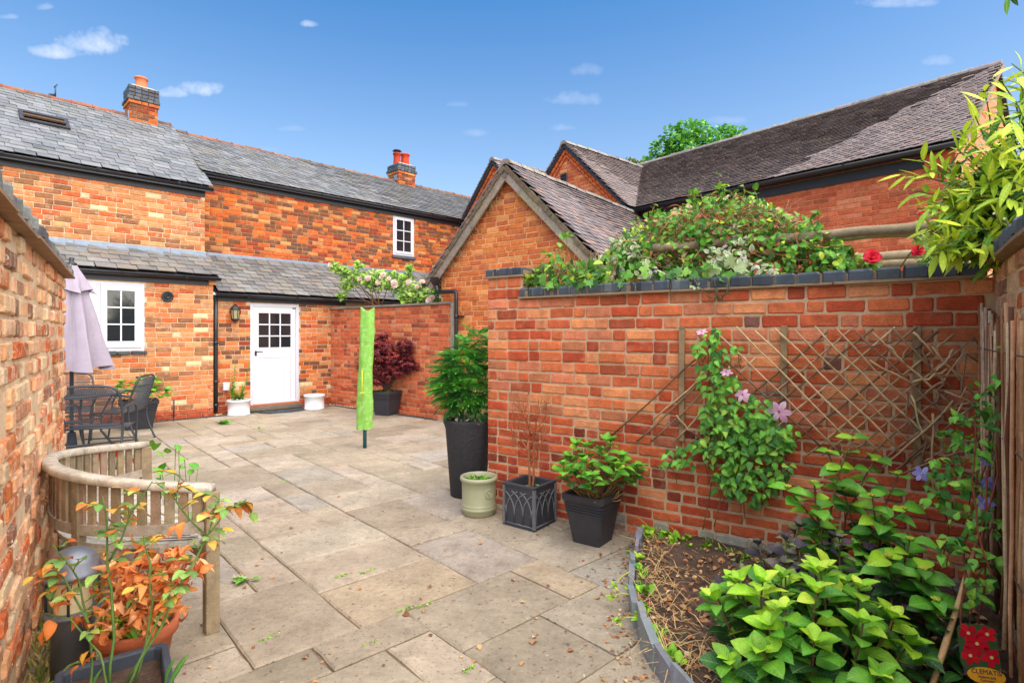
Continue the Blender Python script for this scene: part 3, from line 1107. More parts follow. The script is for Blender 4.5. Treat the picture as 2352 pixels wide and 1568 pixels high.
gutter(HB, fp(.06, .93, 4.55), fp(SB, .93, 4.55), .058, 1.5)
chimney(HB, 5.755, 6.335, 2.95, 3.5, 5.80, 6.12, 6.42, [(-.16, 0, .11, .34, (178, 62, 38)), (.12, 0, .125, .38, (196, 70, 44))])
# upper window
w0, w1, z0, z1 = WIN_B
fr = MB()
for (a, b, c, d) in ((w0, w0 + .045, z0, z1), (w1 - .045, w1, z0, z1), (w0 + .045, w1 - .045, z1 - .045, z1), (w0 + .045, w1 - .045, z0, z0 + .045)):
    pbox(fr, B2, a, b, c, d, -.07, -.002, bev=.004)
wm = part('window', fr, M_FRAME, HB)
mb, sp = sash(wm, B2, w0 + .047, w1 - .047, z0 + .047, z1 - .047, 2, 3, .012, .05, .022)
part('sash', mb, M_WHITE, wm); panes(wm, B2, sp, .012)
sb = MB(); pbox(sb, B2, w0 - .04, w1 + .04, z0 - .075, z0 - .002, -.05, .05, S(86, 88, 96), .006); part('sill', sb, M_DARK, wm)
# door with frame, glazed top and boarded bottom
s0, s1, z0, z1 = DOOR
fr = MB()
for (a, b, c, d) in ((s0, s0 + .06, z0, z1), (s1 - .06, s1, z0, z1), (s0 + .06, s1 - .06, z1 - .06, z1)):
    pbox(fr, B1, a, b, c, d, -.09, -.004, bev=.004)
df = part('door_frame', fr, M_FRAME, HB)
dm = MB()
a, b = s0 + .064, s1 - .064
o = -.018
gl = (a + .095, b - .095, 1.20, 1.86)
pbox(dm, B1, a, gl[0], .125, 1.955, o - .04, o, bev=.003); pbox(dm, B1, gl[1], b, .125, 1.955, o - .04, o, bev=.003)
pbox(dm, B1, gl[0], gl[1], gl[3], 1.955, o - .04, o, bev=.003); pbox(dm, B1, gl[0], gl[1], 1.0, gl[2], o - .04, o, bev=.003)
pbox(dm, B1, a, b, .16, .165, o - .04, o + .003)
nb = 5
for k in range(nb):     # vertical boards of the lower leaf
    x0_, x1_ = gl[0] + (gl[1] - gl[0]) * k / nb, gl[0] + (gl[1] - gl[0]) * (k + 1) / nb
    pbox(dm, B1, x0_, x1_ - .002, .17, .998, o - .035, o - .006, bev=.004)
for i in (1, 2):
    x = gl[0] + (gl[1] - gl[0]) * i / 3; pbox(dm, B1, x - .012, x + .012, gl[2], gl[3], o - .034, o - .004, bev=.003)
    z = gl[2] + (gl[3] - gl[2]) * i / 3; pbox(dm, B1, gl[0], gl[1], z - .012, z + .012, o - .034, o - .002, bev=.003)
pbox(dm, B1, a, b, .125, .16, o - .03, o + .03, bev=.006)
do = part('door', dm, M_WHITE, HB)
panes(do, B1, (*gl, 3, 3, .024), o)
hm = MB()
hs, hz = B1.hit(588, 808)
pbox(hm, B1, hs - .018, hs + .018, hz - .075, hz + .02, o, o + .012, bev=.004)
hm.tube([B1.pt(hs, hz, o + .01), B1.pt(hs, hz, o + .05), B1.pt(hs + .06, hz + .006, o + .055), B1.pt(hs + .115, hz - .004, o + .05)], [.011, .011, .010, .008], 8)
part('door_handle', hm, M_BLACK, do)
th = MB(); pbox(th, B1, s0 - .03, s1 + .03, .085, .122, -.09, .055, bev=.004); part('timber_threshold', th, M_BRASS, HB)
th = MB(); pbox(th, B1, s0 - .06, s1 + .02, .012, .083, -.09, .13, S(112, 104, 94), .008); part('doorstep', th, M_STONE, HB)
# socket box by the door
s_, z_ = B1.hit(517, 887)
sb = MB(); pbox(sb, B1, s_ - .05, s_ + .06, z_ - .075, z_ + .075, .002, .07, bev=.012); pbox(sb, B1, s_ - .042, s_ + .052, z_ - .066, z_ + .04, .07, .078, bev=.006)
part('socket_box', sb, M_WHITE, HB)
# downpipe in the corner
dp = MB()
dx, do_ = .055, .07
dp.tube([B1.pt(dx, z, do_) for z in (2.15, 1.5, .8, .05)], .034, 14)
dpo = part('downpipe', dp, M_BLACK, HB)
for z in (1.30, .60, .18):
    c = MB(); c.tube([B1.pt(dx, z - .03, do_), B1.pt(dx, z + .03, do_)], .039, 14); pbox(c, B1, dx - .05, dx + .05, z - .012, z + .012, 0, do_)
    part('pipe_clip', c, M_BLACK, dpo)

# wall lantern
s_, z_ = B1.hit(536, 720)
LT = thing('wall_lantern', 'black six-sided carriage lantern on the brick wall left of the white door', 'lantern', B1.pt(s_, z_ - .16, .1))
lc = B1.pt(s_, z_, .105)
def hexring(r, z): return [lc + V(r * math.cos(t), r * math.sin(t), z) for t in [math.pi / 6 + math.pi * k / 3 for k in range(6)]]
lm = MB()
lm.ring4([hexring(.004, .17), hexring(.03, .15), hexring(.045, .135), hexring(.092, .085), hexring(.092, .07), hexring(.08, .068)], capb=True)
part('cap', lm, M_BLACK, LT)
lm = MB()
for k in range(6):
    t = math.pi / 6 + math.pi * k / 3
    lm.tube([lc + V(.074 * math.cos(t), .074 * math.sin(t), .07), lc + V(.06 * math.cos(t), .06 * math.sin(t), -.10)], .006, 5)
lm.ring4([hexring(.07, -.095), hexring(.074, -.105), hexring(.06, -.125), hexring(.02, -.15), hexring(.022, -.165), hexring(.004, -.185)], capb=True, capt=True)
pbox(lm, B1, s_ - .03, s_ + .03, z_ - .12, z_ + .02, .0, .015); lm.beam(B1.pt(s_, z_ - .1, .01), B1.pt(s_, z_ - .1, .05), .02, .03)
part('frame', lm, M_BLACK, LT)
lm = MB(); lm.ring4([hexring(.068, .066), hexring(.056, -.097)]); part('glass', lm, mat('lantern_glass', S(206, 196, 150), rough=.12, var=.1, vs=12, bump=0, trans=.45, spec=.6), LT)
lm = MB(); lm.lathe([(.014, -.09), (.016, -.03), (.026, .0), (.026, .03), (.012, .05), (.001, .055)], lc, 12); part('bulb', lm, M_POTW, LT)

# ------------------------------------------------------------------ outbuilding with the steep gable
PG = Pl((-1.22, 9.5), (.793, -.609))
gb = V(.609, .793, 0)                                   # back along its ridge
GO = thing('brick_outbuilding', 'small orange brick outbuilding with steep tiled gable and weathered bargeboards', 'outbuilding', PG.pt(1.49, 0, -2))
GW, GZ, GA = 2.98, 2.42, 3.98                           # wall width, eaves height, wall apex
wl = MB()
wl.prism([PG.pt(0, -.05, -.009), PG.pt(GW, -.05, -.009), PG.pt(GW, GZ, -.009), PG.pt(GW / 2, GA, -.009), PG.pt(0, GZ, -.009)], gb * 4.3, MO_G)
gw = part('wall', wl, M_MORT, GO)
it = []
slope = (GA - GZ) / (GW / 2)
def glim(z):
    if z < GZ: return (0, GW)
    k = (z - GZ) / slope
    return (k + .02, GW - k - .02)
brickwork(it, PG, rowz(0.6, GA, .082), glim, BG_S, BG_H, (), 'SSSH', L=.235, joint=.01)
sideG = Pl(PG.pt(0, 0, 0)[:2], gb[:2]); sideG.n = -PG.d
brickwork(it, sideG, rowz(1.2, GZ, .082), lambda z: (.05, 1.5), BG_S, BG_H, (), 'SSSH', L=.235)
pieces('brick', it, gw, rest='brickwork')
ae, az_ = 3.21, 2.36                                    # eave edge position and height
apx = 4.07
rd = MB()
t = .07
rd.prism([PG.pt(-.23, az_, .10), PG.pt(GW / 2, apx, .10), PG.pt(ae, az_, .10), PG.pt(ae, az_ - t, .10), PG.pt(GW / 2, apx - t * 1.3, .10), PG.pt(-.23, az_ - t, .10)], gb * 4.6, (.14, .11, .09))
gr = part('roof', rd, M_BOARD, GO)
it = []
for sgn, e in ((1, ae), (-1, -.23)):
    E0 = PG.pt(e, az_ + .012, .12)
    w = nrm(PG.pt(GW / 2, apx, .12) - PG.pt(e, az_, .12))
    ln = float(np.linalg.norm(PG.pt(GW / 2, apx) - PG.pt(e, az_)))
    roofing(it, E0, gb, w, int(ln / .108), .108, .17, lambda y: (0, 4.65), TL_G, thick=.014, lap=1.6, wj=.05, rise=3.2)
pieces('roof_tile', it, gr, rest='tile_field')
it = []
ridge(it, PG.pt(GW / 2, apx + .01, .12), PG.pt(GW / 2, apx + .01, .12) + gb * 4.7, RDG, .33, .10)
pieces('ridge_tile', it, gr)
for sgn, e in ((1, ae), (-1, -.23)):
    bb = MB()
    p0, p1 = PG.pt(e, az_ - .05, .105), PG.pt(GW / 2 + .01 * sgn, apx - .055, .105)
    nn = nrm(np.cross(PG.n, p1 - p0)); nn = nn if nn[2] > 0 else -nn
    for k in range(5):      # the board is split and patched along its length
        a, b = p0 + (p1 - p0) * k / 5, p0 + (p1 - p0) * (k + 1) / 5
        bb.beam(a - nn * U_(.075, .085), b - nn * U_(.075, .085), .03, .13, nn, jit(S(150, 138, 122), .15))
    part('bargeboard', bb, M_GREYW, GO)
    bb = MB()
    for k in range(22):     # crumbling mortar verge above the board
        a, b = p0 + (p1 - p0) * k / 22, p0 + (p1 - p0) * (k + 1) / 22
        bb.beam(a - nn * U_(-.012, .004) + PG.n * U_(-.005, .02), b - nn * U_(-.012, .004) + PG.n * U_(0, .02), .05, U_(.05, .075), nn, jit(S(112, 98, 80), .2))
    part('mortar_verge', bb, M_GREYW, GO)
vt = MB()                   # dead creeper stems hanging under the left bargeboard
for k in range(34):
    f = U_(.1, .95)
    p = PG.pt(-.23 + (GW / 2 + .23) * f, az_ + (apx - az_) * f - .14, .02)
    q = [p]
    for j in range(4): q.append(q[-1] + PG.d * U_(-.03, .05) - UP * U_(.02, .06) + PG.n * U_(-.003, .012))
    vt.tube(q, [.005, .004, .004, .003, .002], 4, jit(S(176, 152, 120), .25))
part('dry_creeper', vt, M_TWIG, GO)
gutter(GO, PG.pt(-.27, 2.33, .16), PG.pt(-.27, 2.33, .16) + gb * 4.3, .055)
dp = MB()
a0 = PG.pt(-.20, 2.30, .14)
ps = [PG.px(1003, 655, .14), PG.px(1003, 670, .12), PG.px(1008, 671, .1), PG.px(1045, 669, .1), PG.px(1048, 672, .1), PG.px(1048, 690, .1), PG.px(1048, 800, .1), PG.px(1046, 960, .1)]
dp.tube(ps, .034, 12)
dpo = part('downpipe', dp, M_BLACK, GO)
for z in (1.75, .9):
    s_ = PG.hit(1048, 800, .1)[0]
    c = MB(); c.tube([PG.pt(s_, z - .03, .1), PG.pt(s_, z + .03, .1)], .04, 12); pbox(c, PG, s_ - .055, s_ + .09, z - .012, z + .012, 0, .1); part('pipe_clip', c, M_BLACK, dpo)
hp = MB(); hc = PG.px(1000, 645, .14); hp.ring4([[hc + PG.d * x * k + gb * y * k + UP * z for x, y in ((-.05, -.05), (.05, -.05), (.05, .05), (-.05, .05))] for k, z in ((1.25, .06), (1.2, 0), (.7, -.07))], capb=True, capt=True)
part('hopper', hp, M_BLACK, GO)

# ------------------------------------------------------------------ large tiled building with two gables behind
PH = Pl((2.65, 12.3), (.652, -.758))
hb = -PH.n
HH = thing('brick_barn', 'long red brick building with tall dark clay tiled roof and black guttering', 'building', PH.pt(2, 0, -3))
SE, HZ, RR, RZ = 5.72, 4.12, 2.95, 6.22
wl = MB()
wl.prism([PH.pt(SE, -.05, -.009), PH.pt(SE, HZ, -.009), PH.pt(SE, RZ - .1, -RR), PH.pt(SE, HZ, -2 * RR), PH.pt(SE, -.05, -2 * RR)], PH.d * -10.5, MO_H)
hw = part('wall', wl, M_MORT, HH)
it = []
brickwork(it, PH, rowz(1.5, HZ - .05, .083), lambda z: (-.6, SE), BH_S, BH_H, (), 'S', L=.245, joint=.010, proud=.002, skew=.001)
PE = Pl(PH.pt(SE, 0)[:2], hb[:2]); PE.n = PH.d
def elim(z):
    if z < HZ: return (0, 4)
    return ((z - HZ) / (RZ - .1 - HZ) * RR + .02, 2 * RR - (z - HZ) / (RZ - .1 - HZ) * RR)
brickwork(it, PE, rowz(1.8, RZ - .12, .083), elim, BL_S[:8] + BH_S, BH_H, (), 'S', L=.245, proud=.002, skew=.001)
pieces('brick', it, hw, rest='brickwork')
rd = MB()
rd.prism([PH.pt(SE + .1, HZ + .04, .16), PH.pt(SE + .1, RZ, -RR), PH.pt(SE + .1, HZ, -2 * RR - .15), PH.pt(SE + .1, HZ - .06, -2 * RR - .15), PH.pt(SE + .1, RZ - .08, -RR), PH.pt(SE + .1, HZ - .03, .16)], PH.d * -10.7, (.12, .1, .1))
hr = part('roof', rd, M_BOARD, HH)
it = []
E0, E1 = PH.pt(0, HZ + .055, .19), PH.pt(0, RZ + .015, -RR)
w = nrm(E1 - E0); lH = float(np.linalg.norm(E1 - E0))
# the roof sags a little along its length
k0 = len(it)
roofing(it, E0, PH.d, w, int(lH / .1), .1, .168, lambda y: (-4.8, SE + .14), TL_H, thick=.013, lap=1.6, wj=.03, rise=3.2)
for i in range(k0, len(it)):
    p, M = it[i]
    s_ = float(np.dot(M[:3, 3] - PH.P, PH.d))
    if s_ > 2.2 and R_() < (s_ - 2.0) / 5 * .45: it[i] = (random.choice(TL_M), M)
pieces('roof_tile', it, hr, rest='tile_field')
it = []
ridge(it, PH.pt(SE + .12, RZ + .0, -RR), PH.pt(-4.8, RZ + .0, -RR), RDG, .45, .12, .02)
pieces('ridge_tile', it, hr)
fb = MB(); pbox(fb, PH, -.5, SE - .35, 3.93, 4.09, .0, .03); part('fascia', fb, M_BOARD, HH)
cb = MB(); pbox(cb, PH, SE - .34, SE + .02, 3.90, 4.10, .0, .09, S(196, 92, 58)); part('corbel', cb, M_BRICK, HH)
gutter(HH, PH.pt(-.5, 4.16, .22), PH.pt(SE + .14, 4.16, .22), .062, 1.35)
vb = MB()
vb.beam(PH.pt(SE + .13, HZ + .03, .1), PH.pt(SE + .13, RZ - .02, -RR + .02), .04, .07, UP, S(150, 128, 112)); part('mortar_verge', vb, M_GREYW, HH)


def far_gable(apex, z, hw_, depth, vent):
    pk = Pl((apex[0], apex[1]), PH.d[:2])
    pk.n = PH.n
    ez = z - hw_ * .98
    wl = MB()
    wl.prism([pk.pt(-hw_ + .12, 1.5, -.009), pk.pt(hw_ - .12, 1.5, -.009), pk.pt(hw_ - .12, ez + .1, -.009), pk.pt(0, z - .12, -.009), pk.pt(-hw_ + .12, ez + .1, -.009)], hb * depth, MO_H)
    g_ = part('gable', wl, M_MORT, HH)
    it = []
    brickwork(it, pk, rowz(ez - .3, z - .15, .083), lambda q: (-(z - .14 - q) if q > ez + .1 else -hw_ + .14, (z - .14 - q) if q > ez + .1 else hw_ - .14), BG_S[:10] + BH_S, BG_H, (), 'SSH', L=.24, proud=.002)
    pieces('brick', it, g_, nmax=150, rest='brickwork')
    rd = MB()
    rd.prism([pk.pt(-hw_, ez, .1), pk.pt(0, z, .1), pk.pt(hw_, ez, .1), pk.pt(hw_, ez - .07, .1), pk.pt(0, z - .09, .1), pk.pt(-hw_, ez - .07, .1)], hb * (depth + .1), (.12, .1, .1))
    part('gable_roof', rd, M_BOARD, g_)
    it = []
    for sg in (1, -1):
        e0, e1 = pk.pt(hw_ * sg, ez + .012, .13), pk.pt(0, z + .012, .13)
        roofing(it, e0, hb, nrm(e1 - e0), int(np.linalg.norm(e1 - e0) / .1), .1, .168, lambda y: (0, depth), TL_H, thick=.013, lap=1.6, wj=.03, rise=3.2)
    pieces('roof_tile', it, g_, nmax=145, rest='tile_field')
    it = []
    ridge(it, pk.pt(0, z, .13), pk.pt(0, z, .13) + hb * depth, RDG, .4, .11)
    pieces('ridge_tile', it, g_)
    vg = MB()
    for sg in (1, -1):      # orange brick verge courses stepping out under the tiles
        for off, ww, o in ((.10, .07, .06), (.19, .06, .03)):
            a, b = pk.pt(hw_ * sg, ez - off * 1.3, 0), pk.pt(0, z - off * 1.35, 0)
            n_ = 16
            for k in range(n_):
                p, q = a + (b - a) * (k + .06) / n_, a + (b - a) * (k + .94) / n_
                nn = nrm(np.cross(pk.n, b - a)); nn = nn if nn[2] > 0 else -nn
                vg.beam(p + pk.n * o / 2, q + pk.n * o / 2, o, ww, nn, jit(S(206, 104, 56), .12))
    part('verge_brick', vg, M_BRICK, g_)
    if vent:
        vb = MB()
        s_, z_ = pk.hit(*vent)
        pbox(vb, pk, s_ - .1, s_ + .1, z_ - .15, z_ + .15, 0, .03, bev=.01)
        for k in range(4): pbox(vb, pk, s_ - .08, s_ + .08, z_ - .11 + k * .065, z_ - .075 + k * .065, .03, .055)
        part('vent_grille', vb, M_BLACK, g_)


far_gable((1.324, 13.33), 6.02, 1.9, 3.6, (1296, 413))
far_gable((-.422, 14.08), 5.86, 1.5, 3.6, None)

# ------------------------------------------------------------------ garden walls
PW = Pl((-.212, 4.8), (.818, -.575))
WEND = 3.337
GWL = thing('garden_wall', 'red brick garden wall with blue brick coping carrying the twig trellis', 'wall', PW.pt(1.7, 0, -.1))
wl = MB()
pbox(wl, PW, 0, WEND + .25, -.06, 1.75, -.225, -.009, MO_W)
pbox(wl, PW, 0.0, .345, 1.75, 1.935, -.225, -.009, MO_W)
ww = part('wall', wl, M_MORT, GWL)
it = []
rows_lo, rows_hi = rowz(-.02, .80, .0745), rowz(.80, 1.747, .0861)
brickwork(it, PW, rows_lo, lambda z: (0, WEND), BW2_S + BW_S[:6], BW2_H, (), '?', L=.212, joint=.014, proud=.006, skew=.02, off=0)
brickwork(it, PW, rows_hi, lambda z: (0, WEND), BW_S, BW_H, (), 'SSH', L=.214, joint=.013, proud=.004, skew=.005)
brickwork(it, PW, rowz(1.747, 1.933, .0861), lambda z: (0, .345), BW_S, BW_H, (), 'SSH', L=.21, joint=.012, proud=.003)
we = Pl(PW.pt(0, 0)[:2] - PW.n[:2] * .225, PW.n[:2]); we.n = -PW.d
brickwork(it, we, rows_lo + rows_hi + rowz(1.747, 1.933, .0861), lambda z: (0, .225), BW_S, BW_H, (), 'SHH', L=.225, joint=.012)
it = [((random.choice(BGY), M) if M[2, 3] < .10 and np.dot(M[:3, 3] - PW.P, PW.d) > .9 and R_() < .85 else (p, M)) for p, M in it]   # frost-bleached bottom courses
pieces('brick', it, ww, nmax=299, rest='brickwork')


def coping(parent, pl, s0, s1, z, thick, over=.03, pitch=.13, h=.066, mc=MO_W, broken=True, cset=None):
    cr = MB()
    x = s0
    while x < s1:       # tile creasing bedded in mortar
        L_ = min(U_(.5, 1.3), s1 - x)
        pbox(cr, pl, x, x + L_ - .006, z, z + .012 + U_(0, .004), -thick - over, over * U_(.9, 1.15), S(150, 124, 100))
        x += L_
    part('creasing', cr, M_MORT, parent)
    mo = MB(); pbox(mo, pl, s0, s1, z + .014, z + h - .004, -thick - over + .02, over - .022, S(140, 116, 94)); part('coping_mortar', mo, M_MORT, parent)
    it = []
    x = s0
    while x < s1 - .03:
        L_ = min(pitch * U_(.93, 1.07), s1 - x)
        q = random.choice(cset or BKC)
        dz = U_(-.003, .004)
        D = thick + over * 2 - .01
        it.append((q, M4(pl.d * (L_ - .012), UP * (h) , -pl.n * D, pl.pt(x + L_ / 2, z + .018 + dz, -thick / 2 + U_(-.004, .004)))))
        x += L_
    pieces('coping_brick', it, parent)


coping(GWL, PW, .347, WEND - .03, 1.747, .225, .035)
coping(GWL, PW, -.02, .375, 1.933, .225, .02, .135, .06)
# short return of the pier coping, seen behind the plants
PR = Pl(PW.pt(WEND, 0)[:2], (-.584, -.812)); PR.n = V(-.812, .584, 0)
RWL = thing('garden_wall', 'pale pink brick wall with dark coping behind the willow stick screen', 'wall', PR.pt(1, 0, -.1))
wl = MB(); pbox(wl, PR, -.2, 2.6, -.06, 1.80, -.225, -.009, MO_L); rw = part('wall', wl, M_MORT, RWL)
it = []
brickwork(it, PR, rowz(-.02, 1.80, .083), lambda z: (.0, 2.6), BL_S, BL_H, (), 'SSH', joint=.012, proud=.005, skew=.008)
pieces('brick', it, rw)
coping(RWL, PR, -.06, 2.6, 1.80, .225, .05, .13, .06)

PL_ = Pl((-3.226, 3.99), (.576, -.817)); PL_.n = V(.817, .576, 0)
LWL = thing('garden_wall', 'old pale lime-stained brick wall with grey coping beside the curved bench', 'wall', PL_.pt(1.5, 0, -.1))
wl = MB(); pbox(wl, PL_, 0, 3.6, -.06, 1.856, -.225, -.009, MO_L); lw = part('wall', wl, M_MORT, LWL)
it = []
brickwork(it, PL_, rowz(-.02, 1.856, .0835), lambda z: (.0, 3.6), BL_S, BL_H, (), 'SHH', joint=.018, proud=.010, skew=.014)
le = Pl(PL_.pt(0, 0)[:2] - PL_.n[:2] * .225, PL_.n[:2]); le.n = -PL_.d
brickwork(it, le, rowz(-.02, 1.856, .0835), lambda z: (.0, .225), BL_S, BL_H, (), 'SHH', joint=.014, proud=.006)
pieces('brick', it, lw, rest='brickwork')
BKG = brick_set([((108, 106, 106), 4), ((92, 92, 96), 3), ((124, 120, 116), 2)], 12, M_GREYW, .12, .28, fine=True, chf=(.008, .012))
coping(LWL, PL_, -.03, 3.6, 1.856, .225, .05, .10, .052, MO_W, cset=BKG)

PC = Pl((-3.78, 11.52), (2.74, -2.18))
CWL = thing('garden_wall', 'red brick courtyard wall with thin stone coping behind the red maple', 'wall', PC.pt(1.8, 0, -.1))
wl = MB(); pbox(wl, PC, -.05, 3.52, -.06, 1.965, -.225, -.009, MO_C); cw = part('wall', wl, M_MORT, CWL)
it = []
brickwork(it, PC, rowz(-.01, 1.965, .079), lambda z: (0.0, 3.52), BC_S, BC_H, (), '?', L=.23, joint=.012, proud=.004, skew=.006)
pieces('brick', it, cw, rest='brickwork')
cp = MB()
x = -.03
while x < 3.54:
    L_ = min(U_(.55, .75), 3.56 - x)
    pbox(cp, PC, x, x + L_ - .006, 1.966, 2.005, -.26, .035, jit(S(132, 124, 116), .1), .006)
    x += L_
part('coping_slab', cp, M_STONE, CWL)
tp = MB(); pbox(tp, PC, 3.525, 3.60, -.02, 1.99, -.08, .03, S(150, 146, 130), .006)
solo('timber_post', tp, M_GREYW, 'grey weathered timber post beside the black downpipe at the wall end', 'post')

# ------------------------------------------------------------------ patio
A_, B_ = nrm(V(.74, .673, 0)), nrm(V(-.673, .74, 0))
PO = V(-.6, 2.2, 0)
poly = [(-.3, .5), (-1.0, .75), (-3.3, 3.95), (-3.8, 3.9), (-8.6, 6.6), (-5.35, 9.85), (-3.78, 11.45), (-1.0, 9.25), (.6, 8.1), (1.0, 5.2), (-.1, 4.85), (.9, 4.1), (1.05, 3.6), (.75, 3.1), (.70, 2.3), (.85, 1.6), (.9, .5)]
def inside(x, y, pts=poly):
    c = False
    for (x1, y1), (x2, y2) in zip(pts, pts[1:] + pts[:1]):
        if (y1 > y) != (y2 > y) and x < (x2 - x1) * (y - y1) / (y2 - y1) + x1: c = not c
    return c
jm = MB()
jm.add([(p[0], p[1], -.014) for p in [(-12, 2), (-9, -2), (2, -2), (3.5, 2.2), (2.4, 5), (3, 9), (-2, 12.5), (-6, 13), (-12, 9)]], [tuple(range(9))])
pat = struct('patio', jm, M_JOINT)
mod = .25
occ = set()
rs = random.Random(23)
slabs = []
cells = [(i, j) for j in range(-20, 52) for i in range(-40, 46)]
def cell_in(i, j):
    p = PO + A_ * (i + .5) * mod + B_ * (j + .5) * mod
    return inside(p[0], p[1])
for (i, j) in cells:
    if (i, j) in occ or not cell_in(i, j): continue
    opts = [(3, 2), (3, 2), (3, 2), (2, 3), (2, 2), (2, 2), (2, 1), (4, 2), (3, 1)]
    rs.shuffle(opts)
    for (a, b) in opts + [(2, 1), (1, 2), (1, 1)]:
        cs = [(i + x, j + y) for x in range(a) for y in range(b)]
        if all(c not in occ for c in cs):
            occ.update(cs)
            slabs.append((i, j, a, b))
            break
PAL_ST = [((170, 156, 135), 5), ((161, 148, 127), 4), ((176, 163, 144), 3), ((153, 140, 120), 2), ((165, 156, 142), 1.4), ((168, 151, 127), 1.2)]
def slab_proto(c, m, a, b):
    """a riven flag about a x b modules: outline a little uneven, arrises worn"""
    W_, D_ = a * mod - .009, b * mod - .009
    mb = MB()
    o = []
    for (x0, y0, x1, y1) in ((-.5, -.5, .5, -.5), (.5, -.5, .5, .5), (.5, .5, -.5, .5), (-.5, .5, -.5, -.5)):
        for k in range(3):
            t = k / 3
            e = .0 if k == 0 else .006
            o.append(((x0 + (x1 - x0) * t) * W_ + U_(-e, e), (y0 + (y1 - y0) * t) * D_ + U_(-e, e)))
    n = len(o)
    ins = [(x * (1 - .02 / W_), y * (1 - .02 / D_)) for x, y in o]
    vs = [(x, y, -.03) for x, y in o] + [(x, y, -.008) for x, y in o] + [(x, y, U_(-.001, .001)) for x, y in ins]
    fs = []
    for r in range(2):
        for k in range(n):
            k2 = (k + 1) % n
            fs.append((r * n + k, r * n + k2, (r + 1) * n + k2, (r + 1) * n + k))
    fs.append(tuple(2 * n + k for k in range(n)))
    mb.add(vs, fs, c)
    return Proto('paving_slab', mb, m)
its = []
for (i, j, a, b) in slabs:
    c = PO + A_ * (i + a / 2) * mod + B_ * (j + b / 2) * mod
    lich = (c[0] > -.25 and c[1] < 4.6 and R_() < .8) or (c[1] < 2.3 and c[0] > -1.3 and R_() < .5) or R_() < .10
    p = slab_proto(tuple(.88 * x for x in jit(pick(PAL_ST), .05)), M_STONE2 if lich else M_STONE, a, b)
    th = U_(-.006, .006)
    its.append((p, M4(A_ + B_ * th + UP * U_(-.004, .004), B_ - A_ * th + UP * U_(-.004, .004), UP, c + UP * U_(-.003, .003))))
pieces('paving_slab', its, pat)

# channel drain along the house and courtyard wall
dr = MB()
def drain(p, q):
    a = nrm(q - p); s_ = np.cross(UP, a)
    dr.beam(p + UP * .002, q + UP * .002, .075, .01, UP, S(58, 58, 60))
    n = int(np.linalg.norm(q - p) / .05)
    for k in range(n): dr.box(p + a * .05 * (k + .5) + UP * .008, .018, .06, .006, a, s_, UP, S(84, 84, 86))
drain(A1.pt(-3.4, 0, .10), A1.pt(.1, 0, .10)); drain(B1.pt(.1, 0, .22), B1.pt(2.2, 0, .22)); drain(PC.pt(.25, 0, .12), PC.pt(3.3, 0, .12))
struct('channel_drain', dr, M_RUBBER)

# ------------------------------------------------------------------ flower bed
edge = [gnd(u, v, .10) for u, v in ((1474, 1222), (1466, 1240), (1458, 1272), (1455, 1310), (1456, 1350), (1464, 1395), (1480, 1440), (1503, 1485), (1540, 1535), (1590, 1590), (1670, 1660))]
bed = MB()
b0 = [p * V(1, 1, 0) + V(.02, 0, .05) for p in edge] + [V(1.15, 1.0, .05), V(1.25, .9, .05), V(2.3, 1.5, .05), V(2.75, 2.9, .05)]
# a lumpy soil sheet: grid clipped to the bed outline
xs = np.arange(.5, 2.9, .045); ys = np.arange(.9, 4.2, .045)
bp = [(p[0], p[1]) for p in b0] + [(PW.pt(1.45, 0, 0)[0], PW.pt(1.45, 0, 0)[1])]
idx = {}
for i, x in enumerate(xs):
    for j, y in enumerate(ys):
        s_ = float(np.dot(V(x, y, 0) - PW.P, PW.n))
        r_ = float(np.dot(V(x, y, 0) - PR.P, PR.n))
        if s_ > -.1 and r_ > -.1 and inside(x, y, bp):
            h = .045 + .018 * math.sin(x * 9 + 1) * math.cos(y * 8) + U_(-.008, .012) + .03 * max(0, 1 - s_ / .5)
            idx[(i, j)] = len(bed.v)
            bed.v.append((x, y, h)); bed.c.append((1, 1, 1))
for (i, j), k in list(idx.items()):
    if all(q in idx for q in ((i + 1, j), (i + 1, j + 1), (i, j + 1))):
        bed.f.append((k, idx[(i + 1, j)], idx[(i + 1, j + 1)], idx[(i, j + 1)])); bed.sm.append(True)
struct('flower_bed', bed, M_SOIL)
# upright slates edging the bed
EDG = thing('slate_edging', 'row of upright broken slates edging the curved flower bed', 'edging', edge[4] * V(1, 1, 0))
tot = 0
k = 0
for a, b in zip(edge, edge[1:]):
    d_ = np.linalg.norm(b - a)
    n = max(1, round(d_ / .15))
    for q in range(n):
        p0, p1 = a + (b - a) * q / n, a + (b - a) * (q + 1) / n
        t_ = nrm(p1 - p0); nn = np.cross(UP, t_)
        h = U_(.085, .135)
        e = MB()
        p0 = p0 * V(1, 1, 0) + nn * U_(-.008, .008) - t_ * .008; p1 = p1 * V(1, 1, 0) + nn * U_(-.008, .008) + t_ * .008
        th = U_(.02, .042)
        lean = nn * U_(-.014, .018)
        r0 = [p0 - nn * th / 2 - UP * .05, p1 - nn * th / 2 - UP * .05, p1 + nn * th / 2 - UP * .05, p0 + nn * th / 2 - UP * .05]
        top = [UP * (h + U_(-.03, .02)), UP * (h + U_(-.03, .02))]
        r1 = [r0[0] + top[0] + lean + UP * .05, r0[1] + top[1] + lean + UP * .05, r0[2] + top[1] + lean + UP * .045, r0[3] + top[0] + lean + UP * .045]
        e.ring4([r0, r1], jit(S(128, 134, 142), .2), capb=True, capt=True)
        part('slate', e, M_SLATE, EDG)

# ------------------------------------------------------------------ pots


def sq(c, ax, h, z):
    ay = np.cross(UP, ax)
    return [c * V(1, 1, 0) + ax * x * h + ay * y * h + UP * z for x, y in ((-1, -1), (1, -1), (1, 1), (-1, 1))]


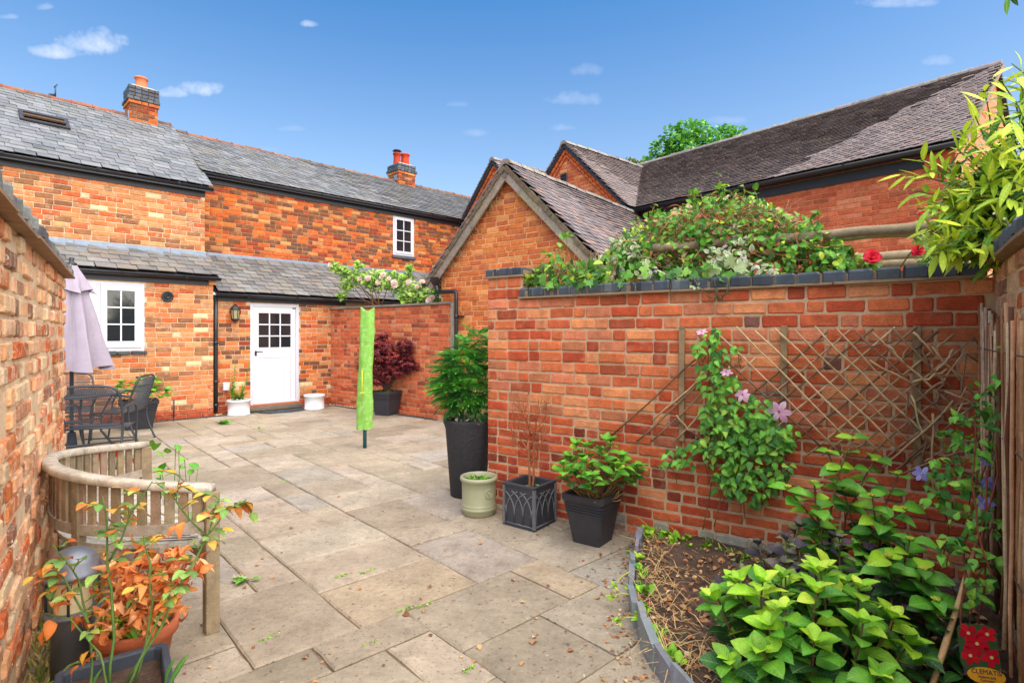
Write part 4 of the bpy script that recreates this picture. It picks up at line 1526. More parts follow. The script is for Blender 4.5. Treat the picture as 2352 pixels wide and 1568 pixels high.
def soil_disc(root, c, r, z, square=None, n=18):
    s = MB()
    rings = []
    for k in (1, .66, .33):
        if square is not None:
            rings.append([p + UP * U_(-.008, .012) for p in sum([[a + (b - a) * t for t in (0, .33, .66)] for a, b in zip(sq(c, square, r * k, z), sq(c, square, r * k, z)[1:] + sq(c, square, r * k, z)[:1])], [])])
        else:
            rings.append([c * V(1, 1, 0) + V(r * k * math.cos(t), r * k * math.sin(t), z + U_(-.008, .012)) for t in [2 * math.pi * q / n for q in range(n)]])
    s.ring4(rings, capt=True)
    s.sm = [True] * len(s.f)
    return part('soil', s, M_SOIL, root)


def square_pot(label, c, ax, hb_, ht, h, col=(52, 52, 58), ribs=True, m=None):
    c = V(c[0], c[1], 0); ax = nrm(V(ax[0], ax[1], 0))
    t = thing('square_planter', label, 'planter', c)
    b = MB()
    prof = [(hb_, 0.0), (hb_ + (ht - hb_) * .60, h * .60)]
    if ribs:
        for k in range(4):
            z = h * (.62 + k * .055); e = hb_ + (ht - hb_) * z / h
            prof += [(e, z), (e + .006, z + h * .008), (e + .006, z + h * .026), (e, z + h * .034)]
    prof += [(hb_ + (ht - hb_) * .87, h * .87), (ht + .004, h * .885), (ht + .006, h * .995), (ht + .002, h), (ht - .016, h), (ht - .02, h * .98), (ht - .028, h * .8)]
    rings = []
    for e, z in prof:
        rr = sq(c, ax, e, z)
        ch = .012
        o = []
        for i, p in enumerate(rr):      # clipped corners
            a, n_ = rr[i - 1], rr[(i + 1) % 4]
            o += [p + nrm(a - p) * ch, p + nrm(n_ - p) * ch]
        rings.append(o)
    b.ring4(rings, S(*col), capb=True)
    part('pot', b, m or M_DARK, t)
    soil_disc(t, c, ht - .022, h * .88, ax)
    return t


def round_pot(name, label, c, prof, m, soil_r, soil_z, seg=40):
    c = V(c[0], c[1], 0)
    t = thing(name, label, 'pot', c)
    b = MB(); b.lathe([(.001, 0)] + prof, c, seg)
    part('pot', b, m, t)
    soil_disc(t, c, soil_r, soil_z)
    return t


# sage crock
SAGE = round_pot('glazed_pot', 'round sage green glazed pot with an embossed badge and weeds in it', (-.27, 4.505),
                 [(.132, 0), (.138, .004), (.138, .035), (.143, .04), (.147, .05), (.143, .06), (.139, .066), (.143, .074), (.139, .082), (.136, .09), (.138, .2), (.139, .262), (.15, .27), (.154, .285), (.15, .30), (.138, .302), (.13, .295), (.128, .24)], M_SAGE, .13, .262)
em = MB()
cE = V(-.27, 4.505, 0)
th0 = math.atan2(-4.505, .27) + .62
def onpot(dx, dz, r=.139): return cE + V(r * math.cos(th0 + dx / r), r * math.sin(th0 + dx / r), .18 + dz)
em.tube([onpot(.036 * math.cos(t), .036 * math.sin(t), .1395) for t in np.linspace(0, 2 * math.pi, 25)], .0035, 6)
em.tube([onpot(0, -.024, .1395), onpot(0, .012, .1395)], .003, 5)
em.tube([onpot(.016 * math.cos(t), .012 + .012 * math.sin(t), .1395) for t in np.linspace(0, 2 * math.pi, 13)], .0025, 5)
em.tube([onpot(-.014, -.02, .1395), onpot(.014, -.02, .1395)], .0025, 5)
part('embossed_badge', em, M_SAGE, SAGE)

# gothic planter
gc = V(.137, 4.265, 0)
gax = nrm(V(.246, -.189, 0)); gay = np.cross(UP, gax)
GP = thing('square_planter', 'dark lead-look cube planter with raised gothic arches and a bare shrub', 'planter', gc)
b = MB()
hw_ = .147
prof = [(hw_, 0), (hw_, .012), (hw_ - .006, .02), (hw_ - .006, .296), (hw_, .30), (hw_ + .003, .318), (hw_, .322), (hw_ - .022, .322), (hw_ - .026, .316), (hw_ - .028, .22)]
b.ring4([sq(gc, gax, e, z) for e, z in prof], S(56, 58, 64), capb=True)
part('pot', b, M_DARK, GP)
soil_disc(GP, gc, hw_ - .022, .235, gax)
b = MB()
LT_ = S(100, 102, 106)
for d_, n_ in ((gax, -gay), (gay, gax), (-gax, gay), (-gay, -gax)):
    f0 = gc + n_ * (hw_ - .004)
    fp2 = lambda x, z, o=0: f0 + d_ * x + UP * z + n_ * o
    for x in (-.138, .138): b.tube([fp2(x, .012, .002), fp2(x, .30, .002)], .011, 6, LT_, smooth=False)
    b.tube([fp2(-.138, .022, .001), fp2(.138, .022, .001)], .006, 6, LT_)
    for x0 in (-.118, -.04, .04, .118):
        for sg in (1, -1):
            pts = [(x0, .026), (x0, .10)] + [(x0 + sg * .155 * (1 - math.cos(t)), .10 + .175 * math.sin(t)) for t in np.linspace(.12, 1.25, 8)]
            pts = [p for p in pts if abs(p[0]) < .125]
            if len(pts) > 3: b.tube([fp2(x, z, .001) for x, z in pts], .0055, 5, LT_)
part('arch_moulding', b, M_DARK, GP)

TP = square_pot('black ribbed square planter holding a green hydrangea against the brick wall', (.567, 3.894), (.81, -.585), .104, .157, .345, m=M_DARK)
AP = square_pot('black ribbed square planter holding the red maple by the courtyard wall', (-2.28, 10.02), (.9, -.43), .145, .205, .43)
HP = square_pot('black ribbed square planter with leggy green hydrangea below the cottage window', (-5.78, 8.55), (.8, .6), .17, .25, .44)

TALL = round_pot('tall_planter', 'tall tapered rough black planter with ferny shrub at the wall end', (-.398, 5.02),
                 [(.155, 0), (.16, .005), (.205, .60), (.222, .655), (.226, .675), (.222, .69), (.20, .69), (.195, .68), (.19, .6)], M_ROUGHP, .196, .655, 48)
WP1 = round_pot('white_pot', 'white glazed pot of tall weeds left of the white door', (-4.93, 9.97),
                [(.18, 0), (.188, .006), (.188, .03), (.18, .036), (.182, .24), (.196, .245), (.2, .262), (.194, .28), (.178, .282), (.17, .27), (.165, .2)], M_POTW, .168, .235, 36)
WP2 = round_pot('white_pot', 'white glazed pot holding bare soil right of the white door', (-3.84, 10.74),
                [(.18, 0), (.188, .006), (.188, .03), (.18, .036), (.18, .24), (.196, .25), (.2, .268), (.196, .285), (.18, .287), (.17, .275), (.165, .2)], M_POTW, .168, .25, 36)
TC = round_pot('terracotta_pot', 'terracotta pot of withered orange hydrangea behind the black trough', (-1.60, 2.36),
               [(.10, 0), (.105, .005), (.135, .17), (.152, .172), (.156, .22), (.15, .226), (.138, .226), (.13, .2), (.125, .15)], M_TERRA, .13, .19, 36)
tb = MB()
tc_ = V(-1.39, 1.93, 0); tax = nrm(V(.279, .197, 0))
BT = thing('plastic_trough', 'black plastic square trough with leggy roses by the bollard lamp', 'planter', tc_)
rings = []
for e, z in [(.13, 0), (.15, .21), (.168, .214), (.17, .25), (.166, .253), (.147, .253), (.143, .245), (.14, .19)]:
    rr = sq(tc_, tax, e, z); o = []
    for i, p in enumerate(rr):
        a, n_ = rr[i - 1], rr[(i + 1) % 4]
        o += [p + nrm(a - p) * .02, p + nrm(n_ - p) * .02]
    rings.append(o)
tb.ring4(rings, S(62, 68, 78), capb=True)
part('pot', tb, M_DARK, BT)
soil_disc(BT, tc_, .14, .205, tax)

# ------------------------------------------------------------------ bollard lamp
lc = V(-1.867, 2.35, 0)
BL = thing('bollard_lamp', 'grey metal garden bollard lamp with domed cap and cream diffuser', 'lamp', lc)
b = MB(); b.lathe([(.001, 0), (.077, 0), (.077, .265), (.082, .27), (.1, .272), (.102, .282), (.095, .288), (.075, .29), (.001, .29)], lc, 32); part('post', b, M_LAMP, BL)
b = MB(); b.lathe([(.066, .288), (.066, .432)], lc, 32); part('diffuser', b, M_CREAM, BL)
b = MB()
for k in range(4):
    t = k * math.pi / 2 + .5; b.tube([lc + V(.09 * math.cos(t), .09 * math.sin(t), .28), lc + V(.09 * math.cos(t), .09 * math.sin(t), .44)], .005, 6)
part('guard_rod', b, M_METAL, BL)
b = MB(); b.lathe([(.001, .428), (.10, .428), (.106, .434), (.106, .446), (.1, .452), (.092, .49), (.07, .522), (.04, .54), (.001, .546)], lc, 36); part('dome_cap', b, M_LAMP, BL)

# ------------------------------------------------------------------ curved bench
E1, E2 = V(-1.47, 2.70, 0), V(-2.50, 3.77, 0)
bm = (E1 + E2) / 2
cd = nrm(E2 - E1); a_ = np.linalg.norm(E2 - E1) / 2
hd = V(-.727, -.687, 0); hd = nrm(hd - cd * np.dot(hd, cd))
BN = thing('curved_bench', 'weathered grey wooden banana-shaped garden bench with slatted back', 'bench', bm + hd * .3)
hfun = lambda c: .555 * (1 - abs(c) ** 2.5)
def bp_(c, f=1.0, z=0.0): return bm + cd * a_ * c + hd * hfun(c) * f + UP * z
WC = lambda a=.12: jit(S(176, 164, 146), a)
cs_ = np.linspace(-1, 1, 41)
rz = lambda c: .70 + .085 * (1 - c * c)
b = MB()
path = [bp_(c, 1.0, rz(c)) for c in cs_]
path[0] = path[0] - cd * .02; path[-1] = path[-1] + cd * .02
# rounded rectangular rail
sec = [(-.034, -.012), (-.028, -.019), (.028, -.019), (.034, -.012), (.034, .01), (.025, .02), (-.025, .02), (-.034, .01)]
rings = []
for i, p in enumerate(path):
    t = nrm(path[min(i + 1, 40)] - path[max(i - 1, 0)]); sd = nrm(np.cross(t, UP))
    rings.append([p + sd * x * U_(.97, 1.03) + UP * z * U_(.95, 1.05) for x, z in sec])
b.ring4(rings, WC(.05), capb=True, capt=True); b.sm = [True] * len(b.f)
b.c = [jit(S(188, 178, 160), .1) for _ in b.c]
part('top_rail', b, M_WOOD, BN)
b = MB()
for i in range(40):
    b.beam(bp_(cs_[i], .985, .515), bp_(cs_[i + 1], .985, .515), .028, .05, UP, WC(.06))
part('lower_rail', b, M_WOOD, BN)
arc = np.concatenate(([0], np.cumsum([np.linalg.norm(bp_(x) - bp_(y)) for x, y in zip(cs_, cs_[1:])])))
ns = 32
for k in range(1, ns):
    L_ = arc[-1] * k / ns
    c = float(np.interp(L_, arc, cs_))
    t = nrm(bp_(c + .01) - bp_(c - .01)); sd = np.cross(t, UP)
    b = MB()
    z0, z1 = .53, rz(c) - .015
    col = jit(S(148, 130, 102), .2)
    b.box(bp_(c, .985, (z0 + z1) / 2), .042, .016, z1 - z0, t, sd, UP, col, .003)
    part('back_slat', b, M_WOOD, BN)
def seat_pt(c, k, z): return bm + cd * a_ * c + hd * (hfun(c) - .05 - .056 * k) + UP * z
for k in range(9):      # slats follow the back curve, each a step further in, cut where they meet the front edge
    cc = [c for c in np.linspace(-.97, .97, 61) if hfun(c) - .05 - .056 * k > .025]
    if len(cc) < 4: continue
    b = MB()
    for c0, c1 in zip(cc, cc[1:]): b.beam(seat_pt(c0, k, .435), seat_pt(c1, k, .435), .046, .02, UP, S(198, 190, 178))
    b.c = [jit(S(196, 188, 172), .07)] * len(b.c)
    part('seat_slat', b, M_WOOD, BN)
b = MB()
for i in range(40): b.beam(bp_(cs_[i], .05, .375), bp_(cs_[i + 1], .05, .375), .025, .09, UP, WC(.05))
part('front_apron', b, M_WOOD, BN)
for c, f, zt in ((-1, 1, .685), (1, 1, .685), (-.45, .98, .765), (.45, .98, .765)):
    b = MB(); t = nrm(bp_(min(c + .01, 1)) - bp_(max(c - .01, -1))) if abs(c) < 1 else hd
    b.box(bp_(c, f, zt / 2), .062 if abs(c) == 1 else .045, .062 if abs(c) == 1 else .045, zt, t, np.cross(UP, t), UP, jit(S(146, 128, 102), .1), .004)
    part('leg', b, M_WOOD, BN)
for c in (-.62, -.2, .2, .62):
    b = MB(); b.beam(bp_(c, .97, .405), bp_(c, .06, .405), .03, .04, UP, WC(.1)); part('seat_bearer', b, M_WOOD, BN)
for c in (-.3, .3):
    b = MB(); b.beam(bp_(c, .1, 0), bp_(c, .1, .4), .05, .05, cd, WC(.1)); part('leg', b, M_WOOD, BN)

# ------------------------------------------------------------------ garden table, chairs, parasol
TCN = V(-5.42, 6.8, 0)
TB = thing('garden_table', 'round dark metal garden table under the folded lilac parasol', 'table', TCN)
b = MB(); b.lathe([(.03, .70), (.52, .70), (.53, .708), (.53, .722), (.52, .728), (.03, .728)], TCN, 40); part('table_top', b, M_METAL, TB)
for k in range(4):
    t = k * math.pi / 2 + .4; d_ = V(math.cos(t), math.sin(t), 0)
    b = MB(); b.tube([TCN + d_ * .42 + UP * .70, TCN + d_ * .30 + UP * .45, TCN + d_ * .30 + UP * .25, TCN + d_ * .46 + UP * .01], .014, 8); part('leg', b, M_METAL, TB)
b = MB(); b.lathe([(.3, .40), (.31, .41), (.3, .42)], TCN, 30); part('brace_ring', b, M_METAL, TB)


def chair(label, c, ang):
    c = V(c[0], c[1], 0)
    fy = V(-math.sin(ang), math.cos(ang), 0); fx = V(math.cos(ang), math.sin(ang), 0)
    P = lambda x, y, z: c + fx * x + fy * y + UP * z
    t = thing('mesh_chair', label, 'chair', c, 'metal mesh garden chairs round the table')
    def sm(pts, n=5):   # Catmull-Rom
        pts = [V(*p) for p in pts]; q = [pts[0]] + pts + [pts[-1]]; o = []
        for i in range(1, len(q) - 2):
            for k in range(n):
                s = k / n
                o.append(.5 * (2 * q[i] + (q[i + 1] - q[i - 1]) * s + (2 * q[i - 1] - 5 * q[i] + 4 * q[i + 1] - q[i + 2]) * s * s + (3 * q[i] - q[i - 1] - 3 * q[i + 1] + q[i + 2]) * s ** 3))
        return [P(*x) for x in o + [q[-1]]]
    half = [(-.25, -.34, .0), (-.262, -.24, .25), (-.27, -.22, .45), (-.275, -.26, .65), (-.26, -.315, .82), (-.19, -.335, .885), (0, -.345, .90)]
    b = MB(); b.tube(sm(half + [(-x, y, z) for x, y, z in half[-2::-1]]), .0135, 8); part('back_frame', b, M_METAL, t)
    def bk(x, z):       # back surface
        y = -.22 - .13 * max(0, (z - .45) / .45) ** 1.3
        return P(x, y + .03 * (1 - (x / .26) ** 2) * -1, z)
    b = MB()
    n = 26
    for k in range(-n, n):
        for sg in (1, -1):
            pts = []
            for q in np.linspace(0, 1, 7):
                z = .47 + .41 * q; x = (k * .021 + sg * (q - .5) * .41 * .55)
                lim_ = .262 if z < .8 else .262 - (z - .8) * .9
                if abs(x) < lim_: pts.append(bk(x, z))
            if len(pts) > 1: b.tube(pts, .0034, 3, cap=False, smooth=False)
    b.tube([bk(x, .47) for x in np.linspace(-.265, .265, 9)], .008, 6); b.tube([bk(x, .765) for x in np.linspace(-.255, .255, 9)], .006, 6)
    part('back_mesh', b, M_METAL, t)
    b = MB()
    ys = [-.22, -.05, .12, .21, .245]; zs = [.43, .415, .425, .425, .40]
    b.ring4([[P(x * .26, y, z + .0 * x) for x in (-1, -.5, 0, .5, 1)] for y, z in zip(ys, zs)], closed=False)
    b.ring4([[P(x * .26, y, z - .006) for x in (1, .5, 0, -.5, -1)] for y, z in zip(ys, zs)], closed=False)
    for sx in (-1, 1): b.tube([P(sx * .26, y, z) for y, z in zip(ys, zs)], .010, 6)
    b.tube([P(x, .245, .40) for x in (-.26, 0, .26)], .010, 6); b.tube([P(x, -.22, .43) for x in (-.26, 0, .26)], .010, 6)
    part('seat', b, M_METAL, t)
    for sx in (-1, 1):
        b = MB(); b.tube(sm([(sx * .25, .25, 0), (sx * .265, .215, .3), (sx * .275, .2, .5), (sx * .285, .13, .64), (sx * .285, -.05, .665), (sx * .275, -.25, .63)]), .0125, 8); part('arm', b, M_METAL, t)
    b = MB(); b.tube([P(-.262, .215, .25), P(.262, .215, .25)], .008, 6); b.tube([P(-.26, -.24, .25), P(.26, .215, .22)], .008, 6); part('stretcher', b, M_METAL, t)
    return t


chair('dark metal mesh garden chair turned away, its back behind the curved bench', (-4.60, 6.20), .30)
chair('dark metal mesh garden chair standing sideways beside the hydrangea planter', (-5.30, 7.46), 1.78)
chair('dark metal mesh garden chair mostly hidden behind the parasol pole', (-6.12, 7.62), -2.5)

UM = thing('parasol', 'folded lilac-grey parasol standing through the garden table', 'parasol', TCN)
b = MB(); b.tube([TCN + UP * .02, TCN + UP * 2.34], .021, 12); part('pole', b, M_METAL, UM)
b = MB(); b.lathe([(.001, .0), (.24, .0), (.25, .02), (.24, .05), (.06, .07), (.04, .25), (.03, .25)], TCN, 28); part('base', b, M_METAL, UM)
def folds(zs_, R, amp, lobes, ph, name, seg=96):
    rings = []
    for i, z in enumerate(zs_):
        k = i / (len(zs_) - 1)
        ring = []
        for q in range(seg):
            th = 2 * math.pi * q / seg
            w = abs(math.sin(lobes / 2 * th + ph + .3 * k)) ** .55
            tw = th + .16 * math.sin(lobes * th + ph * 2) * k
            r = R(k) * (1 - amp(k) + amp(k) * 1.5 * w) * (1 + .05 * math.sin(3 * th + 5 * k))
            ring.append(TCN + V(.03 * k, 0, 0) + V(r * math.cos(tw), r * math.sin(tw), z + .035 * k * math.sin(lobes * th / 2 + 1.2)))
        rings.append(ring)
    m_ = MB(); m_.ring4(rings); m_.sm = [True] * len(m_.f)
    return part(name, m_, M_FABRIC, UM)
folds(np.linspace(2.12, 1.03, 14), lambda k: .10 + .25 * k ** .85, lambda k: .18 + .34 * k, 8, .4, 'canopy')
folds(np.linspace(2.30, 1.98, 8), lambda k: .055 + .145 * k ** 1.1, lambda k: .05 + .25 * k, 8, .9, 'vent_flap')
b = MB(); b.lathe([(.001, 2.40), (.03, 2.39), (.02, 2.36), (.03, 2.34), (.055, 2.325), (.058, 2.30), (.02, 2.29)], TCN, 16); part('finial', b, M_BLACK, UM)
b = MB(); b.tube([TCN + V(.06, -.09, 2.3), TCN + V(.1, -.13, 2.2), TCN + V(.09, -.15, 2.12), TCN + V(.06, -.12, 2.2), TCN + V(.03, -.08, 2.29)], .004, 5, (.9, .9, .88)); part('cord', b, M_POTW, UM)

# ------------------------------------------------------------------ rotary dryer in its cover
dc = V(-1.886, 7.08, 0)
RD_ = thing('rotary_dryer', 'folded rotary clothes dryer in a lime green cover on a teal pole', 'clothes dryer', dc)
b = MB(); b.tube([dc, dc + UP * .5], .024, 12); part('pole', b, M_POLE, RD_)
b = MB()
rings = []
for i, z in enumerate(np.linspace(.24, 1.75, 22)):
    k = i / 21
    ring = []
    wx, wy = .098 - .016 * k + .004 * math.sin(9 * k) , .072 - .02 * k
    cx_ = V(-.01 + .045 * k, 0, 0)
    for q in range(28):
        th = 2 * math.pi * q / 28
        r = 1 + .08 * math.sin(5 * th + 9 * k) + .05 * math.sin(9 * th - 23 * k) + U_(-.03, .03)
        ring.append(dc + cx_ + V(wx * math.cos(th) * r, wy * math.sin(th) * r, z + (.05 * abs(math.cos(th)) ** 3 if i == 21 else 0)))
    rings.append(ring)
b.ring4(rings); b.sm = [True] * len(b.f)
top = rings[-1]
b.add([p for p in top] + [np.mean(top, axis=0) - UP * .03], [(q, (q + 1) % 28, 28) for q in range(28)], smooth=True)
cv = part('cover', b, M_LIMEG, RD_)
b = MB(); b.tube([dc + V(-.02, -.083, .62), dc + V(-.012, -.085, .8), dc + V(-.012, -.085, 1.0)], .006, 5); b.tube([dc + V(-.04, -.083, .72), dc + V(-.02, -.088, .70), dc + V(.01, -.086, .72)], .006, 5); part('drawstring', b, mat('yellow_cord', S(226, 206, 40), rough=.6, var=.1, bump=0), cv)

# ------------------------------------------------------------------ door mat
b = MB()
mc = B1.pt(1.13, 0, .30)
pts = [mc + B1.d * .43 * math.cos(t) + B1.n * .36 * math.sin(t) for t in np.linspace(0, math.pi, 22)]
b.prism([p + UP * .004 for p in pts], UP * .014)
for k in range(9):
    t = math.pi * (k + .5) / 9
    b.tube([mc + B1.d * .1 * math.cos(t) + B1.n * .08 * math.sin(t) + UP * .02, mc + B1.d * .38 * math.cos(t) + B1.n * .31 * math.sin(t) + UP * .02], .006, 5)
b.tube([mc + B1.d * .40 * math.cos(t) + B1.n * .33 * math.sin(t) + UP * .02 for t in np.linspace(0, math.pi, 22)], .008, 5)
solo('door_mat', b, M_RUBBER, 'half-round dark rubber mat on the paving before the door', 'door mat')

# ------------------------------------------------------------------ twig trellis on the garden wall
TR = thing('twig_trellis', 'trellis of thin crossed twigs on three timber battens against the brick wall', 'trellis', PW.pt(2.3, .05, .03))
for (u, v0, v1) in ((1568, 750, 1012), (1802, 748, 1040), (2106, 748, 1090)):
    s_, za = PW.hit(u, v0); zb = PW.hit(u, v1)[1]
    b = MB(); pbox(b, PW, s_ - .019, s_ + .019, zb, za, .004, .03, jit(S(150, 124, 92), .08), .003); part('batten', b, M_GREYW, TR)
TWC = lambda: jit(random.choice([S(176, 144, 106), S(152, 120, 90), S(194, 166, 128), S(126, 98, 76)]), .15)
def twig(u0, v0, u1, v1, o=.045, r=.0062, nm='twig', bow=.02):
    a, c = PW.px(u0, v0, o), PW.px(u1, v1, o)
    n = 5
    q = [a + (c - a) * k / n + PW.d * U_(-bow, bow) * .35 + UP * U_(-bow, bow) * .35 for k in range(n + 1)]
    b = MB(); b.tube(q, [r * U_(.8, 1.15) for _ in q], 6, [TWC()] * 1 if False else TWC()); part(nm, b, M_TWIG, TR)
rising = [(1405, 1000, 1618, 806), (1463, 1014, 1640, 850), (1496, 1012, 1700, 822), (1545, 1016, 1735, 820), (1500, 965, 1640, 840)]
for k in range(13):
    u0, v0 = 1560 + k * 47, 1030 + k * 3
    u1 = u0 + (v0 - 756) / .80
    if u1 > 2185: u1 = 2185 + U_(-25, 10)
    rising.append((u0, v0 + U_(-10, 16), u1, v0 - (u1 - u0) * .80 + U_(-6, 6)))
for q in rising: twig(*q, o=.040, r=.0061, bow=.018)
for k in range(12):
    u0 = 1600 + k * 45
    u1 = min(u0 + 285, 2160 + U_(-20, 40))
    twig(u0, 757 + U_(-8, 10), u1, 757 + (u1 - u0) * .96 + U_(-8, 12), o=.054, r=.0059, bow=.018)
for q in ((1552, 950, 1600, 1005), (1580, 985, 1640, 1032), (1620, 930, 1700, 1010), (2066, 830, 2092, 780), (2042, 792, 2075, 835), (2118, 795, 2135, 850), (2125, 905, 2175, 868), (2080, 905, 2090, 990), (2098, 905, 2125, 1010),
          (2030, 1075, 2190, 920), (2045, 1085, 2180, 985), (2075, 1090, 2250, 1020), (2140, 950, 2150, 1140), (2130, 1010, 2115, 1085), (1960, 805, 2045, 785), (2000, 830, 2090, 880), (2100, 880, 2180, 850), (2150, 855, 2195, 800), (2145, 800, 2200, 870), (2168, 870, 2145, 930)):
    twig(*q, o=U_(.05, .075), r=.006, bow=.03)
for (u, v) in ((1770, 905), (1545, 968), (1800, 1080)):
    p = PW.px(u, v, .06)
    b = MB(); b.tube([p + PW.d * .05 * math.cos(t) + UP * .014 * math.sin(t) + PW.n * .012 * math.sin(2 * t) for t in np.linspace(0, 2 * math.pi, 14)], .0025, 5); part('plant_tie', b, mat('tie', S(10, 96, 104), rough=.4, var=0, bump=0), TR)

# ------------------------------------------------------------------ willow stick screen on the right wall
WS = thing('willow_screen', 'screen of upright brown willow sticks wired along the pale brick wall', 'screen', PR.pt(.8, .05, .05))
x = .03
k = 0
while x < 1.75:
    r = U_(.0038, .0085)
    o = U_(.02, .085)
    top_ = 1.50 + .06 * math.sin(x * 7) + U_(-.06, .05)
    lo_ = U_(.30, .5) if x < .5 else U_(.25, .45)
    q = [PR.pt(x + U_(-.022, .022) - .05 * (1 - z / 1.5) * (x > .6), z, o + U_(-.006, .006)) for z in np.linspace(lo_, top_, 6)]
    b = MB(); b.tube(q, [r * U_(.85, 1.1) for _ in q], 6, jit(random.choice([S(176, 122, 82), S(146, 100, 70), S(190, 150, 110), S(104, 72, 52), S(206, 176, 144)]), .15)); part('willow_stick', b, M_TWIG, WS)
    x += r * 2.0 + U_(.0, .02)
b = MB()
for z in (.62, 1.05, 1.38): b.tube([PR.pt(x, z, .07) for x in np.linspace(0, 1.75, 8)], .003, 5, S(90, 80, 70))
part('wire', b, M_TWIG, WS)
for q in range(9):
    p = PR.pt(U_(-.02, .12), U_(1.0, 1.4), .06)
    b = MB(); b.tube([p, p + V(U_(-.10, -.02), U_(-.02, .05), U_(-.12, .1)), p + V(U_(-.2, -.08), U_(-.03, .05), U_(-.2, .1))], [.006, .005, .003], 5, TWC()); part('stray_twig', b, M_TWIG, WS)

# ------------------------------------------------------------------ pergola rails beyond the wall
PGO = thing('pergola', 'weathered round-pole pergola rising behind the garden wall', 'pergola', V(2.4, 4.6, 0))
def rail(u0, v0, u1, v1, Y1, r):
    p1 = at(u1, v1, Y1)
    # runs parallel to the garden wall at one height
    z = p1[2]
    p = [p1]
    rr = ray(u0, v0)
    t = (z - HC) / rr[2]
    p0 = rr * t; p0[2] = z
    b = MB()
    q = [p0 + (p1 - p0) * k / 8 + UP * U_(-.006, .006) for k in range(9)]
    b.tube(q, [r * U_(.93, 1.07) for _ in q], 10, S(146, 130, 104)); return part('rail', b, M_GREYW, PGO)
rail(1500, 569, 1668, 559, 4.05, .034)
rail(1640, 561, 2230, 512, 3.28, .034)
rail(1860, 549, 2240, 521, 3.6, .032)
rail(1940, 592, 2240, 577, 4.9, .040)
rail(1990, 607, 2250, 592, 5.2, .042)
for (u, Y) in ((1560, 4.75), (2215, 3.9)):
    p = at(u, 768, Y); b = MB(); b.tube([V(p[0], p[1], -.05), V(p[0], p[1], 2.25 if Y > 4 else 2.1)], .05, 10, S(140, 122, 96)); part('post', b, M_GREYW, PGO)

# ------------------------------------------------------------------ bamboo cane with the plant label
cn0, cn1 = gnd(2120, 1640, .05), at(2262, 1195, 2.35)
b = MB()
q = [cn0 + (cn1 - cn0) * k / 9 for k in range(10)]
b.tube(q, [.0105 if k % 3 else .0125 for k in range(10)], 8, S(206, 164, 112))
solo('bamboo_cane', b, M_TWIG, 'slanting pale bamboo cane supporting the clematis beside the red label', 'cane')
lc = at(2249, 1498, 1.98)
ld = nrm(V(1, -.25, 0)); ln_ = nrm(V(-.25, -1, .25)); lu = nrm(np.cross(ld, -ln_)); lu = lu if lu[2] > 0 else -lu
LB = thing('plant_label', 'plastic plant label with red clematis picture and orange name oval', 'plant label', lc - lu * .11)
def rrect(w, h, r, cx=0, cy=0, n=6):
    o = []
    for (sx, sy, a0) in ((1, 1, 0), (-1, 1, 90), (-1, -1, 180), (1, -1, 270)):
        for k in range(n + 1):
            t = math.radians(a0 + 90 * k / n); o.append((cx + sx * (w / 2 - r) + r * math.cos(t), cy + sy * (h / 2 - r) + r * math.sin(t)))
    return o
L2 = lambda x, y, o=0: lc + ld * x + lu * y + ln_ * o
b = MB(); b.prism([L2(x, y, -.001) for x, y in rrect(.122, .155, .03, 0, .016)], ln_ * .002, S(58, 92, 50)); part('card', b, M_PAPER, LB)
b = MB()
rf = random.Random(3)
for (fx, fy, fr) in ((-.005, .03, .042), (.035, -.01, .036), (-.03, -.012, .034), (-.028, .062, .034), (.03, .065, .032)):
    for k in range(5):
        a = 2 * math.pi * k / 5 + fx * 60
        pts = [(fx + fr * t * math.cos(a) - s * fr * .36 * math.sin(a), fy + fr * t * math.sin(a) + s * fr * .36 * math.cos(a)) for t, s in ((.05, 0), (.35, -.8), (.75, -.9), (1, 0), (.75, .9), (.35, .8))]
        pts = [(max(-.058, min(.058, x)), max(-.058, min(.09, y))) for x, y in pts]
        b.add([L2(x, y, .002 + .0004 * (k % 3)) for x, y in pts], [tuple(range(6))], jit(S(204, 24, 44), .2))
    b.add([L2(fx + .006 * math.cos(t), fy + .006 * math.sin(t), .004) for t in np.linspace(0, 6, 8)], [tuple(range(8))], S(230, 200, 120))
part('printed_flower', b, M_PAPER, LB)
b = MB(); b.prism([L2(.012 + .058 * math.cos(t), -.072 + .027 * math.sin(t), .002) for t in np.linspace(0, 2 * math.pi, 30)[:-1]], ln_ * .003, S(244, 172, 40)); part('name_oval', b, M_PAPER, LB)
dg = bpy.context.evaluated_depsgraph_get()
for txt, size, dy in (('CLEMATIS', .021, -.066), ('Madame Julia', .0105, -.079), ('Correvon', .0105, -.090)):
    cu = bpy.data.curves.new('lettering', 'FONT'); cu.body = txt; cu.size = size; cu.align_x = 'CENTER'; cu.extrude = .0004
    to = bpy.data.objects.new('lettering', cu); link(to)
    bpy.context.view_layer.update()
    me = bpy.data.meshes.new_from_object(to.evaluated_get(bpy.context.evaluated_depsgraph_get()))
    bpy.data.objects.remove(to)
    me.materials.clear(); me.materials.append(mat('ink', S(60, 36, 86), rough=.5, var=0, bump=0))
    o = bpy.data.objects.new('lettering', me); o.parent = LB
    M = M4(ld, lu, ln_, L2(.012, dy, .0062) - ORG[LB]); o.matrix_local = Matrix(M.tolist()); link(o)
b = MB(); b.tube([L2(-.055, .02, -.004), L2(-.075, .0, -.012)], .004, 5, S(60, 80, 78)); part('label_tie', b, M_RUBBER, LB)

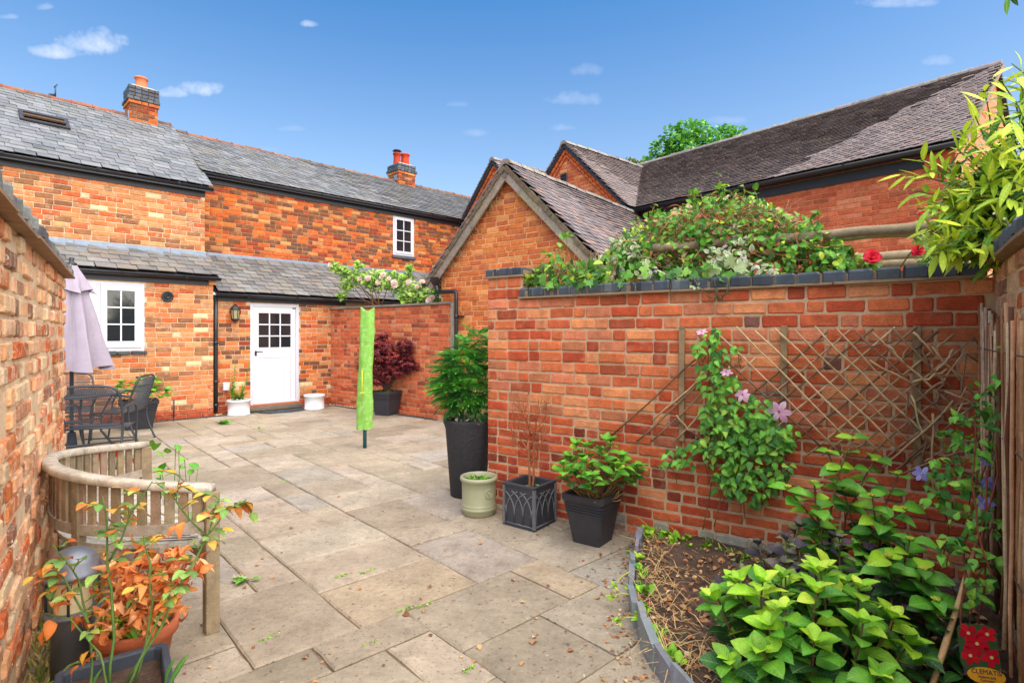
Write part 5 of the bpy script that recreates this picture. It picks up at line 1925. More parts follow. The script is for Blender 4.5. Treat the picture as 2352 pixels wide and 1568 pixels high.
# ------------------------------------------------------------------ leaves
OVATE = [(0, .03), (.12, .19), (.34, .34), (.60, .32), (.82, .19), (.93, .08), (1, 0)]
LANCE = [(0, .02), (.2, .09), (.45, .125), (.7, .10), (.88, .05), (1, 0)]
HEART = [(0, .06), (.1, .25), (.32, .31), (.58, .22), (.82, .09), (1, 0)]
ROUND = [(0, .05), (.2, .3), (.5, .4), (.8, .28), (1, .03)]
STRAP = [(0, .05), (.25, .07), (.5, .075), (.75, .055), (.9, .03), (1, 0)]
PETAL = [(0, .06), (.3, .2), (.6, .27), (.85, .18), (1, 0)]
CUP = [(0, .15), (.3, .38), (.6, .5), (.85, .42), (1, .2)]


def leaf_proto(name, col, prof, m, fold=.25, curl=.25, wav=.0, rib=1.22, twist=0.):
    mb = MB()
    vs, cs, ls = [], [], []
    n = len(prof)
    for i, (t, w) in enumerate(prof):
        z = curl * .25 * math.sin(math.pi * t * .6) * 1.2 - curl * t * t
        tw = twist * t
        for sx in (-1, 0, 1):
            x = sx * w
            zz = z + abs(x) * fold + (wav * math.sin(9 * t + sx * 2) if sx else 0)
            vs.append((x * math.cos(tw) - (zz - z) * math.sin(tw), t, z + (zz - z) * math.cos(tw) + x * math.sin(tw)))
            ls.append((x, t, 0))
            cs.append(tuple(min(1, c * (rib if sx == 0 else U_(.9, 1.05))) for c in col))
    fs = []
    for i in range(n - 1):
        a = i * 3
        fs += [(a, a + 1, a + 4, a + 3), (a + 1, a + 2, a + 5, a + 4)]
    mb.add(vs, fs, cs, True)
    mb.l = ls
    return Proto(name, mb, m)


def leaf_set(pal, n, prof, m, name='leaf', fold=(.1, .4), curl=(.05, .5), wav=0., jitter=.14, rib=1.25, twist=0.):
    return [leaf_proto(name, jit(pick(pal), jitter), prof, m, U_(*fold), U_(*curl), wav, rib, U_(-twist, twist)) for _ in range(n)]


def palm_proto(name, col, m, lobes=7, narrow=.16):
    """maple leaf: fan of narrow pointed lobes"""
    mb = MB()
    for k in range(lobes):
        a = math.radians(-110 + 220 * k / (lobes - 1))
        L_ = (1 - .45 * abs(k - (lobes - 1) / 2) / ((lobes - 1) / 2)) * .95
        dx, dy = math.sin(a), math.cos(a)
        z1 = -.12 * L_ + U_(-.05, .05)
        mb.add([(0, .1, 0), (dx * L_ * .45 - dy * narrow * L_, .1 + dy * L_ * .45 + dx * narrow * L_, .03), (dx * L_, .1 + dy * L_, z1), (dx * L_ * .45 + dy * narrow * L_, .1 + dy * L_ * .45 - dx * narrow * L_, .03)], [(0, 1, 2, 3)], jit(col, .1))
    return Proto(name, mb, m)


def frond_proto(name, col, m, pairs=10, w=.42, droop=.3):
    """pinnate leaf: leaflets both sides of a rib"""
    mb = MB()
    for k in range(pairs):
        t = .12 + .86 * k / pairs
        L_ = w * math.sin(math.pi * (t * .8 + .2)) * 1.05
        z = -droop * t * t
        for sx in (-1, 1):
            mb.add([(0, t - .02, z), (sx * L_ * .5, t + .02, z - .02), (sx * L_, t + .14, z - .08), (sx * L_ * .5, t + .075, z + .0)], [(0, 1, 2, 3)], jit(col, .12))
    mb.add([(0, .9, -droop * .8), (-.035, .95, -droop * .9), (0, 1.1, -droop * 1.15), (.035, .95, -droop * .9)], [(0, 1, 2, 3)], col)
    mb.add([(-.008, 0, 0), (.008, 0, 0), (.006, .95, -droop * .9 - .002), (-.006, .95, -droop * .9 - .002)], [(0, 1, 2, 3)], jit(col, .05))
    return Proto(name, mb, m)


def ivy_proto(name, col, m, rim=None):
    pts = [(0, .0), (-.28, -.12), (-.42, .18), (-.26, .34), (-.34, .62), (-.1, .6), (0, 1.0), (.1, .6), (.34, .62), (.26, .34), (.42, .18), (.28, -.12)]
    mb = MB()
    vs = [(0, .3, .0)] + [(x, y, .12 * abs(x) - .1 * y * y + U_(-.03, .03)) for x, y in pts]
    cs = [col] + [rim or jit(col, .12)] * len(pts)
    mb.add(vs, [(0, i + 1, (i + 1) % len(pts) + 1) for i in range(len(pts))], cs, True)
    mb.l = [(x, y, 0) for x, y, z in vs]
    return Proto(name, mb, m)


def lay(p, d, up, size):
    d = nrm(d)
    up = V(*up)
    x = np.cross(d, up)
    if np.linalg.norm(x) < 1e-3: x = np.cross(d, V(1, .3, 0))
    x = nrm(x)
    z = np.cross(x, d)
    return M4(x * size, d * size, z * size, p)


def rv(k=1.0):
    v = np.random.normal(size=3)
    return v / np.linalg.norm(v) * k


def stem_path(p0, p1, bow=.1, n=5, out=None):
    p0, p1 = V(*p0), V(*p1)
    L_ = np.linalg.norm(p1 - p0)
    b = rv(bow * L_) if out is None else out * bow * L_
    return [p0 + (p1 - p0) * t + b * math.sin(math.pi * t) + rv(L_ * .012) for t in np.linspace(0, 1, n + 1)]


def interp(path, t):
    x = t * (len(path) - 1)
    i = min(int(x), len(path) - 2)
    f = x - i
    return path[i] * (1 - f) + path[i + 1] * f, nrm(path[i + 1] - path[i])


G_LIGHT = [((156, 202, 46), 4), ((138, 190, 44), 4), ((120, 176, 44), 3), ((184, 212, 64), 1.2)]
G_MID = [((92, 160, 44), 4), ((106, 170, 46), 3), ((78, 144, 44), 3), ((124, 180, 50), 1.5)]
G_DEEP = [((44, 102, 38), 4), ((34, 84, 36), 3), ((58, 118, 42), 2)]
HY_L = leaf_set(G_LIGHT, 10, OVATE, M_LEAF, wav=.012)
HY_M = leaf_set(G_MID, 12, OVATE, M_LEAF, wav=.012)
HY_D = leaf_set(G_DEEP, 10, OVATE, M_LEAF, wav=.012)
HY_P = leaf_set([((92, 72, 78), 4), ((84, 84, 70), 3), ((112, 98, 92), 3), ((70, 62, 74), 2), ((120, 126, 80), 1.6)], 12, OVATE, M_LEAFM, wav=.02)


def hydrangea(root, c, z0, R, Hh, nst, leafL, sets, nodes=(.3, .46, .6, .73, .85, .95), spread=.3, lean=V(0, 0, 0), stemc=S(122, 96, 62), flat=.55, squash=V(1, 1, 1), items=None, term=True, seed=0):
    c = V(c[0], c[1], z0)
    st = MB()
    it = [] if items is None else items
    for k in range(nst):
        a = 2.39996 * k + U_(-.3, .3)
        f = math.sqrt((k + .5) / nst)
        tip = c + V(math.cos(a), math.sin(a), 0) * R * f * squash + UP * Hh * (1 - flat * f * f) * U_(.86, 1.06) + lean
        base = c + V(math.cos(a), math.sin(a), 0) * R * f * spread * squash
        out = V(math.cos(a), math.sin(a), 0)
        path = stem_path(base, tip, .12, 6, nrm(out * .8 + rv(.4)) * .8)
        st.tube(path, list(np.linspace(.0065, .0035, len(path))), 5, jit(stemc, .2))
        rot = U_(0, 6.28)
        for q, t in enumerate(nodes):
            p, tg = interp(path, t)
            rot += math.pi / 2 + U_(-.3, .3)
            hgt = (p[2] - z0) / max(Hh, .01)
            for s_ in (0, math.pi):
                h = V(math.cos(rot + s_), math.sin(rot + s_), 0)
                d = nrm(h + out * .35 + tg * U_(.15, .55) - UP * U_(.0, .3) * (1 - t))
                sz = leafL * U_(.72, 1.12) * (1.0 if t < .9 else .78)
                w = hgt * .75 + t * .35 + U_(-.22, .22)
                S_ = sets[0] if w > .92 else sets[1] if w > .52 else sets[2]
                it.append((random.choice(S_), lay(p + d * .012, d, UP * .9 + out * .3 + rv(.25), sz)))
        if term:
            p, tg = interp(path, 1.0)
            for q in range(4):
                h = V(math.cos(rot + q * 1.57 + .6), math.sin(rot + q * 1.57 + .6), 0)
                d = nrm(h + tg * U_(.7, 1.4))
                it.append((random.choice(sets[0]), lay(p, d, UP + out * .1 - h * .4, leafL * U_(.45, .75))))
    part('stems', st, M_TWIG, root)
    if items is None: pieces('leaf', it, root, rest='foliage')
    return it


def flower6(root, c, nrmv, r, cols, n=6, name='flower', cup=.15, prof=PETAL, centre=S(190, 60, 90)):
    nrmv = nrm(nrmv)
    a = nrm(np.cross(nrmv, V(.2, .3, 1))); b_ = np.cross(nrmv, a)
    mb = MB()
    for k in range(n):
        th = 2 * math.pi * k / n + U_(-.1, .1)
        d = nrm(a * math.cos(th) + b_ * math.sin(th) + nrmv * cup)
        pr = leaf_proto('petal_', jit(cols[k % len(cols)], .08), prof, M_PETAL, U_(-.3, .1), U_(.1, .5), .015, .82)
        M = lay(c, d, nrmv, r * U_(.88, 1.08))
        v = pr.v @ M[:3, :3].T + M[:3, 3]
        fs = []
        i0 = 0
        for t in pr.tot:
            fs.append(tuple(pr.ix[i0:i0 + t])); i0 += t
        mb.add(v, fs, [tuple(x[:3]) for x in pr.c], True)
        bpy.data.meshes.remove(pr.me)
    for k in range(12):
        d = nrm(nrmv + rv(.6)); mb.tube([c, c + d * r * .22], r * .02, 3, centre)
    return part(name, mb, M_PETAL, root)


def rosebloom(root, c, nrmv, r, col, name='flower'):
    nrmv = nrm(nrmv)
    a = nrm(np.cross(nrmv, V(.2, .3, 1))); b_ = np.cross(nrmv, a)
    mb = MB()
    for ring, (n, cup, rr) in enumerate(((3, 2.6, .5), (5, 1.4, .75), (6, .6, .95), (6, .1, 1.05))):
        for k in range(n):
            th = 2 * math.pi * k / n + ring * .6 + U_(-.15, .15)
            d = nrm(a * math.cos(th) + b_ * math.sin(th) + nrmv * cup)
            pr = leaf_proto('petal_', jit(col, .18), CUP, M_PETAL, U_(.2, .5), U_(-.1, .5), .04, 1.05)
            M = lay(c - nrmv * r * .15 * ring * .4, d, nrmv, r * rr * U_(.85, 1.1))
            v = pr.v @ M[:3, :3].T + M[:3, 3]
            fs = []; i0 = 0
            for t in pr.tot:
                fs.append(tuple(pr.ix[i0:i0 + t])); i0 += t
            mb.add(v, fs, [tuple(x[:3]) for x in pr.c], True)
            bpy.data.meshes.remove(pr.me)
    return part(name, mb, M_PETAL, root)


# ------------------------------------------------------------------ bed plants
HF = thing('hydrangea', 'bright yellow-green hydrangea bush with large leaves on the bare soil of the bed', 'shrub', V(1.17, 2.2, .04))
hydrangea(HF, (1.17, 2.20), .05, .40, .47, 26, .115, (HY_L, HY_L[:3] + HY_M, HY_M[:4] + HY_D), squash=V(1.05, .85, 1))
HR = thing('hydrangea', 'taller hydrangea with yellow-green bud heads against the wall under the trellis', 'shrub', V(1.72, 2.86, .04))
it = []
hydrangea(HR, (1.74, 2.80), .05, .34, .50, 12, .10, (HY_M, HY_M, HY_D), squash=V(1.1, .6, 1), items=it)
st = MB()
for (u, v, Y) in ((1960, 1010, 2.95), (1905, 1040, 2.95), (2010, 1060, 2.9), (1870, 1110, 2.8), (2060, 1090, 2.85), (2000, 1140, 2.7), (1810, 1120, 2.85), (2075, 1170, 2.6), (2090, 1240, 2.45), (2040, 1280, 2.4), (2120, 1310, 2.3), (2150, 1380, 2.2)):
    tip = at(u, v, Y)
    base = V(1.68 + U_(-.1, .1), 2.8 + U_(-.1, .1), .05) if v < 1230 else V(1.85, 2.45, .05)
    path = stem_path(base, tip, .12, 6)
    st.tube(path, list(np.linspace(.006, .0035, len(path))), 5, jit(S(110, 88, 60), .2))
    rot = U_(0, 6)
    for t in (.55, .68, .8, .9, 1.0):
        p, tg = interp(path, t); rot += 1.57 + U_(-.3, .3)
        for s_ in (0, math.pi):
            h = V(math.cos(rot + s_), math.sin(rot + s_), 0); d = nrm(h + tg * U_(.2, .5) - UP * .15)
            it.append((random.choice(HY_L[:5] + HY_M if t > .75 else HY_M + HY_D), lay(p, d, UP + V(-.1, -.5, 0) + rv(.2), U_(.07, .125))))
    bd = MB()
    for q in range(16):
        a = 2.4 * q; r = .004 * math.sqrt(q)
        bd.lathe([(.001, 0), (.004, .002), (.0045, .006), (.001, .010)], tip + V(r * math.cos(a), r * math.sin(a), .01 - r * .3), 6, jit(S(206, 206, 74), .15))
    part('flower_bud', bd, M_LEAFM, HR)
part('stems', st, M_TWIG, HR)
pieces('leaf', it, HR, rest='foliage')
DP = thing('dark_leaved_plant', 'low shrub with wilting dark purple leaves between the two hydrangeas', 'shrub', V(1.42, 2.75, .04))
hydrangea(DP, (1.50, 2.70), .05, .40, .44, 26, .085, (HY_P, HY_P, HY_P), nodes=(.35, .5, .65, .8, .93), squash=V(1.2, .7, 1))
DP2 = thing('dark_leaved_plant', 'low shrub with dark greenish purple leaves in shade beside the cane', 'shrub', V(1.72, 2.3, .04))
hydrangea(DP2, (1.70, 2.32), .05, .26, .30, 12, .10, (HY_P[:6] + HY_D[:3], HY_P + HY_D, HY_D), nodes=(.35, .55, .75, .93))

# clematis on the trellis
CL_M = leaf_set([((92, 160, 48), 4), ((74, 140, 44), 4), ((112, 176, 56), 3), ((52, 110, 38), 3), ((146, 190, 70), .8)], 18, HEART, M_LEAF, curl=(.0, .35))
CLT = thing('clematis', 'pink-flowered clematis climbing the middle of the twig trellis', 'climber', PW.pt(2.0, .05, .12))
it = []
blobs = [(1628, 790, 26), (1640, 770, 22), (1620, 830, 24), (1650, 850, 30), (1632, 880, 30), (1670, 905, 36), (1650, 940, 36), (1700, 960, 46), (1740, 985, 50), (1690, 1000, 50), (1640, 1010, 36), (1590, 1040, 36), (1550, 1045, 22), (1720, 1045, 56), (1780, 1020, 40), (1800, 1000, 34), (1660, 1050, 44), (1700, 1100, 44), (1740, 1120, 44), (1665, 1110, 30), (1755, 945, 30), (1720, 925, 24), (1690, 870, 18), (1600, 800, 14), (1690, 800, 14), (1790, 1080, 34), (1655, 815, 20), (1640, 970, 30), (1530, 1070, 14)]
tw_ = sum(b[2] ** 2 for b in blobs)
cst = MB()
for (u, v, r) in blobs:
    n = max(4, int(700 * r * r / tw_) + 2)
    for k in range(n):
        a, f = U_(0, 6.28), math.sqrt(R_()) * .92
        o = U_(.055, .19)
        p = PW.px(u + r * f * math.cos(a), v + r * f * math.sin(a) * 1.05, o)
        d = nrm(PW.d * U_(-1, 1) - UP * U_(.1, 1.1) + PW.n * U_(.1, .7))
        it.append((random.choice(CL_M), lay(p, d, PW.n + UP * .7 + rv(.4), U_(.038, .068))))
    for k in range(2):
        p = PW.px(u + U_(-r, r), v + U_(-r, r), .07)
        cst.tube(stem_path(p, p + PW.d * U_(-.08, .08) - UP * U_(.05, .2), .2, 4), .0022, 4, jit(S(110, 84, 58), .2))
for (ua, va, ub, vb) in ((1615, 1215, 1640, 1000), (1640, 1210, 1660, 1040), (1712, 1190, 1700, 1080), (1640, 1000, 1630, 800), (1700, 1090, 1720, 930), (1660, 1040, 1790, 1010)):
    cst.tube(stem_path(PW.px(ua, va, .08), PW.px(ub, vb, .07), .06, 6), .0035, 5, jit(S(124, 92, 62), .2))
part('stems', cst, M_TWIG, CLT)
pieces('leaf', it, CLT, rest='foliage')
PK = [S(238, 190, 216), S(244, 206, 226), S(228, 170, 202)]
for (u, v, r, dv) in ((1790, 945, .068, .2), (1706, 907, .052, .45), (1668, 855, .042, 1.3), (1612, 762, .04, 1.6)):
    flower6(CLT, PW.px(u, v, .17), PW.n + UP * dv, r, PK)
for k in range(8):
    u, v, r = random.choice(blobs); p = PW.px(u + U_(-r, r), v + U_(-r, r), .17)
    b = MB(); b.lathe([(.001, 0), (.006, .004), (.007, .012), (.001, .026)], p, 7, S(170, 196, 110)); part('flower_bud', b, M_LEAFM, CLT)

# clematis in the corner
CLR = thing('clematis', 'purple-flowered clematis climbing the willow screen in the wall corner', 'climber', V(2.05, 2.5, .05))
it = []; cst = MB()
rb = [(2262, 900, 40, 2.45), (2230, 960, 44, 2.45), (2290, 960, 34, 2.3), (2240, 1000, 50, 2.45), (2190, 1010, 34, 2.5), (2270, 1040, 40, 2.35), (2210, 1080, 50, 2.45), (2170, 1090, 44, 2.5), (2250, 1130, 40, 2.35), (2190, 1150, 40, 2.4), (2280, 1200, 36, 2.2), (2220, 1220, 50, 2.25), (2190, 1260, 36, 2.3), (2260, 1300, 36, 2.15), (2310, 870, 22, 2.3), (2335, 800, 22, 2.2), (2320, 960, 30, 2.2), (2150, 1130, 30, 2.5), (2240, 1360, 36, 2.1)]
for (u, v, r, Y) in rb:
    for k in range(int(r * .52)):
        a, f = U_(0, 6.28), math.sqrt(R_())
        p = at(u + r * f * math.cos(a), v + r * f * math.sin(a), Y + U_(-.07, .07))
        d = nrm(rv(1.) + V(-.3, -.3, -.2))
        it.append((random.choice(CL_M), lay(p, d, UP + V(-.5, -.4, 0) + rv(.4), U_(.032, .058))))
    p = at(u, v, Y); cst.tube(stem_path(p, p + V(U_(-.05, .05), U_(-.05, .05), -U_(.1, .3)), .2, 4), .0025, 4, jit(S(120, 70, 52), .2))
for (ua, va, Ya, ub, vb, Yb) in ((2200, 1480, 2.1, 2255, 1020, 2.4), (2245, 1480, 2.05, 2262, 1080, 2.3), (2230, 1300, 2.15, 2300, 900, 2.3), (2280, 1320, 2.0, 2240, 960, 2.4)):
    cst.tube(stem_path(at(ua, va, Ya), at(ub, vb, Yb), .06, 7), .0036, 5, jit(S(126, 64, 46), .2))
part('stems', cst, M_TWIG, CLR)
pieces('leaf', it, CLR, rest='foliage')
LI = [S(156, 150, 216), S(178, 172, 226), S(140, 130, 206)]
for (u, v, Y, r) in ((2264, 1056, 2.4, .036), (2270, 1108, 2.38, .032), (2260, 1155, 2.3, .036), (2118, 1088, 2.55, .04)):
    flower6(CLR, at(u, v, Y), V(-.7, -.5, .4), r, LI, centre=S(230, 226, 200))

# ------------------------------------------------------------------ potted plants
def potted_hydrangea(label, c, z0, R, Hh, n, L_, sets, dead=True, squash=V(1, 1, 1), seedv=0):
    t = thing('hydrangea', label, 'shrub', V(c[0], c[1], z0))
    hydrangea(t, c, z0, R, Hh, n, L_, sets, squash=squash, nodes=(.5, .64, .78, .92))
    if dead:
        b = MB()
        for k in range(40):
            a = U_(0, 6.28); p = V(c[0], c[1], z0) + V(math.cos(a), math.sin(a), 0) * U_(0, R * .4)
            b.tube(stem_path(p, p + V(math.cos(a) * .08, math.sin(a) * .08, U_(.02, .12)), .3, 3), .0025, 4, jit(S(178, 132, 84), .2))
        part('dead_twigs', b, M_TWIG, t)
    return t
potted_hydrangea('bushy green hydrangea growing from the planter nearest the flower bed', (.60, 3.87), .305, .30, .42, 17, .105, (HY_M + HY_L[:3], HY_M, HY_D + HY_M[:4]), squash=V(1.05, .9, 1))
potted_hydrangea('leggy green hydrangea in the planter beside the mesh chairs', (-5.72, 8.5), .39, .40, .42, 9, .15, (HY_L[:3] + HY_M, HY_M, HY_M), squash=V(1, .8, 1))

# bare shrub in the gothic planter
BS = thing('bare_shrub', 'leafless reddish-brown shrub standing in the gothic arch planter', 'shrub', V(.137, 4.265, .23))
b = MB()
p0 = V(.147, 4.275, .22)
for dx in (-.012, .012):
    b.tube(stem_path(p0 + V(dx, 0, 0), p0 + V(dx * 1.5, 0, .42), .03, 5), list(np.linspace(.010, .006, 6)), 6, S(150, 96, 66))
def branch(p, d, L_, r, lev):
    path = [p]
    for k in range(4):
        d = nrm(d + rv(.22) + UP * .08); path.append(path[-1] + d * L_ / 4)
    b.tube(path, list(np.linspace(r, r * .55, 5)), 5 if lev < 2 else 4, jit(S(158, 96, 64), .2))
    if lev < 3:
        for k in range(3 if lev < 2 else 2):
            q, tg = interp(path, U_(.3, 1)); branch(q, nrm(tg + rv(.75) + UP * .1), L_ * U_(.5, .75), r * .6, lev + 1)
for k in range(8):
    z = U_(.18, .46)
    a = k * 2.4 + .5
    branch(p0 + UP * z, nrm(V(math.cos(a), math.sin(a) * .6, 1.1)), U_(.2, .30), .0058, 0)
part('branches', b, M_TWIG, BS)
it = []
for k in range(9):
    p = V(.137 + U_(-.02, .09), 4.23 + U_(-.05, .05), .26 + U_(0, .03)); a = U_(0, 6.28)
    it.append((random.choice(HY_M), lay(p, V(math.cos(a), math.sin(a), .4), UP, U_(.04, .06))))
pieces('leaf', it, BS)

# weeds in the sage pot
WD = thing('weeds', 'tuft of small weeds and grass sprouting in the sage green pot', 'weed', V(-.27, 4.505, .26))
it = []
GR = leaf_set(G_MID + G_LIGHT, 10, STRAP, M_LEAFM, fold=(.2, .5), curl=(.2, .8))
for k in range(70):
    a, f = U_(0, 6.28), U_(.2, .95) * .11
    p = V(-.27 + f * math.cos(a), 4.505 + f * math.sin(a), .262)
    d = nrm(V(U_(-1, 1), U_(-1, 1), U_(.3, 1.3)))
    it.append((random.choice(GR if k % 2 else HY_M), lay(p, d, UP + rv(.3), U_(.035, .075) if k % 2 else U_(.025, .04))))
pieces('leaf', it, WD)

# red maple
AC = thing('japanese_maple', 'dark red japanese maple with feathery leaves in a black planter', 'tree', V(-2.28, 10.02, .38))
MP = [palm_proto('leaf', jit(pick([((112, 40, 48), 4), ((134, 52, 54), 3), ((90, 32, 46), 3), ((156, 62, 52), 1.5)]), .12), M_LEAFM) for _ in range(14)]
it = []; b = MB()
base = V(-2.3, 10.02, .38)
lv_ = [(868, 790, 34), (858, 815, 34), (850, 840, 30), (880, 830, 36), (905, 825, 34), (930, 815, 34), (955, 800, 26), (940, 835, 26), (905, 850, 30), (870, 860, 30), (890, 800, 26), (965, 785, 12), (855, 875, 18), (930, 790, 20), (875, 770, 16)]
for (u, v, r) in lv_:
    c = at(u, v, 9.95 + U_(-.15, .15))
    mid = base + V((c[0] - base[0]) * .25, 0, .22)
    path = stem_path(mid, c, .08, 5); path = [base, (base + mid) / 2 + rv(.02)] + path
    b.tube(path, list(np.linspace(.014, .004, len(path))), 6, jit(S(88, 62, 54), .2))
    rr = r / F * 10
    for k in range(int(r * 2.4)):
        d0 = rv(1.)
        p = c + d0 * V(rr, rr * .8, rr * .55) * (R_() ** .4)
        d = nrm(V(d0[0], d0[1], 0) + V(U_(-.4, .4), U_(-.5, .2), -U_(.2, .9)))
        it.append((random.choice(MP), lay(p, d, UP + rv(.4), U_(.07, .11))))
part('branches', b, M_TWIG, AC)
pieces('leaf', it, AC, rest='foliage')
it = []
WM = thing('weeds', 'low green weeds under the red maple in its planter', 'weed', base)
for k in range(50):
    a, f = U_(0, 6.28), U_(0, .17)
    p = base + V(f * math.cos(a), f * math.sin(a), 0); it.append((random.choice(HY_M), lay(p, V(U_(-1, 1), U_(-1, 1), U_(.3, 1)), UP, U_(.04, .09))))
pieces('leaf', it, WM)

# feathery shrub in the tall planter
FR = thing('feathery_shrub', 'bright green shrub with ferny leaves in the tall black planter', 'shrub', V(-.398, 5.02, .65))
FP_ = [frond_proto('frond', jit(pick([((80, 160, 54), 4), ((60, 136, 48), 3), ((104, 180, 60), 3), ((44, 106, 42), 2)]), .1), M_LEAFM) for _ in range(14)]
it = []; b = MB()
base = V(-.36, 5.05, .65)
for (u, v, r, Y) in ((1080, 800, 26, 5.15), (1100, 780, 22, 5.2), (1060, 840, 32, 5.05), (1035, 850, 22, 5.05), (1045, 880, 28, 5.0), (1090, 840, 36, 5.1), (1080, 880, 38, 5.0), (1050, 820, 26, 5.1), (1105, 890, 34, 5.0), (1065, 900, 34, 4.95), (1030, 895, 20, 4.95), (1115, 860, 36, 5.15), (1040, 910, 24, 4.95), (1075, 920, 30, 4.95), (1110, 915, 30, 5.05), (1125, 810, 26, 5.25), (1095, 940, 18, 4.95), (1025, 875, 14, 5.0)):
    c = at(u, v, Y)
    b.tube(stem_path(base, c, .12, 5), list(np.linspace(.008, .003, 6)), 5, jit(S(110, 92, 62), .2))
    for k in range(int(r * 1.5)):
        d0 = rv(1.); rr = r / F * Y
        p = c + d0 * rr * .7
        d = nrm(V(c[0] - base[0], (c[1] - base[1]) * .5 - .1, .0) * 2.0 + d0 * V(1, .8, .5) + UP * U_(-.25, .3))
        it.append((random.choice(FP_), lay(p, d, UP + rv(.35), U_(.11, .18))))
part('stems', b, M_TWIG, FR)
pieces('frond', it, FR, rest='foliage')
GP_ = thing('ground_cover', 'dark variegated low foliage filling the top of the tall planter', 'plant', V(-.398, 5.02, .66))
VG = [ivy_proto('leaf', S(70, 78, 60), M_LEAFM, S(206, 200, 180)), ivy_proto('leaf', S(92, 62, 58), M_LEAFM, S(176, 150, 140)), ivy_proto('leaf', S(120, 140, 96), M_LEAFM), ivy_proto('leaf', S(60, 70, 52), M_LEAFM), ivy_proto('leaf', S(200, 196, 176), M_LEAFM)]
it = []
for k in range(190):
    a, f = U_(0, 6.28), math.sqrt(R_()) * .215
    p = V(-.398 + f * math.cos(a), 5.02 + f * math.sin(a), .665 + U_(0, .085) - .2 * max(0, f - .17))
    d = nrm(V(math.cos(a), math.sin(a), 0) * .7 + rv(.8)); it.append((random.choice(VG), lay(p, d, UP + rv(.4), U_(.03, .055))))
pieces('leaf', it, GP_)
it = []
b = MB(); fc = at(1021, 928, 4.95)
b.tube(stem_path(V(-.5, 4.95, .66), fc, .1, 4), .003, 5, S(80, 110, 50)); part('stem', b, M_TWIG, GP_)
rosebloom(GP_, fc, V(-.2, -.6, .8), .042, S(232, 84, 30))

# tall weeds in the white pot
WW = thing('tall_weeds', 'tall straggly green weeds growing from the white pot by the door', 'weed', V(-4.93, 9.97, .24))
it = []; b = MB()
for (u, v, s_) in ((540, 830, 1), (572, 828, 1), (531, 862, .8), (556, 880, .9), (570, 900, .7), (545, 900, .7), (525, 890, .6)):
    p0 = V(-4.93 + U_(-.1, .1), 9.97 + U_(-.1, .05), .24); p1 = at(u, v, 9.9)
    path = stem_path(p0, p1, .05, 6); b.tube(path, list(np.linspace(.007, .003, 7)), 5, S(104, 140, 62))
    for k in range(26):
        p, tg = interp(path, .12 + .86 * k / 26); a = k * 2.4
        it.append((random.choice(CL_M[:8] + HY_L[:3]), lay(p, V(math.cos(a), math.sin(a), U_(.2, .8)), UP, U_(.05, .10) * (1.15 - k / 40))))
part('stems', b, M_TWIG, WW); pieces('leaf', it, WW)

# ------------------------------------------------------------------ roses and dead hydrangea by the bench
LR = thing('rose_bush', 'leggy rose bush with yellowing leaves growing from the black trough', 'shrub', V(-1.39, 1.93, .2))
RSG = leaf_set([((140, 176, 92), 4), ((112, 154, 80), 4), ((170, 190, 96), 3), ((206, 170, 70), 1.6), ((204, 120, 50), 1.2)], 20, OVATE, M_LEAF, curl=(.1, .5))
RSB = leaf_set([((206, 118, 56), 4), ((178, 92, 44), 3), ((224, 146, 84), 2)], 12, OVATE, M_DRY, curl=(.4, 1.2), wav=.05, twist=.9)
it, itb = [], []; b = MB()
def cane(pts, r=.004, leaves=14, dead=.1, t0=.25, col=S(96, 124, 64)):
    path = []
    for a, c in zip(pts, pts[1:]): path += stem_path(a, c, .05, 4)[:-1]
    path.append(pts[-1])
    b.tube(path, list(np.linspace(r, r * .45, len(path))), 6, jit(col, .15))
    for k in range(leaves):
        t = t0 + (1 - t0) * (k + R_()) / leaves
        p, tg = interp(path, min(t, .999)); sd = nrm(np.cross(tg, rv(1.)))
        q = [p, p + sd * .02 + UP * .005, p + sd * U_(.035, .06) + UP * U_(-.01, .02)]
        b.tube(q, .0016, 4, jit(col, .2))
        for m_ in range(3):
            d = nrm(sd + np.cross(sd, UP) * (m_ - 1) * .9 + UP * U_(-.35, .25))
            (itb if R_() < dead else it).append((random.choice(RSB if R_() < dead else RSG), lay(q[1 if m_ != 1 else 2], d, UP + rv(.35), U_(.036, .056))))
B0 = lambda dx, dy: V(-1.39 + dx, 1.93 + dy, .205)
cane([B0(.02, .02), at(420, 1330, 2.0), at(480, 1225, 2.05), at(500, 1130, 2.1)], .0055, 14)
cane([at(480, 1225, 2.05), at(520, 1170, 2.1), at(565, 1148, 2.12)], .003, 8, .25)
cane([at(480, 1235, 2.05), at(405, 1150, 2.05), at(415, 1090, 2.1)], .004, 6, .2)
cane([B0(-.02, .0), at(255, 1350, 1.98), at(245, 1240, 2.0), at(235, 1140, 2.02)], .0055, 12)
cane([at(250, 1290, 2.0), at(300, 1180, 2.0), at(350, 1105, 2.03)], .004, 8, .3)
cane([B0(-.06, -.03), at(205, 1440, 1.95), at(180, 1330, 2.0), at(120, 1250, 2.02)], .0045, 10, .2)
cane([at(205, 1430, 1.95), at(150, 1330, 1.98), at(105, 1290, 2.0)], .004, 7, .3)
cane([B0(.0, -.03), at(230, 1500, 1.9), at(160, 1420, 1.92), at(95, 1405, 1.95)], .004, 6, .7)
cane([B0(.05, .03), at(350, 1380, 2.0), at(345, 1290, 2.02), at(330, 1230, 2.05)], .0045, 9, .2)
cane([B0(.05, -.02), at(380, 1390, 1.95), at(395, 1350, 1.97), at(400, 1330, 1.98)], .004, 6, .5)
part('canes', b, M_TWIG, LR)
pieces('leaf', it, LR)
if itb:
    pieces('withered_leaf', itb, LR)
it = []
LY = thing('strap_leaf_plant', 'broad glossy strap leaves at the corner of the black trough', 'plant', V(-1.25, 1.84, .2))
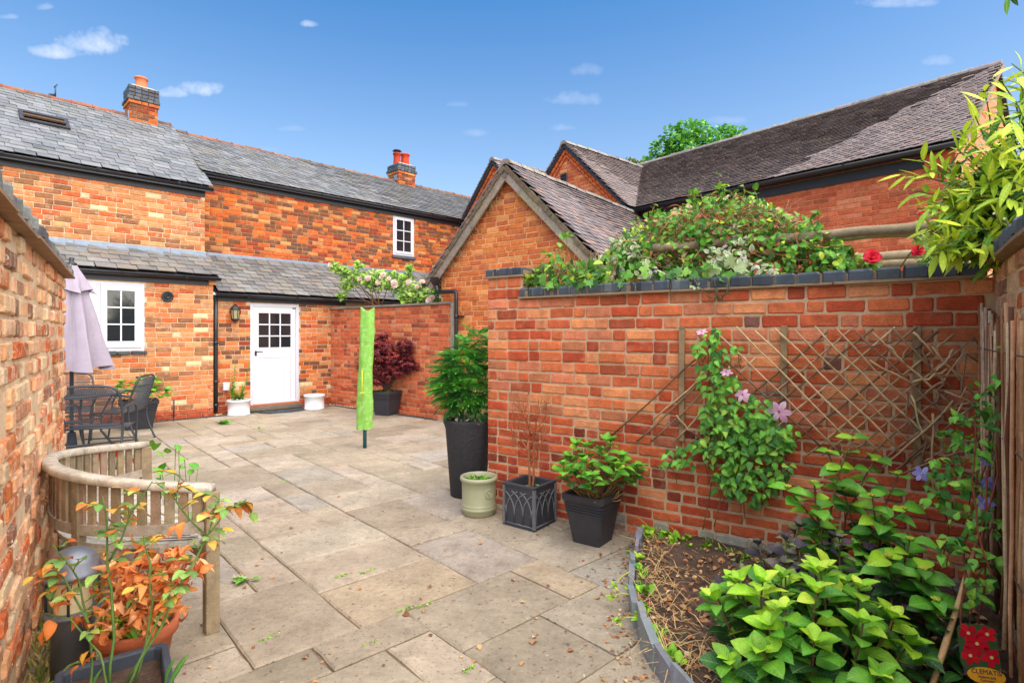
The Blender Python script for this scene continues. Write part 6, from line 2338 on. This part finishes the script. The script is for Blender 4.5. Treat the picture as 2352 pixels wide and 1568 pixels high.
SP_ = leaf_set([((70, 140, 60), 3), ((96, 166, 70), 2)], 5, [(0, .04), (.3, .09), (.6, .10), (.85, .05), (1, 0)], M_LEAF, curl=(.05, .3))
for (u, v, Y, du, dv) in ((388, 1575, 1.80, 40, -75), (380, 1570, 1.82, 15, -60), (215, 1590, 1.85, 5, -50)):
    p, q = at(u, v, Y), at(u + du, v + dv, Y - .02); it.append((random.choice(SP_), lay(p, q - p, V(-.4, -.8, .5), float(np.linalg.norm(q - p)))))
pieces('leaf', it, LY)

DH = thing('withered_hydrangea', 'withered hydrangea with curled orange-brown leaves in the terracotta pot', 'shrub', V(-1.60, 2.36, .19))
DRY = leaf_set([((228, 152, 92), 4), ((214, 128, 70), 4), ((238, 180, 126), 3), ((190, 104, 54), 2), ((160, 84, 46), 1)], 22, OVATE, M_DRY, name='withered_leaf', curl=(.3, 1.4), fold=(.3, 1.0), wav=.07, twist=1.2)
it = []; b = MB()
for (u, v, r, Y) in ((270, 1340, 34, 2.35), (310, 1310, 34, 2.35), (350, 1300, 34, 2.35), (390, 1300, 32, 2.33), (430, 1300, 30, 2.33), (300, 1360, 36, 2.3), (350, 1350, 34, 2.3), (265, 1385, 26, 2.3), (400, 1340, 28, 2.3), (340, 1400, 32, 2.27), (280, 1410, 34, 2.25), (380, 1390, 26, 2.25), (320, 1430, 26, 2.22), (268, 1440, 26, 2.22), (450, 1310, 22, 2.3), (420, 1270, 16, 2.33), (330, 1275, 20, 2.36), (405, 1400, 16, 2.25), (268, 1300, 18, 2.37)):
    c = at(u, v, Y)
    b.tube(stem_path(V(-1.60 + U_(-.06, .06), 2.36 + U_(-.06, .06), .19), c, .1, 4), .004, 5, jit(S(150, 104, 66), .2))
    rr = r / F * Y
    for k in range(int(r * .62)):
        p = c + rv(1.) * rr * (R_() ** .4) * 1.35
        it.append((random.choice(DRY), lay(p, rv(1.) - UP * .5, rv(1.), U_(.03, .058))))
part('stems', b, M_TWIG, DH)
pieces('withered_leaf', it, DH, rest='withered_foliage')
it = []
GT = thing('grass_tuft', 'tuft of green grass growing among the withered hydrangea stems', 'grass', V(-1.6, 2.33, .19))
for k in range(60):
    p = V(-1.58 + U_(-.09, .09), 2.31 + U_(-.07, .07), .19); it.append((random.choice(GR), lay(p, V(U_(-.5, .5), U_(-.5, .3), 1), rv(1.), U_(.1, .17))))
pieces('blade', it, GT)
it = []
GV = thing('grass_tuft', 'yellowish grass and weeds along the foot of the old pale wall', 'grass', PL_.pt(1.9, 0, .05))
GY = leaf_set([((150, 150, 70), 3), ((110, 140, 60), 3), ((190, 172, 110), 2)], 10, STRAP, M_LEAFM, curl=(.2, .9))
for k in range(150):
    p = PL_.pt(U_(1.5, 2.3), 0, U_(.01, .10)); it.append((random.choice(GY), lay(p, V(U_(-.6, .6), U_(-.6, .6), 1), rv(1.), U_(.05, .11))))
pieces('blade', it, GV)

# red poppies seen through the bench slats
PP = thing('poppies', 'small red flowers and green leaves behind the slats of the curved bench', 'flower', V(-2.45, 4.05, 0))
it = []; b = MB()
for k in range(60):
    p = V(-2.62 + U_(-.22, .3), 4.05 + U_(-.12, .12), U_(.05, .62))
    if k % 3 == 0: b.tube([V(p[0] * .98 - .05, 4.05, 0), p], .003, 4, S(96, 130, 60))
    it.append((random.choice(HY_M + CL_M), lay(p, rv(1.) + UP * .3, UP + rv(.5), U_(.05, .1))))
part('stems', b, M_TWIG, PP); pieces('leaf', it, PP)
for (u, v) in ((232, 1033), (318, 1055), (262, 1040), (225, 1045)): rosebloom(PP, at(u, v, 4.0), V(.1, -.8, .5), .04, S(214, 20, 26))

# ------------------------------------------------------------------ climbing rose behind the courtyard wall
CR = thing('climbing_rose', 'pale pink climbing rose sprawling over the courtyard wall top', 'climber', V(-2.6, 10.9, 0))
RL = leaf_set([((142, 180, 66), 4), ((112, 160, 60), 4), ((172, 200, 90), 3), ((84, 132, 56), 2)], 16, OVATE, M_LEAF)
it = []; b = MB()
tips = [(770, 612, 14, 10.9), (790, 625, 18, 10.9), (815, 632, 24, 10.9), (800, 655, 20, 10.9), (845, 640, 26, 10.8), (870, 632, 22, 10.8), (860, 655, 26, 10.8), (890, 650, 26, 10.7), (905, 635, 18, 10.7), (915, 660, 22, 10.6), (935, 640, 18, 10.5), (945, 665, 24, 10.4), (970, 655, 20, 10.2), (960, 685, 20, 10.2), (985, 680, 20, 10.0), (1000, 665, 18, 10.0), (930, 685, 14, 10.4), (825, 610, 12, 10.9), (1003, 690, 12, 9.95), (785, 680, 10, 10.9), (940, 618, 10, 10.5)]
for (u, v, r, Y) in tips:
    c = at(u, v, Y)
    bs = V(-2.62, 10.75, 1.9) if u < 900 else V(-1.9, 10.35, 1.85)
    b.tube(stem_path(bs + rv(.08), c, .15, 5), list(np.linspace(.011, .004, 6)), 5, jit(S(120, 84, 60), .25))
    rr = r / F * Y
    for k in range(int(r * 3.6)):
        p = c + rv(1.) * V(rr, rr, rr * .75) * (R_() ** .45)
        it.append((random.choice(RL), lay(p, rv(1.) + V(0, -.3, .1), UP + V(0, -.6, 0) + rv(.4), U_(.06, .1))))
b.tube([V(-2.62, 10.9, -.05), V(-2.6, 10.85, 1.0), V(-2.62, 10.75, 1.92)], .02, 7, S(110, 84, 62)); b.tube([V(-1.9, 10.5, -.05), V(-1.92, 10.45, 1.0), V(-1.9, 10.35, 1.87)], .02, 7, S(110, 84, 62))
part('canes', b, M_TWIG, CR)
pieces('leaf', it, CR, rest='foliage')
for (u, v, Y) in ((758, 608, 10.9), (845, 637, 10.7), (875, 637, 10.7), (893, 640, 10.6), (880, 630, 10.7), (905, 648, 10.5), (868, 648, 10.7), (938, 648, 10.4), (970, 648, 10.1), (958, 658, 10.2), (985, 690, 9.9), (992, 684, 9.9), (905, 655, 10.5), (826, 640, 10.8)):
    rosebloom(CR, at(u, v, Y - .12), V(U_(-.3, .3), -.9, .4), U_(.045, .065), S(246, 218, 204))

# ------------------------------------------------------------------ tangled climbers on the garden wall top
def w_y(u):
    s_, _ = PW.hit(u, 700); return float(PW.pt(s_, 0)[1])
TOPL = [(1195, 655), (1215, 632), (1250, 606), (1300, 592), (1340, 606), (1375, 604), (1400, 566), (1450, 522), (1520, 486), (1600, 464), (1640, 452), (1700, 450), (1780, 474), (1840, 500), (1890, 530), (1930, 562), (1970, 585), (2005, 600), (2030, 630)]
tu, tv = [p[0] for p in TOPL], [p[1] for p in TOPL]
botv = lambda u: 672 - (u - 1200) * .050
def mass(n, u0, u1, f0, f1, o0, o1, protos, sz, upw=.5, it=None):
    for k in range(n):
        u = U_(u0, u1); t_ = np.interp(u, tu, tv); bo = botv(u)
        f = U_(f0, f1); v = bo + (t_ - bo) * f
        o = U_(o0, o1); Y = w_y(u) + o
        it.append((random.choice(protos), lay(at(u, v, Y), rv(1.) + V(-.1, -.5, .0), UP * upw + V(-.3, -.7, 0) + rv(.5), U_(*sz))))
IVY = [ivy_proto('leaf', jit(pick([((104, 160, 60), 4), ((74, 130, 52), 3), ((134, 184, 74), 3), ((56, 100, 46), 2)]), .12), M_LEAF) for _ in range(14)]
IVL = [ivy_proto('leaf', jit(S(188, 206, 150), .1), M_LEAF) for _ in range(5)]
EUO = [leaf_proto('leaf', S(92, 130, 72), OVATE, M_LEAF, .3, .3, .01, 1.0) for _ in range(2)]
EUW = leaf_set([((214, 216, 176), 4), ((196, 204, 150), 3), ((226, 226, 200), 2)], 10, OVATE, M_LEAF, rib=.55)
HNY = leaf_set([((182, 204, 60), 2.4), ((150, 186, 52), 4), ((110, 162, 46), 4), ((80, 132, 42), 3)], 16, OVATE, M_LEAF)
BRN = leaf_set([((170, 112, 74), 4), ((196, 150, 104), 3), ((140, 86, 58), 2), ((206, 176, 130), 2)], 14, OVATE, M_DRY, curl=(.3, 1.2), wav=.04, twist=.8)
DGR = leaf_set(G_DEEP + G_MID, 14, OVATE, M_LEAF)
IV = thing('ivy', 'green ivy and yellow-green shoots spilling over the left end of the wall coping', 'climber', PW.pt(.6, 1.82, -.15))
it = []
mass(330, 1205, 1400, 0, .95, .05, .30, HNY + IVY, (.05, .085), it=it)
mass(50, 1215, 1480, -.02, .35, -.08, .12, IVY, (.06, .10), it=it)
mass(40, 1500, 1700, -.02, .2, -.02, .1, IVL + IVY, (.07, .11), it=it)
b = MB()
for k in range(90):
    u = U_(1210, 1420); p = at(u, botv(u) + U_(-30, 0), w_y(u) + .15); b.tube(stem_path(p, p + V(U_(-.15, .15), U_(-.05, .1), U_(.02, .25)), .2, 4), .0028, 4, jit(S(150, 116, 78), .3))
for (u, v) in ((1285, 575), (1300, 545), (1262, 585)):
    p = at(u, v, w_y(u) + .2); q = at(u + 8, 640, w_y(u) + .2); b.tube(stem_path(q, p, .05, 4), .003, 4, S(120, 110, 60))
    for k in range(5): it.append((random.choice(HNY), lay(p + rv(.03), rv(1.), UP + rv(.5), .07)))
part('stems', b, M_TWIG, IV); pieces('leaf', it, IV, rest='foliage')
HN = thing('honeysuckle', 'sprawling honeysuckle with dead brown stems over the pergola rail', 'climber', PW.pt(1.6, 0, -.55))
it = []
mass(1700, 1400, 1940, .40, 1.0, .30, .85, HNY + DGR[:6], (.035, .06), it=it)
mass(1000, 1400, 1960, .02, .8, .45, .8, DGR, (.04, .07), it=it)  # inner leaves in darker greens: the tangle's interior shade is put into their colour
mass(800, 1420, 1960, .02, .7, .22, .7, DGR + HNY[:5], (.035, .065), it=it)
mass(360, 1480, 1900, .3, .98, .3, .7, BRN, (.03, .055), it=it)
b = MB()
for k in range(560):
    u = U_(1440, 1900) if k % 3 else U_(1480, 1790); t_ = np.interp(u, tu, tv); bo = botv(u); f = U_(.25, .98)
    p = at(u, bo + (t_ - bo) * f, w_y(u) + U_(.28, .75))
    b.tube(stem_path(p, p + V(U_(-.22, .22), U_(-.1, .1), U_(-.16, .1)), .3, 4), U_(.002, .004), 4, jit(random.choice([S(158, 104, 70), S(130, 84, 60), S(186, 142, 102)]), .25))
for k in range(16):
    u = U_(1440, 1900); p = at(u, np.interp(u, tu, tv) + 20, w_y(u) + .5); q = p + V(U_(-.08, .08), 0, U_(.06, .2)); b.tube(stem_path(p, q, .15, 4), .0026, 4, jit(S(132, 120, 60), .3))
    for j in range(5): it.append((random.choice(HNY), lay(q + rv(.025) - UP * .02 * j, rv(1.), UP + rv(.4), U_(.04, .07))))
for s_ in (.9, 1.5, 2.1):
    for j in range(3): b.tube(stem_path(PW.pt(s_ + U_(-.1, .1), -.05, -.5), PW.pt(s_ + U_(-.3, .3), 2.0, -.5), .05, 6), .012, 5, jit(S(110, 80, 60), .2))
part('stems', b, M_TWIG, HN)
pieces('leaf', it, HN, rest='foliage')
EU = thing('euonymus', 'cream-edged variegated euonymus growing through the honeysuckle behind the coping', 'shrub', PW.pt(1.7, 0, -.35))
it = []
def vmass(n, u, v, r, o):
    for k in range(n):
        a, f = U_(0, 6.28), math.sqrt(R_()); uu = u + r * f * math.cos(a); vv = min(v + r * f * math.sin(a), botv(uu) - 4)
        it.append((random.choice(EUW if R_() < .8 else EUO), lay(at(uu, vv, w_y(uu) + o + U_(-.08, .08)), rv(1.) + V(0, -.3, .2), UP * .6 + V(-.3, -.7, 0) + rv(.4), U_(.034, .055))))
for (n, u, v, r, o) in ((45, 1690, 600, 34, .22), (60, 1660, 620, 30, .2), (60, 1700, 570, 28, .3), (50, 1650, 590, 26, .22), (50, 1720, 625, 34, .18), (40, 1760, 630, 26, .18), (60, 1430, 575, 30, .3), (50, 1400, 610, 30, .25), (40, 1460, 560, 24, .35), (30, 1690, 530, 16, .4), (40, 1370, 640, 30, .2), (30, 1480, 625, 20, .2)): vmass(int(n * .65), u, v, r, o)
b = MB()
for s_ in (.8, 1.6, 1.9): b.tube(stem_path(PW.pt(s_, -.05, -.42), PW.pt(s_ + .05, 1.95, -.38), .04, 6), .012, 5, S(110, 86, 62))
part('stems', b, M_TWIG, EU); pieces('leaf', it, EU, rest='foliage')
# sprig of rosemary hanging over the coping
RO = thing('rosemary_sprig', 'dark needle-leaved sprig hanging down over the blue brick coping', 'plant', PW.px(1640, 668, .03))
b = MB(); it = []
ND = leaf_set([((58, 84, 62), 3), ((80, 106, 78), 2)], 5, [(0, .05), (.5, .07), (1, 0)], M_LEAFM)
for pts in (((1590, 632), (1602, 655), (1625, 680), (1655, 688)), ((1640, 640), (1644, 665), (1648, 690)), ((1655, 688), (1668, 675), (1672, 660))):
    path = [PW.px(u, v, .07 if v > 650 else .02) for u, v in pts]; b.tube(path, .003, 5, S(110, 92, 70))
    for k in range(46):
        p, tg = interp(path, R_() * .999); it.append((random.choice(ND), lay(p, tg * .5 + rv(1.), rv(1.), U_(.022, .04))))
part('stems', b, M_TWIG, RO); pieces('needle', it, RO)

# red climbing roses on the pergola
RR_ = thing('red_rose', 'red climbing rose with large blooms beside the pergola rails', 'climber', V(2.6, 3.9, 0))
it = []; b = MB()
for (u, v, r, Y) in ((1950, 600, 26, 3.75), (1975, 612, 22, 3.7), (2005, 605, 18, 3.6), (1930, 610, 20, 3.8), (2130, 590, 24, 3.5), (2160, 575, 20, 3.4), (2120, 550, 16, 3.6), (2150, 600, 18, 3.3), (1905, 620, 18, 3.8)):
    c = at(u, v, Y); b.tube(stem_path(V(2.55 if u > 2050 else 2.2, 3.95, 1.5), c, .1, 5), .005, 5, jit(S(110, 90, 60), .2)); rr = r / F * Y
    for k in range(int(r * 1.3)):
        it.append((random.choice(RL + (RSB[:2] + RSG if u < 2000 else [])), lay(c + rv(1.) * rr * (R_() ** .4), rv(1.), UP + V(0, -.6, 0) + rv(.4), U_(.04, .07))))
for x in (2.2, 2.55): b.tube([V(x, 3.95, -.05), V(x + .02, 3.95, .8), V(x, 3.95, 1.52)], .015, 6, S(110, 90, 62))
part('canes', b, M_TWIG, RR_); pieces('leaf', it, RR_)
for (u, v, Y, r) in ((2003, 590, 3.45, .05), (2110, 575, 3.3, .038), (2120, 490, 3.5, .03), (2155, 492, 3.4, .036)): rosebloom(RR_, at(u, v, Y), V(-.3, -.8, .3), r, S(236, 52, 72))

# ------------------------------------------------------------------ large laurel leaning over the right wall
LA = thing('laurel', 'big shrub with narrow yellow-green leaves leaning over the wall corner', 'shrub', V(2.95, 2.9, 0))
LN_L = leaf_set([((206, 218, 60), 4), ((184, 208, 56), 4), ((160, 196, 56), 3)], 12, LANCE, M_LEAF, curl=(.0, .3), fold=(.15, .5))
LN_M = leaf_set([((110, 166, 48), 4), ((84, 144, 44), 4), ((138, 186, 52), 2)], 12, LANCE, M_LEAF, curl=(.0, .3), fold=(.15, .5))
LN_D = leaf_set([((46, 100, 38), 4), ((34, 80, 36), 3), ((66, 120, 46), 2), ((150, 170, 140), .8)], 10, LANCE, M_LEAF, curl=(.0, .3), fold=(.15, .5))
tips = [(2066, 402, 2.75), (2112, 372, 2.72), (2095, 440, 2.8), (2130, 395, 2.7), (2200, 345, 2.62), (2212, 296, 2.6), (2238, 262, 2.58), (2262, 212, 2.55), (2300, 196, 2.5), (2328, 145, 2.45), (2345, 172, 2.4), (2150, 448, 2.7), (2132, 535, 2.75), (2178, 560, 2.7), (2104, 478, 2.82), (2232, 430, 2.5), (2282, 330, 2.4), (2318, 285, 2.35), (2350, 380, 2.3), (2300, 450, 2.4), (2250, 520, 2.5), (2325, 540, 2.4), (2172, 500, 2.7), (2200, 585, 2.72), (2275, 575, 2.6), (2220, 380, 2.55), (2260, 400, 2.5), (2240, 340, 2.55), (2330, 230, 2.4), (2345, 320, 2.35), (2290, 270, 2.45), (2320, 420, 2.35), (2190, 420, 2.65), (2160, 395, 2.7), (2348, 470, 2.35), (2225, 470, 2.6), (2190, 470, 2.75), (2260, 470, 2.6), (2290, 510, 2.5), (2150, 490, 2.85), (2240, 560, 2.7), (2310, 380, 2.45), (2350, 260, 2.4)]
for k in range(90):
    u = U_(2140, 2420); tips.append((u, U_(max(250, 470 - (u - 2140) * .95), 600), U_(2.45, 3.1)))
for k in range(20): tips.append((U_(2350, 2600), U_(120, 500), U_(2.4, 3.0)))
it = []; b = MB()
core = V(2.95, 2.95, 1.75)
for (u, v, Y) in tips:
    tip = at(u, v, Y)
    p0 = core + (tip - core) * .2 + rv(.12)
    path = stem_path(p0, tip, .1, 6, nrm(UP + rv(.4)))
    b.tube(path, list(np.linspace(.007, .0025, 7)), 5, jit(S(112, 120, 62), .2))
    L_ = float(np.linalg.norm(tip - p0)); n = int(10 + L_ * 13)
    for k in range(n):
        t = .25 + .75 * (k + R_()) / n
        p, tg = interp(path, min(t, .999))
        sd = nrm(np.cross(tg, rv(1.)))
        d = nrm(sd * U_(.6, 1.1) + tg * U_(.35, 1.0) + UP * U_(-.25, .2))
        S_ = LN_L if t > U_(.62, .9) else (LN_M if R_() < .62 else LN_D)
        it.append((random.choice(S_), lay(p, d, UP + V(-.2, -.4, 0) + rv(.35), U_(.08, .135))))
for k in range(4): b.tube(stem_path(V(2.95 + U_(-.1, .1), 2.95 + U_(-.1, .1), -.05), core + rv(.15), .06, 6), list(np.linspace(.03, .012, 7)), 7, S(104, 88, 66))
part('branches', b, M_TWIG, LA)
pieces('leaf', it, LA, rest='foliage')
b = MB()
for (u, v, Y) in ((2310, 500, 2.28), (2290, 490, 2.3), (2335, 515, 2.26), (2345, 505, 2.26)):
    c = at(u, v, Y)
    for k in range(34):
        q = c + rv(1.) * V(.03, .03, .02) * R_() + V(.01 * (k % 5), 0, -.002 * k % 3); b.lathe([(.001, -.005), (.0055, 0), (.001, .005)], q, 6, jit(S(224, 218, 196), .1))
    b.tube([c, c + V(.06, .05, -.04)], .003, 5, S(140, 150, 90))
part('flower_panicle', b, M_PETAL, LA)
it = []; tipc = at(2316, 6, 2.4)
LX = thing('overhanging_sprig', 'single green leaf sprig hanging into the sky above the laurel', 'leaf', tipc)
b = MB(); b.tube([tipc, tipc + V(.05, .05, .12), tipc + V(.5, .3, .25), V(2.95, 2.9, 2.55), V(3.0, 2.95, 1.9)], [.002, .003, .005, .008, .012], 5, S(104, 110, 62)); part('stem', b, M_TWIG, LX)
it = [(LN_M[0], lay(tipc + UP * .03, V(-.2, -.1, -1), V(-1, -.5, 0), .09)), (LN_D[0], lay(tipc + UP * .05, V(.4, -.1, -.8), V(-1, -.5, 0), .08))]
pieces('leaf', it, LX)

# ------------------------------------------------------------------ trees beyond the roofs
def tree(label, c, blobs, n, sz, pal, th=.2):
    t = thing('tree', label, 'tree', V(c[0], c[1], 0))
    b = MB(); top_ = max(q[2] for q in blobs)
    b.tube([V(c[0], c[1], -.05), V(c[0] + .1, c[1], top_ * .35), V(c[0], c[1], top_ * .75)], [th, th * .75, th * .35], 8, S(96, 80, 64))
    for q in blobs: b.tube(stem_path(V(c[0], c[1], top_ * U_(.45, .7)), V(*q[:3]), .08, 4), list(np.linspace(th * .3, .02, 5)), 5, S(96, 80, 64))
    part('trunk', b, M_TWIG, t)
    pr = leaf_set(pal, 12, ROUND, M_LEAFM, name='crown_leaf'); it = []
    tw = sum(q[3] ** 2 for q in blobs)
    for (x, y, z, r) in blobs:
        for k in range(int(n * r * r / tw)):
            d = rv(1.); it.append((random.choice(pr), lay(V(x, y, z) + d * V(r, r, r * .8) * (R_() ** .5) * 1.12, d + rv(.8), UP + d * .5, U_(*sz))))
    joined('crown', it, t, kind=None)
    return t
tr = random.Random(9)
cpx = [(1520, 345, 26), (1545, 315, 26), (1585, 305, 28), (1610, 295, 20), (1570, 335, 28), (1630, 325, 26), (1660, 310, 24), (1690, 308, 18), (1500, 375, 20), (1600, 350, 30), (1650, 345, 26), (1540, 365, 24), (1680, 330, 22), (1590, 380, 30), (1640, 380, 30), (1550, 400, 30)]
Yt = 27
tree('leafy green tree rising behind the long tiled roof', (at(1600, 400, Yt)[0], Yt), [(*at(u, v, Yt + tr.uniform(-.8, .8)), r / F * Yt) for u, v, r in cpx], 2700, (.15, .27), [((116, 178, 74), 4), ((92, 154, 64), 3), ((140, 198, 84), 3), ((70, 126, 54), 2)])
cpx = [(1450, 372, 8), (1462, 378, 8), (1440, 380, 8), (1455, 385, 10), (1436, 370, 5)]
Yt = 24
tree('small sparse treetop peeping over the roof valley between gables', (at(1452, 400, Yt)[0], Yt), [(*at(u, v, Yt), r / F * Yt) for u, v, r in cpx], 260, (.09, .16), [((150, 140, 70), 3), ((120, 140, 66), 3)], .1)

# ------------------------------------------------------------------ small things on the ground
it = []
LITP = leaf_set([((176, 132, 90), 4), ((150, 100, 66), 3), ((206, 166, 120), 3), ((220, 190, 150), 1.5), ((120, 76, 52), 2)], 14, OVATE, M_DRY, name='litter', curl=(.1, .8), wav=.04)
def in_bed(p): return inside(p[0], p[1], bp) and np.dot(p - PW.P, PW.n) > .03 and np.dot(p - PR.P, PR.n) > .05
cnt = 0
while cnt < 1700:
    p = V(U_(.6, 2.6), U_(1.2, 4.1), .065)
    if not in_bed(p): continue
    cnt += 1
    it.append((random.choice(LITP), lay(p + UP * U_(-.01, .018), V(U_(-1, 1), U_(-1, 1), U_(-.2, .3)), UP + rv(.5), U_(.012, .042))))
joined('leaf_litter', it, None)
it = []
STW = [leaf_proto('straw', jit(S(206, 176, 122), .15), [(0, .012), (.5, .014), (1, .006)], M_DRY, .3, U_(.0, .5)) for _ in range(6)]
cnt = 0
while cnt < 420:
    e = random.choice(edge[:9]); p = V(e[0] + abs(np.random.normal()) * .16 + .02, e[1] + U_(-.15, .15), .07)
    if not in_bed(p): continue
    cnt += 1
    it.append((random.choice(STW), lay(p, V(U_(-1, 1), U_(-1, 1), U_(-.1, .5)), UP + rv(.4), U_(.06, .16))))
joined('dry_straw', it, None)
it = []
WDP = leaf_set(G_MID + G_LIGHT, 8, OVATE, M_LEAFM)
b = MB()
for k in range(60):
    s_ = U_(1.35, 3.1); p = PW.pt(s_, .07, U_(.05, .25)); r = U_(.02, .05)
    for j in range(7): it.append((random.choice(WDP if k % 2 else GR), lay(p + rv(.012), V(U_(-1, 1), U_(-1, 1), U_(.2, 1.4)), UP + rv(.4), r * U_(.6, 1.4))))
for k in range(26):
    e = random.choice(edge[:10]); p = V(e[0] + U_(.0, .08), e[1] + U_(-.08, .08), .07)
    for j in range(8): it.append((random.choice(WDP if k % 2 else GR), lay(p + rv(.015), V(U_(-1.2, .6), U_(-1, 1), U_(.2, 1.2)), UP + rv(.4), U_(.02, .06))))
joined('bed_weeds', it, None)
# euphorbia shoots poking over the edging
for (u0, v0, u1, v1) in ((1452, 1310, 1412, 1345), (1450, 1365, 1404, 1370), (1462, 1418, 1418, 1425), (1530, 1500, 1490, 1455), (1525, 1500, 1500, 1440)):
    a, c = gnd(u0, v0, .10), gnd(u1, v1, .06)
    t = thing('euphorbia_shoot', 'pale green fleshy shoot poking out over the slate edging', 'weed', a, 'shoots along the slate edging')
    b = MB(); b.tube(stem_path(a, c, .1, 4, UP), .003, 5, S(176, 192, 96)); part('stem', b, M_TWIG, t); it = []
    for k in range(12): it.append((random.choice(HY_L), lay(c + rv(.008), rv(1.) + UP * .5, UP + rv(.3), U_(.016, .03))))
    pieces('leaf', it, t)

def ground_sprig(label, u, v, n, sz, protos, dead=False):
    p = gnd(u, v)
    t = thing('leaf_sprig', label, 'leaf', p)
    b = MB(); b.tube(stem_path(p + V(-.05, 0, .008), p + V(.05, .01, .012), .05, 3), .0025, 4, S(140, 150, 80)); part('stem', b, M_TWIG, t); it = []
    for k in range(n):
        q = p + V(U_(-.05, .05), U_(-.02, .02), .012); it.append((random.choice(protos), lay(q, V(U_(-1, 1), U_(-.6, .6), U_(.05, .4)), UP + rv(.3), U_(*sz))))
    pieces('leaf', it, t)
ground_sprig('broken green sprig lying on the paving beside the bench leg', 560, 1335, 7, (.05, .08), HY_M[:4] + [IVL[0]])
ground_sprig('flat patch of green weed in a joint before the house corner', 513, 974, 40, (.05, .09), HY_M)
ground_sprig('single green leaf lying on the paving before the white pot', 590, 986, 3, (.06, .08), HY_L)
it = []
for (u, v) in ((622, 1464), (1082, 1534), (975, 1390), (930, 1400), (785, 1322), (845, 1312), (850, 1480), (650, 1105), (1075, 1180)):
    p = gnd(u, v)
    for k in range(30): it.append((random.choice(WDP), lay(p + A_ * U_(-.05, .05) + B_ * U_(-.012, .012), rv(1.) + UP, UP + rv(.4), U_(.007, .014))))
joined('joint_moss', it, None)
it = []
for k in range(150):
    u, v = U_(420, 1500), U_(960, 1568); p = gnd(u, v)
    if not inside(p[0], p[1]): continue
    it.append((random.choice(LITP), lay(p + UP * .005, V(U_(-1, 1), U_(-1, 1), .05), UP + rv(.3), U_(.012, .03) * (1 if k % 9 else 1.7))))
for k in range(260):    # crumbs along the bed edge and under the pots
    e = random.choice(edge[:10]); it.append((random.choice(LITP), lay(V(e[0] - abs(np.random.normal()) * .09 - .03, e[1] + U_(-.12, .12), .006), V(U_(-1, 1), U_(-1, 1), .1), UP + rv(.3), U_(.008, .026))))
for k in range(120): p = PW.pt(U_(.1, 1.4), .006, U_(.02, .12)); it.append((random.choice(LITP), lay(p, V(U_(-1, 1), U_(-1, 1), .1), UP + rv(.3), U_(.01, .025))))
joined('fallen_leaves', it, None)
# pebbles in the gap along the house
it = []
PB = []
for k in range(6):
    m_ = MB(); m_.lathe([(.001, -.5), (.35, -.35), (.5, 0), (.35, .35), (.001, .5)], (0, 0, 0), 7, jit(S(214, 186, 144), .15)); PB.append(Proto('pebble', m_, M_POTC))
for k in range(90):
    p = random.choice([B1.pt(U_(.02, .16), .012, U_(.03, .17)), B1.pt(U_(1.7, 2.25), .012, U_(.03, .2)), PC.pt(U_(.05, .9), .012, U_(.02, .1))]); s_ = U_(.016, .032)
    it.append((random.choice(PB), M4(V(s_, 0, 0), V(0, s_ * .8, 0), V(0, 0, s_ * .6), p)))
joined('pebbles', it, None)
